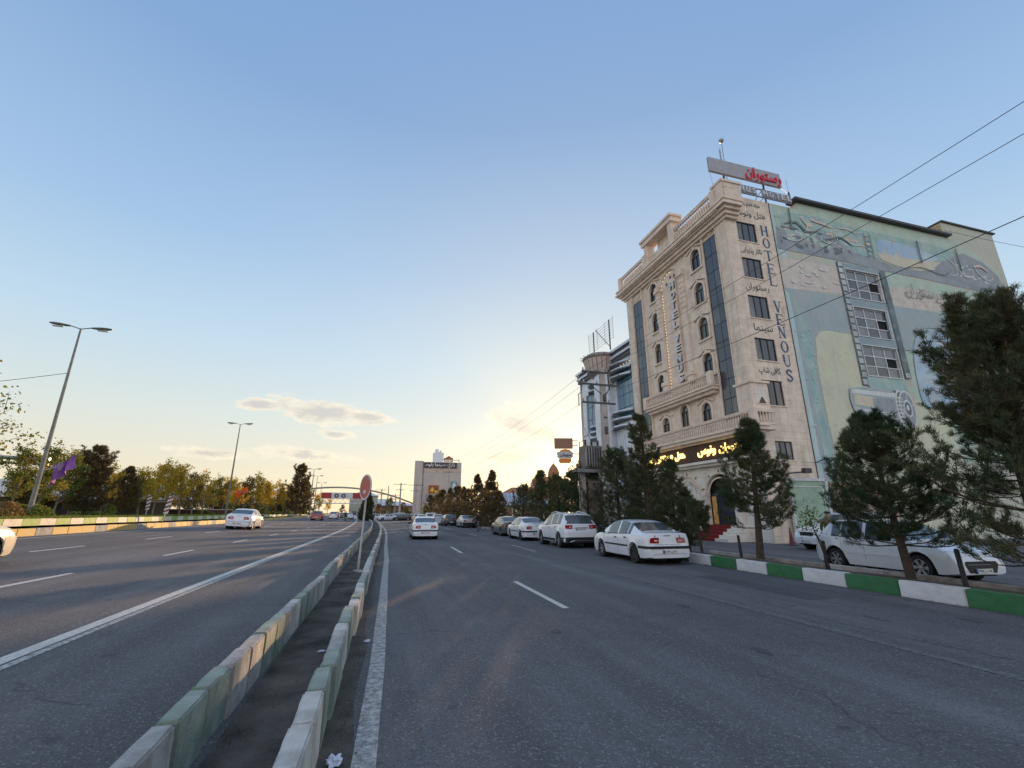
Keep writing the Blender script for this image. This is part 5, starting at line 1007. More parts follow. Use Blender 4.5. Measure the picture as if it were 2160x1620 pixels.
b = MB(); b.tube([(-1.35, -.1, 8.8), (-1.45, -.1, 8.3), (-1.6, -.1, 8.2), (-1.6, -.1, 7.5)], .03, 4); b.tube([(.6, -.15, 9.6), (.9, -.15, 9.8), (1.1, -.15, 9.4)], .03, 4); b.tube([(.3, -.15, 9.5), (.35, -.15, 8.6), (.1, -.15, 8.3)], .05, 5); b.tube([(-.9, -.1, 8.85), (0, -.1, 8.2)], .025, 4); b.build('cable_fittings', M['metal_dark'], pp)
tr = thing('transformer', 'grey pole mounted transformer on a steel platform beside the big power pole', 'transformer', W(24.2, 12.0, 0), RZ)
b = MB(); b.box(-.75, .45, -.4, .4, 4.1, 5.4); b.build('tank', mat('transformer_brown', (.20, .165, .15), .6, .15, 2), tr, bevel=.03)
for k in range(7): b = MB(); b.box(-.72 + k * .16, -.66 + k * .16, -.52, -.4, 4.2, 5.3); b.build('cooling_fin', M['metal_grey'], tr)
for k in range(3): b = MB(); b.lathe([(.05, 0), (.09, .06), (.05, .12), (.09, .18), (.05, .24), (.07, .36)], 8, 'z', (-.5 + k * .4, 0, 5.4)); b.build('bushing', M['metal_dark'], tr)
b = MB(); b.box(-1.2, .9, -.5, .5, 3.9, 4.0); b.box(-1.25, .95, -.55, -.45, 3.85, 4.05); b.build('platform', M['metal_grey'], tr)
b = MB(); b.box(-.95, -.65, -.15, .15, -.1, 3.9); b.build('support_post', M['pole_concrete'], tr)
b = MB(); b.box(-.5, .5, -.5, -.1, 1.6, 3.4); b.build('meter_cabinet', mat('cabinet_brown', (.19, .14, .13), .6, .1, 2), tr)
b = MB(); b.tube([(-.5, -.1, 5.75), (-1.0, -.3, 5.6), (-1.1, -.3, 4.2), (-1.0, -.2, 1.0)], .03, 5); b.tube([(-.1, 0, 5.75), (-.6, 0, 6.6), (-.5, .1, 8.0)], .015, 4); b.tube([(.3, 0, 5.75), (.0, 0, 7.0), (0.2, .1, 8.2)], .015, 4); b.build('cables', M['metal_dark'], tr)
M['wire'] = mat('wire_black', (.07, .07, .075), .6)
def wire(label, a, c, sag, r=.009, n=24, grp='overhead wires along the right side of the street'):
    a, c = Vector(a), Vector(c); b = MB(); b.tube([a.lerp(c, i / n) + Vector((0, 0, -sag * 4 * (i / n) * (1 - i / n))) for i in range(n + 1)], r, 4); o = b.build('overhead_wire', M['wire']); return tag(o, label, 'wire', grp)
wire('uppermost overhead wire crossing the hotel and the open sky on the right', W(23.1, 11.2, 9.65), W(-14, 11.2, 9.35), .35)
wire('second overhead wire just below the uppermost one on the right', W(23.1, 12.0, 9.65), W(-14, 12.0, 9.2), .4)
wire('lowest overhead wire crossing the mural and the open sky on the right', W(23.1, 13.0, 8.6), W(-14, 12.7, 7.8), .45, .012)
wire('upper overhead wire running on past the sunset clouds', W(23.1, 11.2, 9.65), RW(62, 10.2, 9.2), .5)
wire('middle overhead wire running on past the sunset clouds', W(23.1, 11.1, 8.9), RW(62, 10.0, 8.4), .5)
wire('lower overhead wire running on past the sunset clouds', W(23.1, 11.0, 7.8), RW(62, 9.8, 7.4), .55)
wire('thin cable strung along the foot of the mural wall', W(21.1, 23.9, 4.55), W(21.1, 48, 4.7), .12, .012)
wire('thin cable leaving the roof of the mural wall to the right', W(21.3, 43.5, 24.2), W(18.5, 64, 22.5), .25, .02)
wire('faint cable reaching the nearest left lamp post', (-30.5, 29.7, 10.9), (-75, 40, 11.8), .6, .02)
for i, (u, vt, d, lb) in enumerate(((842, 1024, 125, 'brown power pole left of the grey cinema block'), (802, 1036, 150, 'power pole just right of the red disc sign'), (816, 1030, 175, 'slim mast among the distant trees'), (832, 1046, 170, 'short pole with cross bar among the parked cars'), (875, 1025, 120, 'power pole in front of the left pier of the grey block'), (885, 1040, 100, 'pale short pole in front of the grey block'), (944, 985, 105, 'tall concrete pole in front of the right side of the grey block'))):
    power_pole(aim(px(u), d), (1082 - vt) * d / 954 + 1.65, R(-px(u)), lb, arms=() if i in (2, 5) else ((.4, 3.4, .2), (1.8, 2.2, .2)), w=.55)

# billboards at the end of the glass building
bd = thing('blank_billboard', 'plain brown rectangular billboard seen against the bright sky', 'billboard', W(47.9, 21.3, 0), 0)
b = MB(); b.box(-2.2, -.1, 0, .25, 8.75, 9.95); b.build('panel', mat('board_brown', (.36, .20, .13), .7, .06, 1), bd); b = MB(); b.box(-.1, .5, .05, .15, 9.1, 9.2); b.box(-.1, .5, .05, .15, 9.6, 9.7); b.build('bracket', M['metal_dark'], bd)
bs = thing('burger_sign', 'orange and white burger shaped sign with dark lettering below the brown billboard', 'sign', W(47.9, 21.3, 0), 0)
M['sign_orange'] = mat('sign_orange', (.85, .30, .05), .5, .08, 2)
b = MB(); b.prism([(-1.7, 8.35), (-1.5, 8.6), (-1.0, 8.7), (-.5, 8.62), (-.2, 8.35)], lambda p: (p[0], -.02, p[1]), lambda p: (p[0], .2, p[1])); b.build('bun_top', M['sign_orange'], bs)
b = MB(); b.prism([(-2.0, 8.2), (-1.85, 8.4), (-.2, 8.38), (-.05, 8.2), (-.15, 8.0), (-.05, 7.85), (-.3, 7.65), (-1.75, 7.65), (-1.95, 7.85), (-1.88, 8.0)], lambda p: (p[0], -.06, p[1]), lambda p: (p[0], .18, p[1])); b.build('filling_panel', M['frame_white'], bs)
text('lettering', shape_fa('موبان'), M['metal_dark'], bs, width=1.3, height=.42, M=Matrix.Translation((-1.0, -.1, 8.02)), ext=.02, weight=.02)
b = MB(); b.prism([(-1.7, 7.62), (-.35, 7.62), (-.3, 7.3), (-.5, 7.1), (-1.6, 7.1), (-1.75, 7.3)], lambda p: (p[0], -.02, p[1]), lambda p: (p[0], .2, p[1])); b.build('bun_bottom', M['sign_orange'], bs)
b = MB(); b.box(-.1, .6, .05, .15, 8.1, 8.2); b.build('bracket', M['metal_dark'], bs)

# red disc sign in the median
sp = thing('traffic_sign', 'faded red disc sign on a pale leaning post in the median', 'road sign', RW(14.7, -.54, .02), RZ + R(8), rot=(R(-1), R(1.2), RZ + R(-64)))
b = MB(); b.tube([(0, 0, 0), (0, 0, 2.15)], .032, 8); b.build('post', M['pole_pale'], sp, smooth=True)
b = MB(); b.tube([(-.14, .05, 0), (-.14, .05, .42)], .03, 6); b.box(-.22, .22, -.06, .14, -.02, .03); b.build('footing', M['pole_pale'], sp)
b = MB(); b.lathe([(.001, -.012), (.375, -.012), (.375, .012), (.001, .012)], 28, 'y', (0, -.05, 2.38)); dsk = b.build('disc', mat('faded_red', (.48, .07, .05), .45, .25, 2.5, col2=(.36, .13, .10)), sp)
b = MB(); b.lathe([(.335, -.018), (.375, -.018), (.38, -.010), (.335, -.010)], 28, 'y', (0, -.05, 2.38)); b.build('rim', M['frame_white'], dsk)
b = MB(); b.prism([(-.1, 2.18), (.1, 2.2), (.06, 2.3), (-.06, 2.28)], SX(.066), SX(.075)); b.build('sticker', M['frame_white'], dsk)

# bollards, paper litter, cones
b = MB(); b.tube([(0, 0, -.1), (0, 0, .62)], .045, 8); b.lathe([(.045, .62), (.05, .63), (.035, .67), (.001, .68)], 8); bo = b.build('bollard', mat('bollard_black', (.012, .015, .025), .45, .2, 5), smooth=True)
bol = [(16.3, 12.0, 'black bollard right of the young pine sapling'), (13.1, 11.75, 'black bollard between the middle pine and the parked hatchback'), (10.0, 11.75, 'black bollard in front of the white hatchback door'), (6.9, 11.7, 'black bollard at the right edge of the picture'), (19.6, 11.75, 'black bollard hidden behind the white sedan')]
for i, (s, t, lb) in enumerate(bol):
    o = bo if i == 0 else bo.copy()
    if i: COL.objects.link(o)
    o.location = RW(s, t - .25, .2); o.rotation_euler = (R(2 * (i % 3 - 1)), R(-3 + i), 0); o.scale = (1, 1, 1.1); tag(o, lb, 'bollard', 'black bollards in the planting strip')
def crumple(name, label, loc, size, seed, m):
    bm = bmesh.new(); bmesh.ops.create_icosphere(bm, subdivisions=3, radius=1); 
    for v in bm.verts:
        n_ = noise.noise(v.co * 1.9 + Vector((seed, 0, 0))) + .6 * noise.noise(v.co * 4.5 + Vector((0, seed, 0))); v.co *= 1 + n_ * .9; v.co.z = max(v.co.z * .55, -.12)
    me = bpy.data.meshes.new(name); bm.to_mesh(me); bm.free(); me.materials.append(m); o = link(name, me); o.location = loc; o.scale = size; o.rotation_euler = (0, 0, seed); return tag(o, label, 'litter')
M['tissue'] = mat('tissue', (.62, .66, .78), .8, .08, 20)
crumple('tissue', 'crumpled white tissue on the road beside the nearest median kerb', Vector((-1.21, 3.66, .025)), (.055, .04, .05), 2.0, M['tissue'])
crumple('tissue', 'small flat paper scrap farther along the median kerb', RW(7.0, -.02, .012), (.05, .035, .02), 5.0, M['tissue'])
crumple('tissue', 'tiny pale scrap lying in the black soil of the median', RW(6.6, -.55, .03), (.035, .025, .015), 7.0, M['tissue'])
def cone(loc, label, h=.75):
    t = thing('traffic_cone', label, 'traffic cone', loc); b = MB(); b.lathe([(.13, .03), (.12, .08), (.03, h), (.001, h)], 10); b.build('cone_body', mat('faded_cone', (.22, .05, .06), .7, .2, 4), t, smooth=True); b = MB(); b.box(-.19, .19, -.19, .19, 0, .03); b.build('foot', M['metal_dark'], t)
cone(W(27.6, 20.2, 0), 'dull red traffic cone beside the hotel plinth, right of the white sedan'); cone(W(20.1, 21.2, 0), 'dull red traffic cone in front of the white car in the lot', .9)
M['maroon'] = mat('maroon_paint', (.20, .03, .035), .6, .2, 5)
# striped marker posts on the far verge
def marker(loc, rz, label, lean):
    t = thing('marker_post', label, 'marker post', loc, rot=(0, lean, rz), group='red and white striped marker posts'); b = MB(); b.box(-.04, .04, -.03, .03, 0, .7); b.build('stake', M['pole_pale'], t)
    b = MB(); b.box(-.17, .17, -.05, -.03, .65, 2.1); pl = b.build('board', M['frame_white'], t)
    for k in range(4): b = MB(); z = .7 + k * .36; b.add([(-.17, -.056, z), (.17, -.056, z + .2), (.17, -.056, z + .36), (-.17, -.056, z + .16), (-.17, -.05, z), (.17, -.05, z + .2), (.17, -.05, z + .36), (-.17, -.05, z + .16)], [(0, 1, 2, 3), (0, 4, 5, 1), (2, 6, 7, 3)]); b.build('red_stripe', M['maroon'], pl)
marker(aim(px(346), 50) + Vector((0, 0, .95)), R(28), 'striped red and white marker post leaning in the service lane', R(8)); marker(aim(px(308), 60) + Vector((0, 0, 1.3)), R(28), 'straight striped marker post at the lawn edge', R(2))

# footbridge with arch and banners
fb = thing('footbridge', 'steel arch footbridge with red and white banners spanning the far road', 'footbridge', aim(px(716), 150), R(-px(716)) - R(4))
M['bridge_green'] = mat('bridge_green', (.28, .30, .24), .6, .1, 2)
b = MB(); b.tube([(-14 + 36 * i / 24, 0, 4.2 + 4.9 * (1 - ((i / 24 - .36) / .64) ** 2)) for i in range(25)], .28, 6); b.build('arch', M['bridge_green'], fb)
b = MB(); b.box(-14, 16, -1.2, 1.2, 4.3, 4.5); b.box(-14, 16, -1.25, -1.15, 5.6, 5.75); 
for k in range(22): b.tube([(-14 + k * 1.4, -1.2, 4.5), (-13.3 + k * 1.4, -1.2, 5.6)], .05, 4); b.tube([(-13.3 + k * 1.4, -1.2, 5.6), (-12.6 + k * 1.4, -1.2, 4.5)], .05, 4)
b.build('deck_truss', M['frame_white'], fb, kind='stuff')
for x0, x1, m_ in ((-5.5, -2.6, 'red_letter'), (-2.6, 3.4, 'frame_white'), (3.4, 6.6, 'red_letter')): b = MB(); b.box(x0, x1, -1.5, -1.4, 5.8, 7.5); p_ = b.build('banner', M[m_] if m_ != 'red_letter' else mat('banner_red', (.36, .04, .04), .6), fb)
for x in (-1.2, .8): b = MB(); b.lathe([(.28, -.1), (.62, -.1), (.62, .0), (.28, 0)], 12, 'y', (x, -1.5, 6.6)); b.build('round_logo', M['metal_dark'], fb)
for x in (-14, 9.5, 17.5): b = MB(); b.tube([(x, 0, -.1), (x, 0, 4.4)], .3, 8); b.build('pier', M['pole_pale'], fb)
b = MB(); 
for k in range(12): b.box(17.5 + k * .5, 18.1 + k * .5, -1, 1, 4.2 - k * .35, 4.35 - k * .35)
b.build('stairs', M['bridge_green'], fb, kind='stuff')
# small blue notice board and barrier at the junction
nb = thing('notice_board', 'small pale blue notice board standing at the end of the parked row', 'notice board', RW(68, 8.2, 0), RZ - R(5)); b = MB(); b.box(-.75, .75, -.03, .03, .25, 1.25); b.build('board', mat('pale_blue_board', (.42, .52, .62), .5, .1, 3), nb); b = MB(); b.tube([(-.7, 0, 0), (-.7, 0, .3)], .04, 4); b.tube([(.7, 0, 0), (.7, 0, .3)], .04, 4); b.build('legs', M['metal_dark'], nb)

# ================================================================ cars
M['tyre'] = mat('tyre_rubber', (.018, .018, .019), .85, .2, 8)
M['rim'] = mat('alloy_rim', (.42, .43, .45), .35, .05, 4, metal=.7)
M['rim_dark'] = mat('steel_rim', (.05, .045, .045), .6, .2, 6, metal=.3)
M['car_glass'] = mat('car_glass', (.06, .075, .085), .05, .3, 1.4, spec=1.0)
M['trim'] = mat('black_trim', (.014, .015, .017), .45, .1, 6)
M['tail'] = mat('tail_lamp', (.32, .012, .015), .12, .1, 8, coat=.6)
M['tail_clear'] = mat('clear_lamp', (.62, .55, .55), .12, .1, 10, coat=.6)
M['head'] = mat('head_lamp', (.15, .16, .18), .08, .5, 22, col2=(.5, .52, .55), coat=.8)
M['plate'] = mat('number_plate', (.66, .66, .64), .5, .04, 5)
M['plate_blue'] = mat('plate_blue', (.02, .06, .3), .5)
M['chrome'] = mat('chrome', (.6, .61, .62), .15, .03, 4, metal=.9)
M['seam'] = mat('panel_gap', (.03, .03, .032), .8)
M['under'] = mat('car_underside', (.012, .012, .012), .95)
PAINT = {}
def paintm(n, c, rough=.22, metal=0.0): PAINT[n] = mat('car_paint_' + n, c, rough, .03, 1.5, metal=metal, coat=.7, dirt=.08)
paintm('white', (.72, .75, .80)); paintm('silver', (.50, .52, .54), .3, .4); paintm('grey', (.085, .10, .105), .3, .3); paintm('black', (.014, .014, .017)); paintm('cream', (.74, .68, .55)); paintm('red', (.30, .035, .03)); paintm('blue', (.05, .08, .2)); paintm('pearl', (.76, .74, .72))

def interp(pts, y):
    if y <= pts[0][0]: return pts[0][1]
    for (a, b), (c, d) in zip(pts, pts[1:]):
        if y <= c: return b + (d - b) * (y - a) / (c - a) if c > a else d
    return pts[-1][1]
KINDS = {
 'sedan': dict(L=4.45, W=1.70, top=[(-2.225, .50), (-2.20, .60), (-2.14, .63), (-2.11, .93), (-2.05, 1.0), (-1.72, 1.045), (-1.60, 1.05), (-.92, 1.345), (-.6, 1.40), (0, 1.42), (.35, 1.39), (.55, 1.35), (1.22, .98), (1.8, .86), (2.08, .72), (2.17, .60), (2.225, .48)],
    belt=[(-2.2, .93), (-1.0, .955), (.8, .90), (2.2, .84)], ax=(-1.30, 1.32), R=.305, rear=(-1.60, -.92), front=(.55, 1.22), win=[(-1.12, -.93, 'q'), (-.88, -.22, 'r'), (-.12, .68, 'f')], roofw=.70, zb=.21),
 'hatch': dict(L=4.05, W=1.70, top=[(-2.025, .52), (-2.0, .62), (-1.95, .66), (-1.88, .98), (-1.82, 1.02), (-1.42, 1.40), (-1.2, 1.45), (-.3, 1.49), (.2, 1.45), (.4, 1.40), (1.12, .98), (1.62, .87), (1.9, .72), (1.98, .58), (2.025, .46)],
    belt=[(-2, 1.0), (-1.0, .97), (.8, .91), (2.0, .84)], ax=(-1.24, 1.22), R=.31, rear=(-1.82, -1.42), front=(.4, 1.12), win=[(-1.3, -1.0, 'q'), (-.94, -.28, 'r'), (-.18, .58, 'f')], roofw=.72, zb=.2),
 'suv': dict(L=4.45, W=1.84, top=[(-2.225, .62), (-2.2, .78), (-2.12, .84), (-2.05, 1.10), (-2.0, 1.14), (-1.72, 1.58), (-1.5, 1.63), (-.4, 1.69), (.2, 1.64), (.42, 1.58), (1.12, 1.14), (1.75, 1.02), (2.08, .84), (2.18, .68), (2.225, .55)],
    belt=[(-2.2, 1.16), (-1.2, 1.12), (.8, 1.04), (2.2, .95)], ax=(-1.33, 1.36), R=.355, rear=(-2.0, -1.72), front=(.42, 1.12), win=[(-1.62, -1.16, 'q'), (-1.08, -.30, 'r'), (-.2, .62, 'f')], roofw=.74, zb=.27),
}
def make_car(name, label, kind, colour, group, rear_black=False, rims='rim', lights='wide', plate='۱۲ ب ۳۴۵', loc=(0, 0, 0), rz=0, tilt=0.0, detail=True, strip=True):
    K = KINDS[kind]; P = PAINT[colour]; Ln, Wd = K['L'], K['W']; hw = Wd / 2; a0, a1 = K['ax']; Rw = K['R']
    root = thing(name, label, 'car', loc, rz, group, rot=(0, tilt, rz))
    ys = set()
    y = -Ln / 2
    while y <= Ln / 2 + .001: ys.add(round(y, 3)); y += .11
    for p in K['top']: ys.add(round(p[0], 3))
    for w in K['win']: ys.add(w[0]); ys.add(w[1])
    for a in (a0, a1):
        for k in range(-9, 10): ys.add(round(a + (Rw + .055) * math.sin(k * math.pi / 18), 3))
    ys = sorted(ys); ys = [v for i, v in enumerate(ys) if i == 0 or v - ys[i - 1] > .008]
    def section(y):
        e = abs(y) / (Ln / 2); pw = 1 - .045 * max(0, (e - .55) / .45) ** 2 - .10 * max(0, (e - .86) / .14) ** 2.2
        w = hw * pw; zt = interp(K['top'], y); zbl = min(interp(K['belt'], y), zt - .035)
        zb = K['zb'] + .05 * max(0, (e - .85) / .15)
        f0, f1 = K['front'][0], K['rear'][1]
        inner = interp([(K['rear'][0] - .25, .90), (K['rear'][0], .80), (f1 + .05, K['roofw']), (f0, K['roofw']), (K['front'][1], .84), (K['front'][1] + .3, .90)], y)
        hgt = zt - zbl; wr = w * (inner if hgt > .08 else max(inner, .9))
        pts = [(w * .80, zb - .03), (w * .955, zb), (w * .99, zb + .12), (w, .50 if kind != 'suv' else .58), (w * .995, .66 if kind != 'suv' else .78), (w * .985, zbl - .07), (w * .955, zbl), ]
        arch = 0
        for a in (a0, a1):
            d = abs(y - a)
            if d < Rw + .055: arch = max(arch, Rw + math.sqrt(max(0, (Rw + .055) ** 2 - d * d)) - .005)
        zs = []; low = max(zb, arch); fl = .008 if arch else 0
        for i, (x_, z_) in enumerate(pts): zs.append((x_ + (fl if i in (1, 2, 3, 4) else 0), z_))
        if arch > zb:
            zs = [(x_, max(z_, low + .012 * i)) if i else (x_, max(z_, low)) for i, (x_, z_) in enumerate(zs)]
            for i in range(1, len(zs)): zs[i] = (zs[i][0], min(max(zs[i][1], zs[i - 1][1] + .002), zt - .02))
        zs = [(x_, min(z_, zt - .015 * (7 - i) * .3 - .01)) for i, (x_, z_) in enumerate(zs)]
        zb_ = zs[-1][1]
        zs += [(wr + (zs[-1][0] - wr) * .52, zb_ + hgt * .50), (wr + .012, zb_ + max(.004, hgt * .90) if hgt > .1 else zb_ + hgt * .6), (wr * .90, zt - .022 if hgt > .1 else zt - .008), (wr * .55, zt - .004), (0, zt)]
        return zs
    secs = [section(y) for y in ys]; n = len(secs[0])
    gl = {'side_window': MB(), 'windscreen': MB(), 'rear_window': MB()}; body = MB(); V = lambda i, k, s: (s * secs[i][k][0], ys[i], secs[i][k][1])
    for i in range(len(ys) - 1):
        ym = (ys[i] + ys[i + 1]) / 2
        for s in (-1, 1):
            for k in range(n - 1):
                q = [V(i, k, s), V(i + 1, k, s), V(i + 1, k + 1, s), V(i, k + 1, s)]
                if s > 0: q = q[::-1]
                tgt = body
                if k in (6, 7) and any(w[0] - .001 < ym < w[1] + .001 for w in K['win']) : tgt = gl['side_window']
                if k >= 8 and K['front'][0] + .02 < ym < K['front'][1] - .04 and k >= 9: tgt = gl['windscreen']
                if k >= 9 and K['rear'][0] + .03 < ym < K['rear'][1] - .02: tgt = gl['rear_window']
                if k == 8 and tgt is body and (K['front'][0] + .02 < ym < K['front'][1] - .1 or K['rear'][0] + .1 < ym < K['rear'][1] - .02) : tgt = gl['windscreen' if ym > 0 else 'rear_window']
                tgt.quad(*q)
    for i in (0, len(ys) - 1):
        ring = [V(i, k, 1) for k in range(n)] + [V(i, k, -1) for k in range(n - 2, -1, -1)]; body.add(ring, [tuple(range(len(ring)))])
    def weld(mb, nm, m, par):
        o = mb.build(nm, m, par, fixn=False); bm = bmesh.new(); bm.from_mesh(o.data); bmesh.ops.remove_doubles(bm, verts=bm.verts[:], dist=.0008); bmesh.ops.recalc_face_normals(bm, faces=bm.faces[:]); bm.to_mesh(o.data); bm.free()
        o.data.polygons.foreach_set('use_smooth', [True] * len(o.data.polygons)); o.data.set_sharp_from_angle(angle=R(32)); return o
    bo = weld(body, 'body', P, root)
    for k, v in gl.items():
        if v.f:
            if k == 'side_window':       # each side pane its own part
                for w in K['win']:
                    for s in (-1, 1):
                        m = MB()
                        for f in v.f:
                            c = sum((Vector(v.v[i]) for i in f), Vector()) / 4
                            if w[0] < c.y < w[1] and c.x * s > 0: m.quad(*[v.v[i] for i in f])
                        if m.f: weld(m, k, M['car_glass'], root)
            else: weld(v, k, M['car_glass'], root)
    def sx(y, z):                     # half width of the skin at (y, z)
        s = section(y)
        for (xa, za), (xb, zb2) in zip(s, s[1:]):
            if za <= z <= zb2 + 1e-6 and zb2 > za: return xa + (xb - xa) * (z - za) / (zb2 - za)
        return s[3][0]
    b = MB(); b.box(-hw * .82, hw * .82, -Ln / 2 + .15, Ln / 2 - .2, K['zb'] - .04, .55); 
    for a in (a0, a1):
        for s in (-1, 1): b.lathe([(Rw + .05, -.1), (Rw + .05, .2)], 18, 'x', (s * (hw - .22), a, Rw))
    b.build('underbody', M['under'], root)
    # wheels
    for a in (a0, a1):
        for s in (-1, 1):
            b = MB(); x = s * (hw - .115); b.lathe([(Rw * .62, -.10), (Rw * .94, -.10), (Rw, -.075), (Rw, .075), (Rw * .94, .10), (Rw * .66, .10), (Rw * .62, .06)], 22, 'x', (x, a, Rw)); w = b.build('wheel', M['tyre'], root, smooth=True)
            rm = M[rims if not (rims == 'mixed') else ('rim_dark' if a < 0 else 'rim')]
            b = MB(); b.lathe([(Rw * .66, s * .085), (Rw * .60, s * .055), (Rw * .56, s * .03), (.001, s * .025)], 22, 'x', (x, a, Rw)); b.build('rim_dish', M['rim_dark'], w, smooth=True)
            b = MB(); ns = 6 if kind != 'suv' else 5
            for q in range(ns):
                t = 2 * math.pi * q / ns; ct, st = math.cos(t), math.sin(t); r0, r1, hw_ = .035, Rw * .62, .036
                vs = [(x + s * .075, a + r0 * ct - hw_ * .6 * st, Rw + r0 * st + hw_ * .6 * ct), (x + s * .075, a + r0 * ct + hw_ * .6 * st, Rw + r0 * st - hw_ * .6 * ct), (x + s * .082, a + r1 * ct + hw_ * 1.3 * st, Rw + r1 * st - hw_ * 1.3 * ct), (x + s * .082, a + r1 * ct - hw_ * 1.3 * st, Rw + r1 * st + hw_ * 1.3 * ct)]
                vs2 = [(p[0] - s * .03, p[1], p[2]) for p in vs]; b.add(vs + vs2, [(0, 1, 2, 3), (7, 6, 5, 4), (0, 4, 5, 1), (1, 5, 6, 2), (2, 6, 7, 3), (3, 7, 4, 0)])
            b.lathe([(.05, s * .085), (.001, s * .09)], 10, 'x', (x, a, Rw)); b.lathe([(Rw * .66, s * .088), (Rw * .60, s * .088)], 22, 'x', (x, a, Rw)); b.build('rim', rm, w)
    # lamps
    zt = .70 if kind != 'suv' else .92; yr = -Ln / 2
    rearz = {'sedan': (.68, .86, -2.13), 'hatch': (.72, .95, -1.93), 'suv': (.90, 1.08, -2.10)}[kind]
    for s in (-1, 1):
        b = MB(); z0, z1, yy = rearz;  x1 = sx(-Ln / 2 + .18, (z0 + z1) / 2) + .006; x0 = hw * (.40 if kind == 'sedan' else .50)
        v = [(s * x0, yy - .022, z0), (s * (x1 - .06), yy + .0, z0), (s * x1, yy + .20, z0 + .02), (s * x0, yy + .10, z0), (s * (x0 - .03), yy + .0, z1), (s * (x1 - .06), yy + .02, z1), (s * (x1 - .004), yy + .24, z1 - .01), (s * x0, yy + .12, z1)]
        b.add(v, [(0, 1, 5, 4), (1, 2, 6, 5), (2, 3, 7, 6), (3, 0, 4, 7), (4, 5, 6, 7), (3, 2, 1, 0)]); tl = b.build('tail_light', M['tail'], root, bevel=.008)
        b = MB(); zc = (z0 + z1) / 2; b.box(min(s * (x0 + .05), s * (x0 + .16)), max(s * (x0 + .05), s * (x0 + .16)), yy - .03, yy + .02, zc - .03, zc + .015); b.build('reversing_lens', M['tail_clear'], tl, bevel=.006)
        yh = Ln / 2; zh = interp(K['top'], yh - .22) - .12; b = MB(); xh = sx(yh - .25, zh) + .004
        v = [(s * hw * .50, yh - .05, zh - .06), (s * (xh - .06), yh - .12, zh - .05), (s * xh, yh - .42, zh - .0), (s * hw * .5, yh - .3, zh - .06), (s * hw * .56, yh - .13, zh + .075), (s * (xh - .07), yh - .18, zh + .10), (s * (xh - .01), yh - .62, zh + .12), (s * hw * .56, yh - .4, zh + .06)]
        b.add(v, [(0, 1, 5, 4), (1, 2, 6, 5), (2, 3, 7, 6), (3, 0, 4, 7), (4, 5, 6, 7), (3, 2, 1, 0)]); b.build('headlight', M['head'], root, bevel=.008)
        b = MB(); ym = K['front'][1] - .28; xm = sx(ym, interp(K['belt'], ym) - .01); zm = interp(K['belt'], ym) + .06
        b.add([(s * (xm - .02), ym, zm - .05), (s * (xm + .17), ym - .02, zm - .04), (s * (xm + .19), ym - .05, zm + .07), (s * (xm + .02), ym - .03, zm + .07), (s * (xm - .02), ym + .1, zm - .03), (s * (xm + .12), ym + .1, zm - .02), (s * (xm + .13), ym + .07, zm + .05), (s * (xm + .02), ym + .07, zm + .05)], [(0, 1, 2, 3), (7, 6, 5, 4), (0, 4, 5, 1), (1, 5, 6, 2), (2, 6, 7, 3), (3, 7, 4, 0)]); b.build('door_mirror', M['trim'] if rear_black or kind == 'sedan' else P, root, bevel=.012)
    # number plates, with the blue strip
    for sgn, yy, zz in ((-1, -Ln / 2 - .012, .42 if kind == 'sedan' else .86 if kind == 'suv' else .5), (1, Ln / 2 + .026, .38 if kind != 'hatch' else .30)):
        if kind == 'suv' and sgn < 0: yy = -2.135
        b = MB(); b.box(-.26, .26, yy - .008, yy + .008, zz - .055, zz + .055); pl = b.build('number_plate', M['plate'], root)
        if detail and sgn * (1 if 'front' in name else -1) > 0 or detail:
            b = MB(); b.box(-.26 if sgn < 0 else .205, -.205 if sgn < 0 else .26, yy - .011, yy + .011, zz - .054, zz + .054); b.build('blue_strip', M['plate_blue'], pl)
            text('digits', shape_fa(plate), M['trim'], pl, width=.40, height=.07, M=Matrix.Translation((.02 * -sgn, yy + sgn * .012, zz)) @ (Matrix.Rotation(math.pi, 4, 'Z') if sgn > 0 else Matrix.Identity(4)), ext=.001, weight=.012)
    # bumpers, rubbing strips, seams and handles
    def band(z0, z1, y0, y1, out_, m, nm, both=True, end=0):
        for s in (-1, 1):
            b = MB(); yy = [y0 + (y1 - y0) * i / 10 for i in range(11)]; vs = []
            for q in yy: 
                for z in (z0, z1): x = sx(q, z); vs += [(s * (x + out_), q, z), (s * (x - .02), q, z)]
            fs = []
            for i in range(10): a = 4 * i; c = a + 4; fs += [(a, c, c + 2, a + 2), (a + 2, c + 2, c + 3, a + 3), (a + 1, c + 1, c, a)]
            fs += [(0, 2, 3, 1), (40, 41, 43, 42)]; b.add(vs, fs); b.build(nm, m, root)
    trimm = M['trim'] if (kind == 'sedan' and strip) else P
    zs0, zs1 = (.52, .575) if kind != 'suv' else (.30, .42)
    band(zs0, zs1, a0 + Rw + .10, a1 - Rw - .10, .014, trimm if kind != 'suv' else M['trim'], 'rubbing_strip')
    if kind == 'sedan':
        b = MB(); b.box(-hw * .86, hw * .86, -Ln / 2 - .03, -Ln / 2 + .04, .515, .595); b.build('bumper_strip', M['trim'] if strip else P, root, bevel=.01)
        band(.515, .595, -Ln / 2 + .02, a0 - Rw - .06, .02, M['trim'] if strip else P, 'bumper_strip')
        b = MB(); b.box(-hw * .82, hw * .82, Ln / 2 - .05, Ln / 2 + .02, .45, .53); b.build('bumper_strip', M['trim'], root, bevel=.01)
        b = MB(); b.box(-.12, .12, -2.11, -2.09, .905, .925); b.build('boot_vent', M['trim'], root)
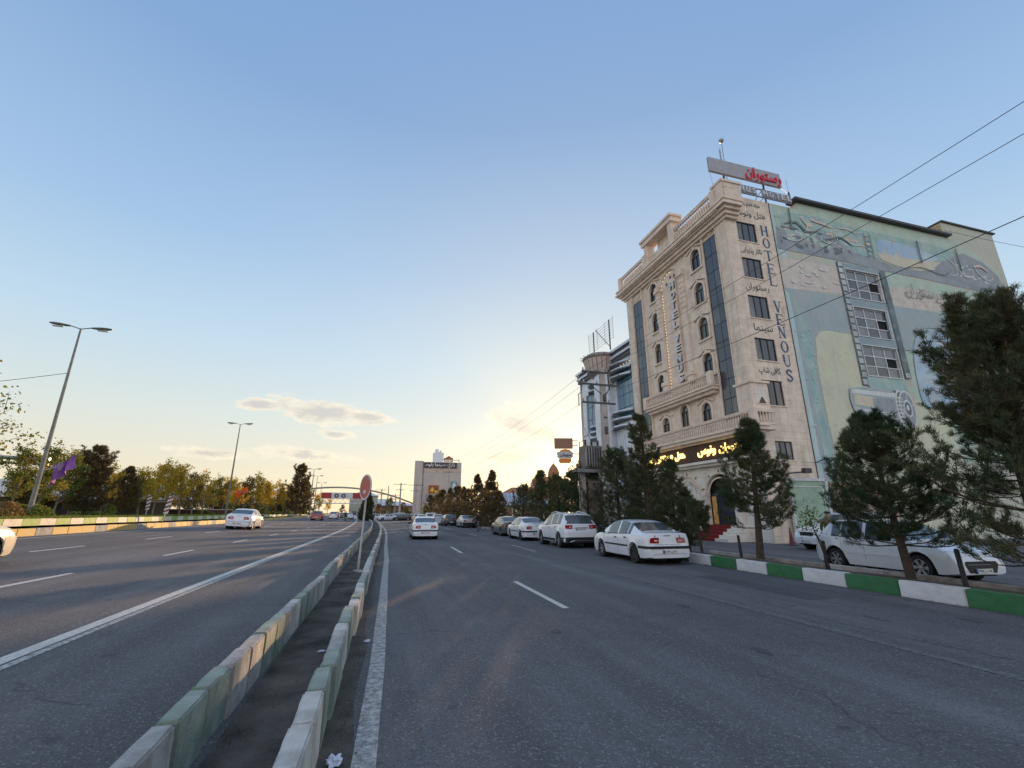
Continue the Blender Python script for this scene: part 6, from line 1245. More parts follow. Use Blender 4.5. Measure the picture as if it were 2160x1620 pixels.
        b = MB(); b.box(-.46, .46, -2.142, -2.12, .638, .646); b.box(-.463, -.456, -2.136, -2.09, .64, .93); b.box(.456, .463, -2.136, -2.09, .64, .93); b.build('boot_gap', M['seam'], root)
        b = MB(); b.box(-.62, .62, -Ln / 2 - .006, -Ln / 2 + .01, .352, .358); b.build('bumper_crease', M['seam'], root)
    if rear_black or kind == 'suv':
        b = MB(); b.box(-hw * .88, hw * .88, -Ln / 2 - .025, -Ln / 2 + .2, K['zb'] - .02, .52 if kind == 'suv' else .60); b.build('bumper', M['trim'], root, bevel=.02)
        band(K['zb'] + .01, .50, -Ln / 2 + .02, a0 - Rw - .06, .015, M['trim'], 'bumper_side')
        if kind == 'suv': b = MB(); b.tube([(-hw * .7, -Ln / 2 - .03, .30), (-hw * .45, -Ln / 2 - .04, .37), (hw * .45, -Ln / 2 - .04, .37), (hw * .7, -Ln / 2 - .03, .30)], .018, 6); b.build('skid_trim', M['chrome'], root); b = MB(); b.box(-.36, .36, -2.14, -2.10, .945, .965); b.build('tailgate_trim', M['chrome'], root); b = MB()
        if kind == 'suv':
            for s in (-1, 1): b.tube([(s * hw * .70, -1.45, 1.62), (s * hw * .69, -.4, 1.72), (s * hw * .70, .3, 1.63)], .022, 6)
            b.build('roof_rails', M['chrome'], root)
    if detail:
        gap = [(K['win'][1][0] - .03, 0), ((K['win'][1][1] + K['win'][2][0]) / 2, 0), (K['win'][2][1] + .35, 0)]
        for g0, _ in gap:
            for s in (-1, 1):
                b = MB(); lo = K['zb'] + .07 if min(abs(g0 - a0), abs(g0 - a1)) > Rw + .06 else 2 * Rw + .07; zz = [lo + (interp(K['belt'], g0) - lo) * i / 6 for i in range(7)]; vs = []
                for z in zz: x = sx(g0, z); vs += [(s * (x + .0015), g0 - .005, z), (s * (x + .0015), g0 + .005, z)]
                b.add(vs, [(2 * i, 2 * i + 1, 2 * i + 3, 2 * i + 2) for i in range(6)]); b.build('door_gap', M['seam'], root, fixn=False)
        for yc in (K['win'][1][0] + .14, K['win'][2][0] + .14):
            for s in (-1, 1):
                z = interp(K['belt'], yc) - .13; x = sx(yc, z); b = MB(); b.box(min(s * (x - .01), s * (x + .02)), max(s * (x - .01), s * (x + .02)), yc - .09, yc + .09, z - .02, z + .02); b.build('door_handle', M['trim'] if kind != 'hatch' else P, root, bevel=.006)
        for s in (-1, 1):             # dark window surround line
            b = MB(); yy = [K['win'][0][0] + (K['win'][2][1] - K['win'][0][0]) * i / 12 for i in range(13)]; vs = []
            for q in yy: zc = section(q)[6]; vs += [(s * (zc[0] + .006), q, zc[1] - .012), (s * (zc[0] + .002), q, zc[1] + .012)]
            b.add(vs, [(2 * i, 2 * i + 1, 2 * i + 3, 2 * i + 2) for i in range(12)]); b.build('waist_rubber', M['trim'], root, fixn=False)
        # bonnet / grille
        if kind == 'hatch':
            yh = Ln / 2; b = MB(); b.prism([(-.44, .52), (.44, .52), (.50, .45), (.40, .26), (-.40, .26), (-.50, .45)], lambda p: (p[0], yh - .06, p[1]), lambda p: (p[0], yh + .016, p[1])); b.build('grille', M['trim'], root)
            b = MB(); b.box(-.45, .45, yh + .0, yh + .024, .44, .455); b.build('grille_bar', M['chrome'], root)
            b = MB(); b.prism([(-.07, .70), (.07, .70), (.075, .80), (0, .83), (-.075, .80)], lambda p: (p[0], yh - .14, p[1] - .04), lambda p: (p[0], yh - .03 - (p[1] - .70) * .8, p[1] - .04)); b.build('badge', M['chrome'], root)
            for s in (-1, 1): b = MB(); b.lathe([(.001, .0), (.055, .0), (.065, -.02)], 12, 'y', (s * .60, yh - .035, .40)); b.build('fog_lamp', M['trim'], root)
        else:
            b = MB(); yh = Ln / 2; b.box(-.4, .4, yh - .12, yh - .03, .58, .68 if kind == 'sedan' else .80); b.build('grille', M['trim'], root)
    return root

G1 = 'cars parked along the right kerb'; G2 = 'cars moving on the road'; G3 = 'cars standing in the parking area'
def RT(s, t, z=0.0): return RW(s, t - tcv(s), z)     # position by straight offset
def clone(src, label, s, t, group, rz=None, z=0.0, tilt=0.0, straight=True, nm=None):
    p = RT(s, t, z) if straight else RW(s, t, z)
    return copy_thing(src, p, head(s) if rz is None else rz, label, group, tilt=tilt)
near = make_car('white_sedan', 'white sedan with black bumper strip parked nearest at the end of the striped kerb', 'sedan', 'white', G1, rims='mixed', plate='۴۳ ص ۱۴۳ ۱۸', loc=RT(15.95, 9.5), rz=RZ + R(-2.5))
suv = make_car('white_suv', 'white high bodied car with roof rails and black lower bumper, second in the parked row', 'suv', 'white', G1, loc=RT(23.45, 9.75), rz=RZ + R(-1), plate='۲۶ ج ۷۸۱')
c3 = clone(near, 'white sedan parked between the tall white car and the grey sedan', 29.7, 9.65, G1)
grey = make_car('grey_sedan', 'dark grey sedan parked just beyond the white sedans, behind the standing man', 'sedan', 'grey', G1, loc=RT(35.4, 9.9), rz=head(35), strip=False, plate='۱۱ د ۲۲۳')
silver = make_car('silver_sedan', 'silver white sedan with a full black bumper parked left of the standing man', 'sedan', 'silver', G1, rear_black=True, loc=RT(55.5, 10.4), rz=head(55), detail=True)
blackc = make_car('black_car', 'black car parked to the left of the silver sedan', 'hatch', 'black', G1, loc=RT(63.5, 9.6), rz=head(63))
cream = make_car('cream_hatchback', 'cream coloured hatchback parked beyond the black car', 'hatch', 'pearl', G1, loc=RT(70.5, 8.9), rz=head(70), detail=False)
clone(suv, 'white high bodied car far along the row with its roof above the others', 77.5, 8.6, G1); clone(near, 'small white sedan at the far end of the parked row', 86, 8.0, G1); clone(cream, 'farthest small pale hatchback of the parked row', 92, 7.7, G1)
mov = clone(near, 'white sedan driving away in the middle of the right carriageway', 33.0, 3.25, G2)
lsed = make_car('white_saloon', 'white saloon driving away on the left carriageway, its right side lit by the sun', 'sedan', 'white', G2, loc=RT(39.2, -9.25, GZ(-9.9)), rz=head(39) + R(2), tilt=R(3.4), strip=False, plate='۳۵ و ۶۶۲')
lcream = make_car('cream_car', 'cream car entering the picture at the left edge', 'sedan', 'cream', G2, loc=RT(12.75, -9.35, GZ(-9.2)), rz=RZ, tilt=R(3.4), strip=False, detail=True)
redc = make_car('red_car', 'red car far off on the left carriageway', 'hatch', 'red', G2, loc=RW(82, -9.6, GZ(-9.6)), rz=head(82), tilt=R(3), detail=False)
clone(cream, 'pale car ahead of the red car on the left carriageway', 108, -8.5, G2, z=.45, straight=False); clone(redc, 'second dull car ahead of the red car, farther on', 150, -9.0, G2, z=.5, straight=False); clone(lsed, 'white saloon far ahead, to the right of the red car', 118, -5.4, G2, z=.27, straight=False); clone(grey, 'dark saloon far ahead between the pale cars', 132, -6.8, G2, z=.35, straight=False)
hatch = make_car('white_hatchback', 'white hatchback parked facing right behind the pines and bollards', 'hatch', 'white', G3, loc=W(10.1, 14.35, 0), rz=RZ + math.pi - R(5), plate='۸۱ ب ۵۴۲')
clone(near, 'white sedan in the lot behind the nearest parked sedan, only its tail showing', 21.2, 13.3, G3, rz=RZ + R(-4)); pk = clone(cream, 'pinkish pale car seen between the tall white car and the nearest sedan', 27.5, 15.6, G3, rz=RZ + R(10)); clone(suv, 'white high bodied car in the lot in front of the garage gate', 17.0, 21.4, G3, rz=RZ + R(80))
clone(blackc, 'dark car half hidden behind the nearest parked sedan', 23.5, 14.6, G3, rz=RZ)
# the far row across the end of the street, seen from the side
base = near; r_ = random.Random(5)
far_src = [lsed, suv, near, cream, lsed, grey, near, cream, suv, blackc, lsed, redc]
for i in range(12):
    u = 757 + i * 10.2; d = 118 - i * 1.2 + (i % 3) * 3.5; p = aim(px(u), d); w_ = ('first', 'second', 'third', 'fourth', 'fifth', 'sixth', 'seventh', 'eighth', 'ninth', 'tenth', 'eleventh', 'twelfth')[i]
    copy_thing(far_src[i], p, R(-px(u)) + R(82 + (i % 4) * 12), '%s car from the left in the distant row parked across the end of the street' % w_, 'distant row of parked cars')

# ================================================================ trees
import numpy as np
def leafmat(name, cols, rough=.75, scale=.9, trans=.12, pos=(.25, .45, .6, .8)):
    m = bpy.data.materials.new(name); m.use_nodes = True; t = m.node_tree; p = t.nodes['Principled BSDF']; L = t.links.new
    g = t.nodes.new('ShaderNodeNewGeometry'); n = t.nodes.new('ShaderNodeTexNoise'); L(g.outputs['Position'], n.inputs['Vector']); n.inputs['Scale'].default_value = scale; n.inputs['Detail'].default_value = 3
    ri = t.nodes.new('ShaderNodeMath'); ri.operation = 'MULTIPLY_ADD'; L(g.outputs['Random Per Island'], ri.inputs[0]); ri.inputs[1].default_value = .5; L(n.outputs[0], ri.inputs[2])
    sb = t.nodes.new('ShaderNodeMath'); sb.operation = 'SUBTRACT'; L(ri.outputs[0], sb.inputs[0]); sb.inputs[1].default_value = .25
    oi = t.nodes.new('ShaderNodeObjectInfo'); ad = t.nodes.new('ShaderNodeMath'); ad.operation = 'MULTIPLY_ADD'; L(oi.outputs['Random'], ad.inputs[0]); ad.inputs[1].default_value = .22; L(sb.outputs[0], ad.inputs[2])
    r = t.nodes.new('ShaderNodeValToRGB'); L(ad.outputs[0], r.inputs[0]); e = r.color_ramp.elements
    while len(e) < len(cols): e.new(.5)
    for q, (pp, c) in zip(e, zip(pos, cols)): q.position = pp; q.color = (*c, 1)
    L(r.outputs[0], p.inputs['Base Color']); p.inputs['Roughness'].default_value = rough; p.inputs['Specular IOR Level'].default_value = .25
    if trans:
        tr = t.nodes.new('ShaderNodeBsdfTranslucent'); L(r.outputs[0], tr.inputs[0]); mx = t.nodes.new('ShaderNodeMixShader'); mx.inputs[0].default_value = trans; o = t.nodes['Material Output']
        L(p.outputs[0], mx.inputs[1]); L(tr.outputs[0], mx.inputs[2]); L(mx.outputs[0], o.inputs[0])
    return m
M['needle'] = leafmat('pine_needles', [(.022, .045, .020), (.040, .075, .032), (.066, .105, .048), (.14, .115, .06)], trans=.2)
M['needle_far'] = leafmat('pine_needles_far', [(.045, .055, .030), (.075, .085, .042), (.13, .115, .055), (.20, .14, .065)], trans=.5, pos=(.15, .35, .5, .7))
M['bark'] = mat('bark', (.085, .062, .048), .95, .3, 6, .9, 18, col2=(.045, .034, .028))
M['bark_pale'] = mat('bark_pale', (.24, .19, .15), .9, .25, 5, .6, 18)
M['leaf_autumn'] = leafmat('autumn_leaves', [(.11, .16, .028), (.24, .24, .035), (.52, .40, .045), (.66, .40, .04)], trans=.6, pos=(.12, .28, .45, .7))
M['leaf_green'] = leafmat('green_leaves', [(.06, .10, .025), (.12, .17, .035), (.22, .24, .045), (.32, .26, .05)], trans=.45)
M['leaf_dry'] = leafmat('dry_leaves', [(.11, .09, .035), (.18, .13, .05), (.26, .17, .06), (.32, .20, .08)], trans=.35)
M['leaf_bush'] = leafmat('bush_leaves', [(.05, .10, .02), (.10, .16, .03), (.20, .24, .04), (.26, .28, .06)], trans=.25)

def tri_mesh(name, V, per, m):
    n = len(V); me = bpy.data.meshes.new(name); me.vertices.add(n); me.vertices.foreach_set('co', V.astype(np.float32).ravel())
    nf = n // per; me.loops.add(n); me.loops.foreach_set('vertex_index', np.arange(n, dtype=np.int32)); me.polygons.add(nf)
    me.polygons.foreach_set('loop_start', np.arange(0, n, per, dtype=np.int32)); me.update(calc_edges=True); me.materials.append(m); return me
def unit(a): return a / np.maximum(1e-9, np.linalg.norm(a, axis=-1, keepdims=True))
def blades(rng, P, D, K, L, w, spread):
    """K thin needles per tuft, fanned round the tuft's direction"""
    N = len(P); P = np.repeat(P, K, 0); D = np.repeat(D, K, 0); d = unit(D + rng.normal(0, spread, P.shape)); s = unit(np.cross(d, rng.normal(0, 1, P.shape)))
    Lr = (L * rng.uniform(.6, 1.15, (len(P), 1))); base = P + rng.normal(0, L * .18, P.shape); V = np.stack([base - s * w, base + s * w, base + d * Lr], 1); return V.reshape(-1, 3)
def leaves(rng, P, size, droop=.3):
    N = len(P); d = unit(rng.normal(0, 1, (N, 3)) + np.array([0, 0, -droop])); s = unit(np.cross(d, rng.normal(0, 1, (N, 3)))); z = size * rng.uniform(.6, 1.25, (N, 1))
    V = np.stack([P, P + d * z * .5 + s * z * .36, P + d * z, P + d * z * .5 - s * z * .36], 1); return V.reshape(-1, 3)

def pine_meshes(seed, H, clear, rad, prof, whorl=.24, nb=5, sub=7, K=12, L=.12, w=.0055, lean=(0, 0), needle='needle', fork=None, gaps=.12, up=.35):
    rng = np.random.default_rng(seed); r = random.Random(seed); tb = MB(); trunk = []
    n = 9; bx, by = r.uniform(-.06, .06) * H / 4, r.uniform(-.06, .06) * H / 4
    for i in range(n): f = i / (n - 1); trunk.append((lean[0] * f + bx * math.sin(f * 4), lean[1] * f + by * math.sin(f * 3.3), H * f * .985))
    r0 = .022 * H + .02
    tb.tube(trunk, [r0 * (1 - .88 * i / (n - 1)) for i in range(n)], 8)
    stems = [(trunk, 1.0, clear)]
    if fork: 
        for (hf, dx, dy, top) in fork:
            b0 = trunk[int(hf * (n - 1))]; f2 = [(b0[0] + dx * (q ** .8), b0[1] + dy * (q ** .8), b0[2] + (top * H - b0[2]) * q) for q in [k / 6 for k in range(7)]]
            tb.tube(f2, [r0 * .55 * (1 - .85 * k / 6) for k in range(7)], 6); stems.append((f2, .62, .12))
    TP = []; TD = []
    for path, sc, cl in stems:
        z = path[0][2] + (path[-1][2] - path[0][2]) * cl; ztop = path[-1][2]; zb = path[0][2]
        while z < ztop - .05:
            f = (z - zb) / (ztop - zb); i = min(len(path) - 2, int(f * (len(path) - 1))); g = f * (len(path) - 1) - i
            c = Vector(path[i]).lerp(Vector(path[i + 1]), g); u = (f - cl) / (1 - cl); a0 = r.uniform(0, 6.28)
            for k in range(nb + r.randint(-2, 1)):
                if r.random() < gaps: continue
                a = a0 + k * 6.283 / nb + r.uniform(-.6, .6); Lb = rad * sc * interp(prof, u) * r.choice((.45, .7, .85, 1.0, 1.0, 1.2)) * r.uniform(.9, 1.08)
                if Lb < .06: continue
                el0 = up * (.05 + 1.15 * u) + r.uniform(-.22, .22); pts = []
                for q in range(6):
                    t = q / 5; e = el0 - .12 * t + .55 * t ** 3; pts.append(c + Vector((math.cos(a + .2 * t) * math.cos(e), math.sin(a + .2 * t) * math.cos(e), math.sin(e))) * (Lb * t))
                tb.tube(pts, [max(.005, .011 * Lb + .004) * (1 - .8 * q / 5) for q in range(6)], 4, cap=False)
                for q in range(sub):
                    t = .18 + .82 * (q + r.random()) / sub; j = min(4, int(t * 5)); p = pts[j].lerp(pts[j + 1], t * 5 - j); dr = (pts[j + 1] - pts[j]).normalized()
                    side = Vector((-dr.y, dr.x, .0)).normalized() * (1 if q % 2 else -1); sl = Lb * (.34 * (1.2 - t)) + .10; d2 = (dr * .6 + side * r.uniform(.3, 1.1) + Vector((0, 0, r.uniform(-.1, .7)))).normalized()
                    e_ = p + d2 * sl; tb.tube([p, e_], [.006, .003], 3, cap=False)
                    for h_ in range(5): TP.append(p.lerp(e_, .35 + .65 * h_ / 4) + Vector((r.uniform(-.03, .03), r.uniform(-.03, .03), r.uniform(-.02, .03)))); TD.append(d2 + Vector((0, 0, .35)))
                    for h_ in range(3): v_ = Vector((r.uniform(-1, 1), r.uniform(-1, 1), r.uniform(-.2, 1))); TP.append(e_ + v_ * L * .35); TD.append(v_ + d2 * .6)
                for h_ in range(4): TP.append(pts[-1] - (pts[-1] - pts[-2]) * .35 * h_); TD.append((pts[-1] - pts[-2]).normalized() + Vector((0, 0, .3)))
            z += whorl * r.uniform(.75, 1.25)
        for q in range(5): TP.append(Vector(path[-1]) - Vector((0, 0, .06 * q))); TD.append(Vector((r.uniform(-.2, .2), r.uniform(-.2, .2), 1)))
    V = blades(rng, np.array([tuple(p) for p in TP]), np.array([tuple(p) for p in TD]), K, L, w, .62)
    cm = tri_mesh('needles', V, 3, M[needle]); o = tb.build('x', M['bark'], smooth=True, fixn=False); tm = o.data; bpy.data.objects.remove(o); return tm, cm
PINEP = [(0, .75), (.18, 1.0), (.45, .78), (.75, .42), (.92, .18), (1, .05)]
BUSHP = [(0, .8), (.25, 1.0), (.6, .85), (.85, .5), (1, .12)]
def plant(name, meshes, loc, rz, label, cat, group=None, scale=1.0, parts=('trunk', 'crown')):
    t = thing(name, label, cat, loc, rz, group); t.scale = (scale,) * 3
    for nm, me in zip(parts, meshes):
        o = link(nm, me, t)
        if nm in ('crown',): o['kind'] = 'stuff'
    return t
GP = 'pines in the planting strip along the right kerb'
def TS(s, t, z=.22): return RT(s, t, z)
plant('pine_tree', pine_meshes(11, 5.7, .10, 2.0, [(0, .9), (.2, 1.0), (.5, .82), (.72, .62), (.9, .35), (1, .12)], whorl=.29, nb=6, sub=7, K=13, fork=[(.3, -.95, .1, .93), (.42, .5, -.5, .98)], gaps=.18), TS(5.55, 11.5), 1.2, 'largest dark pine with two leading tops at the right edge', 'pine tree', GP)
plant('pine_tree', pine_meshes(12, 3.75, .20, 1.55, PINEP, whorl=.19, nb=6, sub=8, K=14, lean=(-.25, .1), gaps=.12), TS(7.9, 11.5), .4, 'dense pine standing in front of the bonnet of the white hatchback', 'pine tree', GP)
plant('pine_tree', pine_meshes(13, 4.5, .22, 1.3, [(0, .95), (.2, 1.0), (.45, .9), (.68, .4), (.9, .22), (1, .08)], whorl=.22, nb=6, sub=8, K=13, lean=(-.3, 0), gaps=.16), TS(12.2, 11.55), 2.0, 'single pine with a narrow top in front of the hotel sign band', 'pine tree', GP)
sapl = pine_meshes(14, 1.8, .42, .5, BUSHP, whorl=.13, nb=5, sub=5, K=10, L=.1)
plant('pine_tree', sapl, TS(14.9, 11.55), .0, 'thin young pine sapling just behind the tail of the nearest white sedan', 'pine tree', GP, 1.0)
tallp = pine_meshes(15, 6.0, .08, 1.55, [(0, .8), (.15, 1.0), (.4, .85), (.62, .5), (.8, .36), (1, .1)], whorl=.26, nb=6, sub=7, K=12, gaps=.18)
plant('pine_tree', tallp, TS(18.6, 11.7), .5, 'tallest pine of the group behind the nearest white sedan, in front of the hotel', 'pine tree', GP)
bushy = pine_meshes(16, 4.6, .06, 1.6, BUSHP, whorl=.22, nb=6, sub=7, K=12, gaps=.1)
plant('pine_tree', bushy, TS(21.2, 11.75), 1.5, 'broad dark pine between the tallest pine and the concrete power pole', 'pine tree', GP)
mid = pine_meshes(17, 3.5, .08, 1.15, PINEP, whorl=.2, nb=5, sub=7, K=12)
plant('pine_tree', mid, TS(17.0, 12.0), .3, 'loose pine right of the tallest one, reaching up to the lit letters', 'pine tree', GP, 1.02)
plant('pine_tree', mid, TS(16.2, 12.0), 2.3, 'small dark pine between the loose pine and the sapling', 'pine tree', GP, .68)
plant('pine_tree', bushy, TS(19.9, 12.5), 3.1, 'dark pine filling the middle of the group behind the nearest white sedan', 'pine tree', GP, .74)
lab = ['pine with a bare lower trunk between the tall white car and the nearest sedan', 'dark pine behind the roof of the tall white car', 'pine behind the white sedan beside the tall white car', 'round topped pine above the grey sedan', 'sparse pine between the grey sedan and the standing man']
row = [(24.6, 11.7, bushy, .98, 0), (26.9, 11.7, mid, 1.15, 1), (29.2, 11.7, bushy, .86, 2), (32.8, 11.8, mid, 1.3, 3), (37.2, 11.8, bushy, .82, 4)]
for s, t, me, sc, i in row: plant('pine_tree', me, TS(s, t, .1), i * 1.3, lab[i], 'pine tree', GP, sc)
M['far_set'] = None
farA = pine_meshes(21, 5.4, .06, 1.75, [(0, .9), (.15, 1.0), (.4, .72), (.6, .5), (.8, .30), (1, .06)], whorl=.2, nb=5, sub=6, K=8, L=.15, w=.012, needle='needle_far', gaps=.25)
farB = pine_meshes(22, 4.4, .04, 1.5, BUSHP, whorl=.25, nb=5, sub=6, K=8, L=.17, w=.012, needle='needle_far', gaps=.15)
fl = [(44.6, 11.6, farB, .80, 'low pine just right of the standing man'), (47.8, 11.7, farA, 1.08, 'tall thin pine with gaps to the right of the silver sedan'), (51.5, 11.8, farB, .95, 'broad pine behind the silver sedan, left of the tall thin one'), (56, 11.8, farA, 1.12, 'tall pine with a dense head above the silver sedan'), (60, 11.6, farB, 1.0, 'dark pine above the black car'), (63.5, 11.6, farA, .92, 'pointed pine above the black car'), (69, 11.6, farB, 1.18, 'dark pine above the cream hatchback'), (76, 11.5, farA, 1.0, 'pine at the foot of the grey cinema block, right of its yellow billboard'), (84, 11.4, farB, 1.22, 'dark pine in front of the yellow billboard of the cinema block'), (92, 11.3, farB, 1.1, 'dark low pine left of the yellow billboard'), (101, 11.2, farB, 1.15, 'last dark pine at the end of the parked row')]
for i, (s, t, me, sc, lb) in enumerate(fl): plant('pine_tree', me, TS(s, t, .1), i * 1.7, lb, 'pine tree', GP, sc)
GB2 = 'trees behind the right hand pines'
def leafy_meshes(seed, H, clear, rad, nleaf, size, leaf='leaf_autumn', bark='bark_pale', flat=.8, tw=0, lean=.12, spire=0.0, r0=None):
    rng = np.random.default_rng(seed); r = random.Random(seed); tb = MB(); a = r.uniform(0, 6.28); ln = H * lean; r0 = r0 or .012 * H + .03
    tr = [(ln * f * f * math.cos(a) + .05 * math.sin(f * 6), ln * f * f * math.sin(a), H * .72 * f) for f in [k / 6 for k in range(7)]]; tb.tube(tr, [r0 * (1 - .7 * k / 6) for k in range(7)], 6)
    centres = []; nbr = 15
    for k in range(nbr):
        f = clear + (1 - clear) * (k / nbr) ** .9; i = min(5, int(f * 6)); c = Vector(tr[i]).lerp(Vector(tr[i + 1]), f * 6 - i) if f < 1 else Vector(tr[6])
        az = k * 2.4 + r.uniform(-.5, .5); el = .35 + .75 * (k / nbr) + r.uniform(-.2, .3); Lb = rad * r.uniform(.75, 1.3) * (1.05 - .35 * (k / nbr)) * (1 + spire * (k / nbr))
        pts = [c + Vector((math.cos(az + .3 * t) * math.cos(el + .2 * t), math.sin(az + .3 * t) * math.cos(el + .2 * t), math.sin(el + .2 * t))) * (Lb * t) for t in (0, .25, .5, .75, 1)]
        tb.tube(pts, [r0 * .42, r0 * .32, r0 * .22, r0 * .14, r0 * .05], 5, cap=False)
        for q in range(5):
            t = r.uniform(.35, 1); j = min(3, int(t * 4)); p = pts[j].lerp(pts[j + 1], t * 4 - j); d = Vector((r.uniform(-1, 1), r.uniform(-1, 1), r.uniform(-.1, 1))).normalized() * rad * r.uniform(.25, .5); tb.tube([p, p + d * .5 + Vector((0, 0, .04)), p + d], [r0 * .12, r0 * .08, .004], 4, cap=False)
            for h in (.4, .7, 1.0): centres.append(tuple(p + d * h))
        for t in (.6, .8, 1): centres.append(tuple(pts[0].lerp(pts[-1], t)))
    C = np.array(centres); idx = rng.integers(0, len(C), nleaf); P = C[idx] + rng.normal(0, rad * .085, (nleaf, 3)) * np.array([1, 1, flat])
    cm = tri_mesh('leaves', leaves(rng, P, size), 4, M[leaf]); o = tb.build('x', M[bark], smooth=True, fixn=False); tm = o.data; bpy.data.objects.remove(o); return tm, cm
drym = leafy_meshes(31, 6.2, .2, 1.6, 2600, .13, 'leaf_dry', 'bark', spire=.5)
for i, (u, d, h, lb) in enumerate(((1150, 52, 6.0, 'half bare tree with thin upright twigs in front of the domed building'), (1128, 60, 5.4, 'brownish sparse tree left of the domed building'), (1175, 47, 5.6, 'yellowing tree left of the burger sign'), (1205, 40, 4.6, 'thin olive tree just below the burger sign'), (1085, 62, 3.6, 'small yellow green tree in front of the metal roofed house'))):
    plant('small_tree', leafy_meshes(40 + i, 6.2, .12, 1.5, 2600, .14, 'leaf_dry' if i < 3 else 'leaf_green' if i == 3 else 'leaf_bush', 'bark', spire=.5) if i in (0, 4) else drym, aim(px(u), d), i * 2.0, lb, 'tree', GB2, h / 6.2)

# the belt of trees on the left
GL = 'trees on the left lawn beyond the carriageway'
aut = [leafy_meshes(50 + i, 5.6, .28, 1.65, 3000, .17, l, spire=.25) for i, l in enumerate(('leaf_autumn', 'leaf_autumn', 'leaf_green', 'leaf_autumn', 'leaf_dry'))]
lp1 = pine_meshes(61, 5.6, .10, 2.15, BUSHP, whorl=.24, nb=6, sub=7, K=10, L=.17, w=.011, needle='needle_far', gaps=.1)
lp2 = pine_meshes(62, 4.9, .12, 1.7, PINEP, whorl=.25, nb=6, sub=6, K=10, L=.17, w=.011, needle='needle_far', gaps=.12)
def LT(u, d, z=1.32): return aim(px(u), d) + Vector((0, 0, z))
plant('pine_tree', lp1, LT(176, 52.5), .3, 'broad dark pine right of the purple flag', 'pine tree', GL, 1.0)
plant('pine_tree', lp2, LT(255, 62), 1.3, 'dark pine between the thin autumn trees left of the marker posts', 'pine tree', GL, 1.0)
plant('pine_tree', lp2, LT(34, 47), 2.3, 'small dark conifer left of the leaning lamp post', 'pine tree', GL, .62)
left = [(72, 46, 5.3, 2, 'leafy tree behind the nearest lamp post'), (112, 49, 5.2, 2, 'green and yellow tree directly above the purple flag'), (145, 54, 5.8, 1, 'tall tree rising behind the broad dark pine'), (212, 58, 5.0, 0, 'thin leaning autumn tree right of the broad dark pine'), (240, 66, 5.2, 3, 'autumn tree beside the slanting canvas roof'), (290, 64, 5.4, 1, 'orange tinged tree with a pale forked trunk before the marker posts'), (322, 70, 6.6, 0, 'tall orange tree behind the marker posts'), (350, 74, 7.2, 3, 'tallest grey topped tree of the belt, right of the marker posts'), (378, 76, 7.0, 1, 'golden tree right of the tallest one'), (404, 80, 6.4, 4, 'greyish tree in the middle of the belt'), (425, 84, 6.6, 0, 'yellow tree left of the second lamp post'), (447, 88, 6.4, 2, 'greener tree just left of the second lamp post'), (468, 90, 6.4, 1, 'autumn tree directly behind the second lamp post'), (490, 94, 6.8, 3, 'orange tree behind the orange flag'), (510, 98, 7.4, 4, 'tall grey topped tree right of the orange flag'), (528, 102, 7.8, 0, 'tall pale tree above the white saloon'), (546, 106, 7.2, 1, 'golden tree right of the white saloon'), (562, 112, 7.0, 3, 'tree second to the left of the tall conifer'), (580, 116, 7.4, 0, 'tree beside the tall conifer on its left'), (597, 120, 7.2, 1, 'yellow tree in front of the tall conifer'), (612, 128, 6.6, 2, 'green tree below the tall conifer'), (672, 150, 6.2, 1, 'yellow tree below the left half of the footbridge'), (690, 165, 5.0, 0, 'low yellow tree under the footbridge banners'), (18, 44, 4.9, 2, 'leafy tree in front of the gantry sign at the left edge')]
for i, (u, d, h, k, lb) in enumerate(left): plant('lawn_tree', aut[k], LT(u, d), i * 1.9, lb, 'tree', GL, h / 5.9)
r_ = random.Random(77)
for i in range(17):                    # the second rank, darker, filling in behind
    u = 268 + i * 21 + r_.uniform(-5, 5); d = 74 + i * 4.0; plant('pine_tree' if i % 3 == 0 else 'lawn_tree', lp2 if i % 3 == 0 else aut[(2, 4)[i % 2]], LT(u, d), i * 2.3, '%s tree from the left in the shaded second rank behind the autumn trees' % ('first', 'second', 'third', 'fourth', 'fifth', 'sixth', 'seventh', 'eighth', 'ninth', 'tenth', 'eleventh', 'twelfth', 'thirteenth', 'fourteenth', 'fifteenth', 'sixteenth', 'seventeenth')[i], 'tree', GL, .86 + i * .014)
ordn = ('first', 'second', 'third', 'fourth', 'fifth', 'sixth', 'seventh', 'eighth', 'ninth', 'tenth', 'eleventh', 'twelfth', 'thirteenth', 'fourteenth', 'fifteenth', 'sixteenth', 'seventeenth', 'eighteenth', 'nineteenth', 'twentieth', 'twenty first', 'twenty second')
for i in range(22):                    # low yellowing trees that close the gaps between the taller ones
    u = 30 + i * 27 + r_.uniform(-6, 6); d = 60 + i * 3.9; plant('lawn_tree', aut[(0, 2, 3, 1)[i % 4]], LT(u, d), i * 1.3, '%s low yellowing tree from the left filling a gap in the belt' % ordn[i], 'tree', GL, .70 + .012 * i)
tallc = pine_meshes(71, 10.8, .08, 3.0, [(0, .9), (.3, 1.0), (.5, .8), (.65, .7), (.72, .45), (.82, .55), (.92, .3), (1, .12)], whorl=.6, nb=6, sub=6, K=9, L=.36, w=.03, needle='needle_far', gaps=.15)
plant('pine_tree', tallc, LT(624, 112), .3, 'tall ragged conifer standing above the left belt near the footbridge', 'pine tree', GL)
plant('pine_tree', tallc, LT(641, 124), 1.9, 'shorter dark conifer at the right end of the left belt', 'pine tree', GL, .72)
cyp = pine_meshes(72, 5.0, .02, 1.35, [(0, 1.0), (.4, .95), (.7, .6), (.9, .3), (1, .1)], whorl=.22, nb=7, sub=6, K=10, L=.2, w=.016, needle='needle', gaps=.02, up=.9)
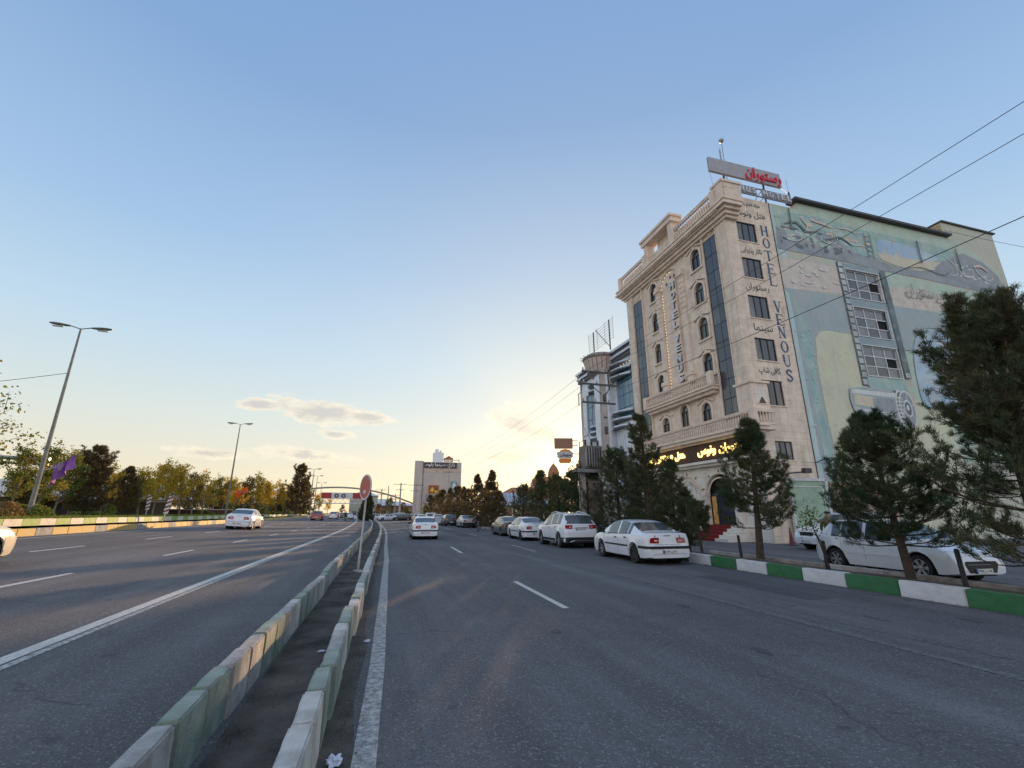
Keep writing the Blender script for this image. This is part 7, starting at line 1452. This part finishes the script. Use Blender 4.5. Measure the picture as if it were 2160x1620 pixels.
plant('cypress_tree', cyp, RW(104, -1.6, 0), .4, 'dense dark cypress at the far end of the median, right of the motorcyclist', 'cypress tree', None, 1.15); plant('cypress_tree', cyp, RW(110, -2.6, .1), 2.4, 'smaller dark cypress just left of the big one', 'cypress tree', None, .8)
for i, (u, d, h, k, lb) in enumerate(((796, 150, 5.0, 4, 'bare twisted tree right of the red disc sign'), (818, 140, 6.5, 2, 'rounded dull green tree among the distant poles'), (848, 160, 5.6, 4, 'dry tree left of the grey cinema block'), (785, 170, 6.5, 0, 'small tree behind the red disc sign'), (858, 140, 3.8, 2, 'low dark tree at the left foot of the cinema block'), (895, 105, 3.6, 2, 'low green bush tree at the end of the right pines'), (720, 180, 5.0, 4, 'bare tree behind the motorcyclist'))):
    plant('distant_tree', aut[k], aim(px(u), d), i * 1.1, lb, 'tree', 'distant trees across the end of the street', h / 5.9)
plant('edge_tree', leafy_meshes(81, 8.6, .35, 2.6, 3200, .17, 'leaf_green', 'bark_pale', spire=.2), LT(-178, 33, 1.3), 1.0, 'near leafy tree reaching into the left edge at mid height', 'tree', None, 1.0)
# flower bed shrubs and clipped bushes
def shrub_mesh(seed, n, size, leaf):
    rng = np.random.default_rng(seed); a = rng.uniform(0, 6.283, n); z = rng.uniform(0, 1, n); rr = (1 - z ** 2.2) ** .5 * rng.uniform(.6, 1.0, n) * (1 + .22 * np.sin(a * 3 + seed)); P = np.stack([rr * np.cos(a), rr * np.sin(a), z], 1); return tri_mesh('leaves', leaves(rng, P, size, -.4), 4, M[leaf])
sh = [shrub_mesh(1, 900, .16, 'leaf_bush'), shrub_mesh(2, 1200, .13, 'leaf_green'), shrub_mesh(3, 900, .16, 'leaf_dry')]
twig = MB()
for k in range(7): a = k * .9; twig.tube([(0, 0, 0), (.3 * math.cos(a), .3 * math.sin(a), .5), (.6 * math.cos(a), .6 * math.sin(a), .85)], [.03, .02, .008], 4, cap=False)
_o = twig.build('x', M['bark'], fixn=False); twm = _o.data; bpy.data.objects.remove(_o)
sl = [(10, 40, .95, .9, 2, 'rusty round bush at the left edge'), (24, 44, 1.0, .9, 0, 'green flowering shrub left of the leaning lamp post'), (40, 43, .9, .8, 1, 'dark green shrub against the foot of the lamp post'), (72, 43, .9, .8, 0, 'bright shrub right of the lamp post foot'), (90, 45, .7, .6, 0, 'small shrub below the purple flag'), (178, 60, 1.4, .55, 0, 'low clipped hedge right of the broad pine'), (205, 64, 1.4, .5, 1, 'low hedge before the thin leaning tree'), (228, 58, .6, 1.1, 0, 'leafy upright plant with a red flower'), (470, 92, 1.2, .8, 1, 'dark shrub at the foot of the second lamp post'), (430, 86, 1.4, .7, 1, 'dark low shrub left of the second lamp post')]
for i, (u, d, w, h, k, lb) in enumerate(sl):
    t = thing('shrub', lb, 'shrub', LT(u, d), i * 1.0, 'shrubs of the left flower bed'); t.scale = (w, w, h); c = link('foliage', sh[k], t); c['kind'] = 'stuff'; link('twigs', twm, t)
# grass blades on the nearer strip of lawn
rng = np.random.default_rng(5); n = 26000; s_ = rng.uniform(22, 75, n); t_ = rng.uniform(-24, -19.4, n); P = np.array([tuple(RW(a, b, 1.32)) for a, b in zip(s_, t_)])
o = link('lawn_grass', tri_mesh('blades', blades(rng, P, np.tile(np.array([[0, 0, 1.0]]), (n, 1)), 1, .16, .03, .35), 3, M['leaf_bush'])); tag(o, 'short lit grass along the lawn kerb on the left', 'grass', kind='stuff')
# thin sapling with a stake in front of the hatchback's tail
t = thing('staked_sapling', 'thin leaning sapling with few leaves tied in front of the tail of the hatchback', 'sapling', TS(9.9, 11.55, .2), 0)
b = MB(); b.tube([(0, 0, 0), (-.12, 0, .6), (-.25, .02, 1.1), (-.3, 0, 1.5)], [.022, .018, .012, .005], 5); b.build('stem', M['bark'], t); b = MB(); b.tube([(.03, 0, 0), (-.1, .01, .7), (-.32, .01, 1.25)], .012, 5); b.build('stake', M['bark'], t)
rng = np.random.default_rng(9); P = np.array([-.28, 0, 1.25]) + rng.normal(0, 1, (260, 3)) * np.array([.16, .14, .22]); c = link('leaves', tri_mesh('leaves', leaves(rng, P, .07), 4, M['leaf_green']), t); c['kind'] = 'stuff'

for i in range(11):                    # clipped hedge closing the view below the far part of the belt
    t = thing('hedge', '%s low dark hedge from the left, far behind the right half of the tree belt' % ordn[i], 'hedge', LT(452 + i * 19, 118 + i * 4, 1.2), i * .7, 'low hedges far behind the left belt'); t.scale = (3.2, 3.2, 2.6); c = link('foliage', sh[1], t); c['kind'] = 'stuff'; link('twigs', twm, t)

# ================================================================ people
M['skin'] = mat('skin', (.36, .22, .16), .6, .05, 8); M['hair'] = mat('hair', (.012, .01, .009), .7, .2, 30)
def person(name, label, loc, rz, joints, colors, scale=1.0, hair=True, group=None):
    """joints: dict name -> position of a posed adult 1.75 m tall, +Y is forward"""
    J = dict(pelvis=(0, 0, .95), chest=(0, .02, 1.28), neck=(0, .03, 1.48), head0=(0, .05, 1.56), head1=(0, .06, 1.68),
             shL=(-.18, .02, 1.42), shR=(.18, .02, 1.42), elL=(-.24, -.02, 1.14), elR=(.24, -.02, 1.14), haL=(-.25, .06, .90), haR=(.25, .06, .90), fiL=(-.25, .09, .80), fiR=(.25, .09, .80),
             hiL=(-.10, 0, .92), hiR=(.10, 0, .92), knL=(-.11, .03, .50), knR=(.11, .03, .50), anL=(-.11, -.02, .09), anR=(.11, -.02, .09), toL=(-.12, .16, .04), toR=(.12, .16, .04)); J.update(joints)
    names = list(J); E_ = [('pelvis', 'chest'), ('chest', 'neck'), ('neck', 'head0'), ('head0', 'head1'), ('chest', 'shL'), ('chest', 'shR'), ('shL', 'elL'), ('shR', 'elR'), ('elL', 'haL'), ('elR', 'haR'), ('haL', 'fiL'), ('haR', 'fiR'), ('pelvis', 'hiL'), ('pelvis', 'hiR'), ('hiL', 'knL'), ('hiR', 'knR'), ('knL', 'anL'), ('knR', 'anR'), ('anL', 'toL'), ('anR', 'toR')]
    rad = dict(pelvis=(.15, .11), chest=(.17, .115), neck=(.055, .055), head0=(.075, .085), head1=(.08, .095), shL=(.075, .07), shR=(.075, .07), elL=(.05, .05), elR=(.05, .05), haL=(.03, .03), haR=(.03, .03), fiL=(.035, .02), fiR=(.035, .02), hiL=(.10, .10), hiR=(.10, .10), knL=(.062, .065), knR=(.062, .065), anL=(.042, .045), anR=(.042, .045), toL=(.045, .035), toR=(.045, .035))
    me = bpy.data.meshes.new('skel'); me.from_pydata([J[n] for n in names], [(names.index(a), names.index(b)) for a, b in E_], []); o = bpy.data.objects.new('skel', me); COL.objects.link(o)
    sk = o.modifiers.new('s', 'SKIN'); sk.use_smooth_shade = True
    for i, n in enumerate(names): me.skin_vertices[0].data[i].radius = rad[n]; me.skin_vertices[0].data[i].use_root = n == 'pelvis'
    ss = o.modifiers.new('u', 'SUBSURF'); ss.levels = ss.render_levels = 2
    dg = bpy.context.evaluated_depsgraph_get(); dg.update(); bm_ = bpy.data.meshes.new_from_object(o.evaluated_get(dg)); bpy.data.objects.remove(o)
    bm_.materials.clear(); [bm_.materials.append(m) for m in (M['skin'], colors[0], colors[1], colors[2])]
    hip = J['pelvis'][2]; hands = [Vector(J['fiL']), Vector(J['fiR'])]; ank = [Vector(J['anL']), Vector(J['anR']), Vector(J['toL']), Vector(J['toR'])]; nk = Vector(J['neck'])
    for p in bm_.polygons:
        c = p.center; mi = 1
        if (c - nk).dot((Vector(J['head1']) - nk).normalized()) > .02 and (c - Vector(J['head1'])).length < .26: mi = 0
        elif min((c - h).length for h in hands) < .10: mi = 0
        elif min((c - h).length for h in ank) < .10: mi = 3
        elif c.z < hip - .01 or ((c - Vector(J['knL'])).length < .2 or (c - Vector(J['knR'])).length < .2): mi = 2
        p.material_index = mi; p.use_smooth = True
    root = thing(name, label, 'person', loc, rz, group); root.scale = (scale,) * 3; link('body', bm_, root)
    h1 = Vector(J['head1'])
    if hair:
        bm = bmesh.new(); bmesh.ops.create_icosphere(bm, subdivisions=2, radius=.108)
        for v in bm.verts: v.co.z *= 1.02; v.co.y = v.co.y * 1.12 - .015
        bmesh.ops.delete(bm, geom=[v for v in bm.verts if v.co.z < -.05 or (v.co.z < .03 and v.co.y > .03)], context='VERTS'); m = bpy.data.meshes.new('hair'); bm.to_mesh(m); bm.free(); m.materials.append(M['hair'] if hair is True else hair); hh = link('hair' if hair is True else 'cap', m, root); hh.location = h1 + Vector((0, 0, .02))
    b = MB(); b.lathe([(.001, .0), (.012, -.012), (.018, -.04), (.001, -.05)], 6, 'z', (h1.x, h1.y + .105, h1.z - .0)); b.build('nose', M['skin'], root)
    # five separate fingers on each hand
    for sgn, k in ((-1, 'L'), (1, 'R')):
        f0 = Vector(J['fi' + k]); d = (f0 - Vector(J['ha' + k])).normalized(); sd_ = d.cross(Vector((0, 1, 0)) if abs(d.y) < .8 else Vector((0, 0, 1))).normalized()
        for q in range(4): b = MB(); a = f0 + sd_ * (q - 1.5) * .017; b.tube([a, a + d * .035 + Vector((0, .006, 0)), a + d * (.068 - abs(q - 1.3) * .008) + Vector((0, .02, 0))], [.009, .008, .006], 5); b.build('finger', M['skin'], root)
        b = MB(); a = f0 - d * .03 + sd_ * .03; b.tube([a, a + sd_ * .025 + d * .02, a + sd_ * .03 + d * .045], [.010, .009, .007], 5); b.build('thumb', M['skin'], root)
    return root
blk = mat('black_cloth', (.014, .014, .017), .9, .1, 20); gry = mat('grey_jeans', (.10, .115, .14), .9, .12, 20); shoe = mat('shoe', (.02, .02, .02), .6); olive = mat('olive_cloth', (.10, .10, .045), .9, .15, 12)
person('person', 'man in black top and grey trousers standing beside the parked cars looking at his hands', RT(42.3, 9.1, 0), RZ + R(70), dict(elL=(-.22, .04, 1.12), elR=(.22, .05, 1.12), haL=(-.10, .26, 1.20), haR=(.10, .26, 1.20), fiL=(-.06, .32, 1.24), fiR=(.06, .32, 1.24), head1=(0, .09, 1.67), toR=(.15, .14, .04)), (blk, gry, shoe))
person('person', 'person in an olive jacket and grey cap standing behind the tail of the hatchback', W(13.25, 15.75, 0), RZ + R(150), dict(elL=(-.24, .06, 1.14), haL=(-.14, .25, 1.05), fiL=(-.10, .32, 1.05), head1=(0, .1, 1.66)), (olive, gry, shoe), .97, hair=mat('cap_grey', (.12, .125, .13), .9, .1, 20))
# motorcyclist, seen from behind
P_ = RW(86, -5.4, GZ(-5.4)); mc = thing('motorcycle', 'small dark motorcycle ridden away on the left carriageway', 'motorcycle', P_, head(86))
for y in (-.62, .66):
    b = MB(); b.lathe([(.22, -.045), (.29, -.04), (.30, 0), (.29, .04), (.22, .045)], 16, 'x', (0, y, .30)); w = b.build('wheel', M['tyre'], mc, smooth=True); b = MB(); b.lathe([(.22, -.02), (.02, -.03), (.02, .03), (.22, .02)], 12, 'x', (0, y, .30)); b.build('hub', M['rim'], w)
b = MB(); b.tube([(0, -.6, .55), (0, -.1, .6), (0, .35, .75), (0, .5, .95)], [.06, .10, .11, .04], 8); b.build('frame', M['trim'], mc, smooth=True)
b = MB(); b.tube([(0, -.75, .80), (0, -.4, .80), (0, .05, .78)], [.09, .13, .10], 8); b.build('seat', M['trim'], mc, smooth=True); b = MB(); b.tube([(0, .05, .82), (0, .25, .9), (0, .42, .86)], [.08, .14, .08], 8); b.build('tank', PAINT['red'], mc, smooth=True)
b = MB(); b.tube([(-.34, .38, 1.02), (-.1, .5, 1.0), (.1, .5, 1.0), (.34, .38, 1.02)], .015, 6); b.build('handlebar', M['chrome'], mc); b = MB(); b.tube([(0, .5, 1.0), (0, .66, .3)], .03, 6); b.build('fork', M['chrome'], mc); b = MB(); b.tube([(.13, .1, .32), (.15, -.7, .38)], [.03, .045], 8); b.build('exhaust', M['chrome'], mc)
b = MB(); b.box(-.06, .06, -.84, -.78, .66, .72); b.build('tail_light', M['tail'], mc); b = MB(); b.box(-.09, .09, -.83, -.81, .48, .62); b.build('number_plate', M['plate'], mc)
person('person', 'rider in black clothing sitting on the motorcycle, seen from behind', P_ + Vector((0, 0, 0)), head(86), dict(pelvis=(0, -.28, .93), chest=(0, -.18, 1.24), neck=(0, -.12, 1.42), head0=(0, -.10, 1.49), head1=(0, -.08, 1.61), shL=(-.19, -.15, 1.36), shR=(.19, -.15, 1.36), elL=(-.30, .05, 1.16), elR=(.30, .05, 1.16), haL=(-.30, .33, 1.06), haR=(.30, .33, 1.06), fiL=(-.28, .40, 1.04), fiR=(.28, .40, 1.04), hiL=(-.11, -.24, .90), hiR=(.11, -.24, .90), knL=(-.20, .16, .72), knR=(.20, .16, .72), anL=(-.17, -.02, .34), anR=(.17, -.02, .34), toL=(-.17, .16, .30), toR=(.17, .16, .30)), (blk, blk, shoe))
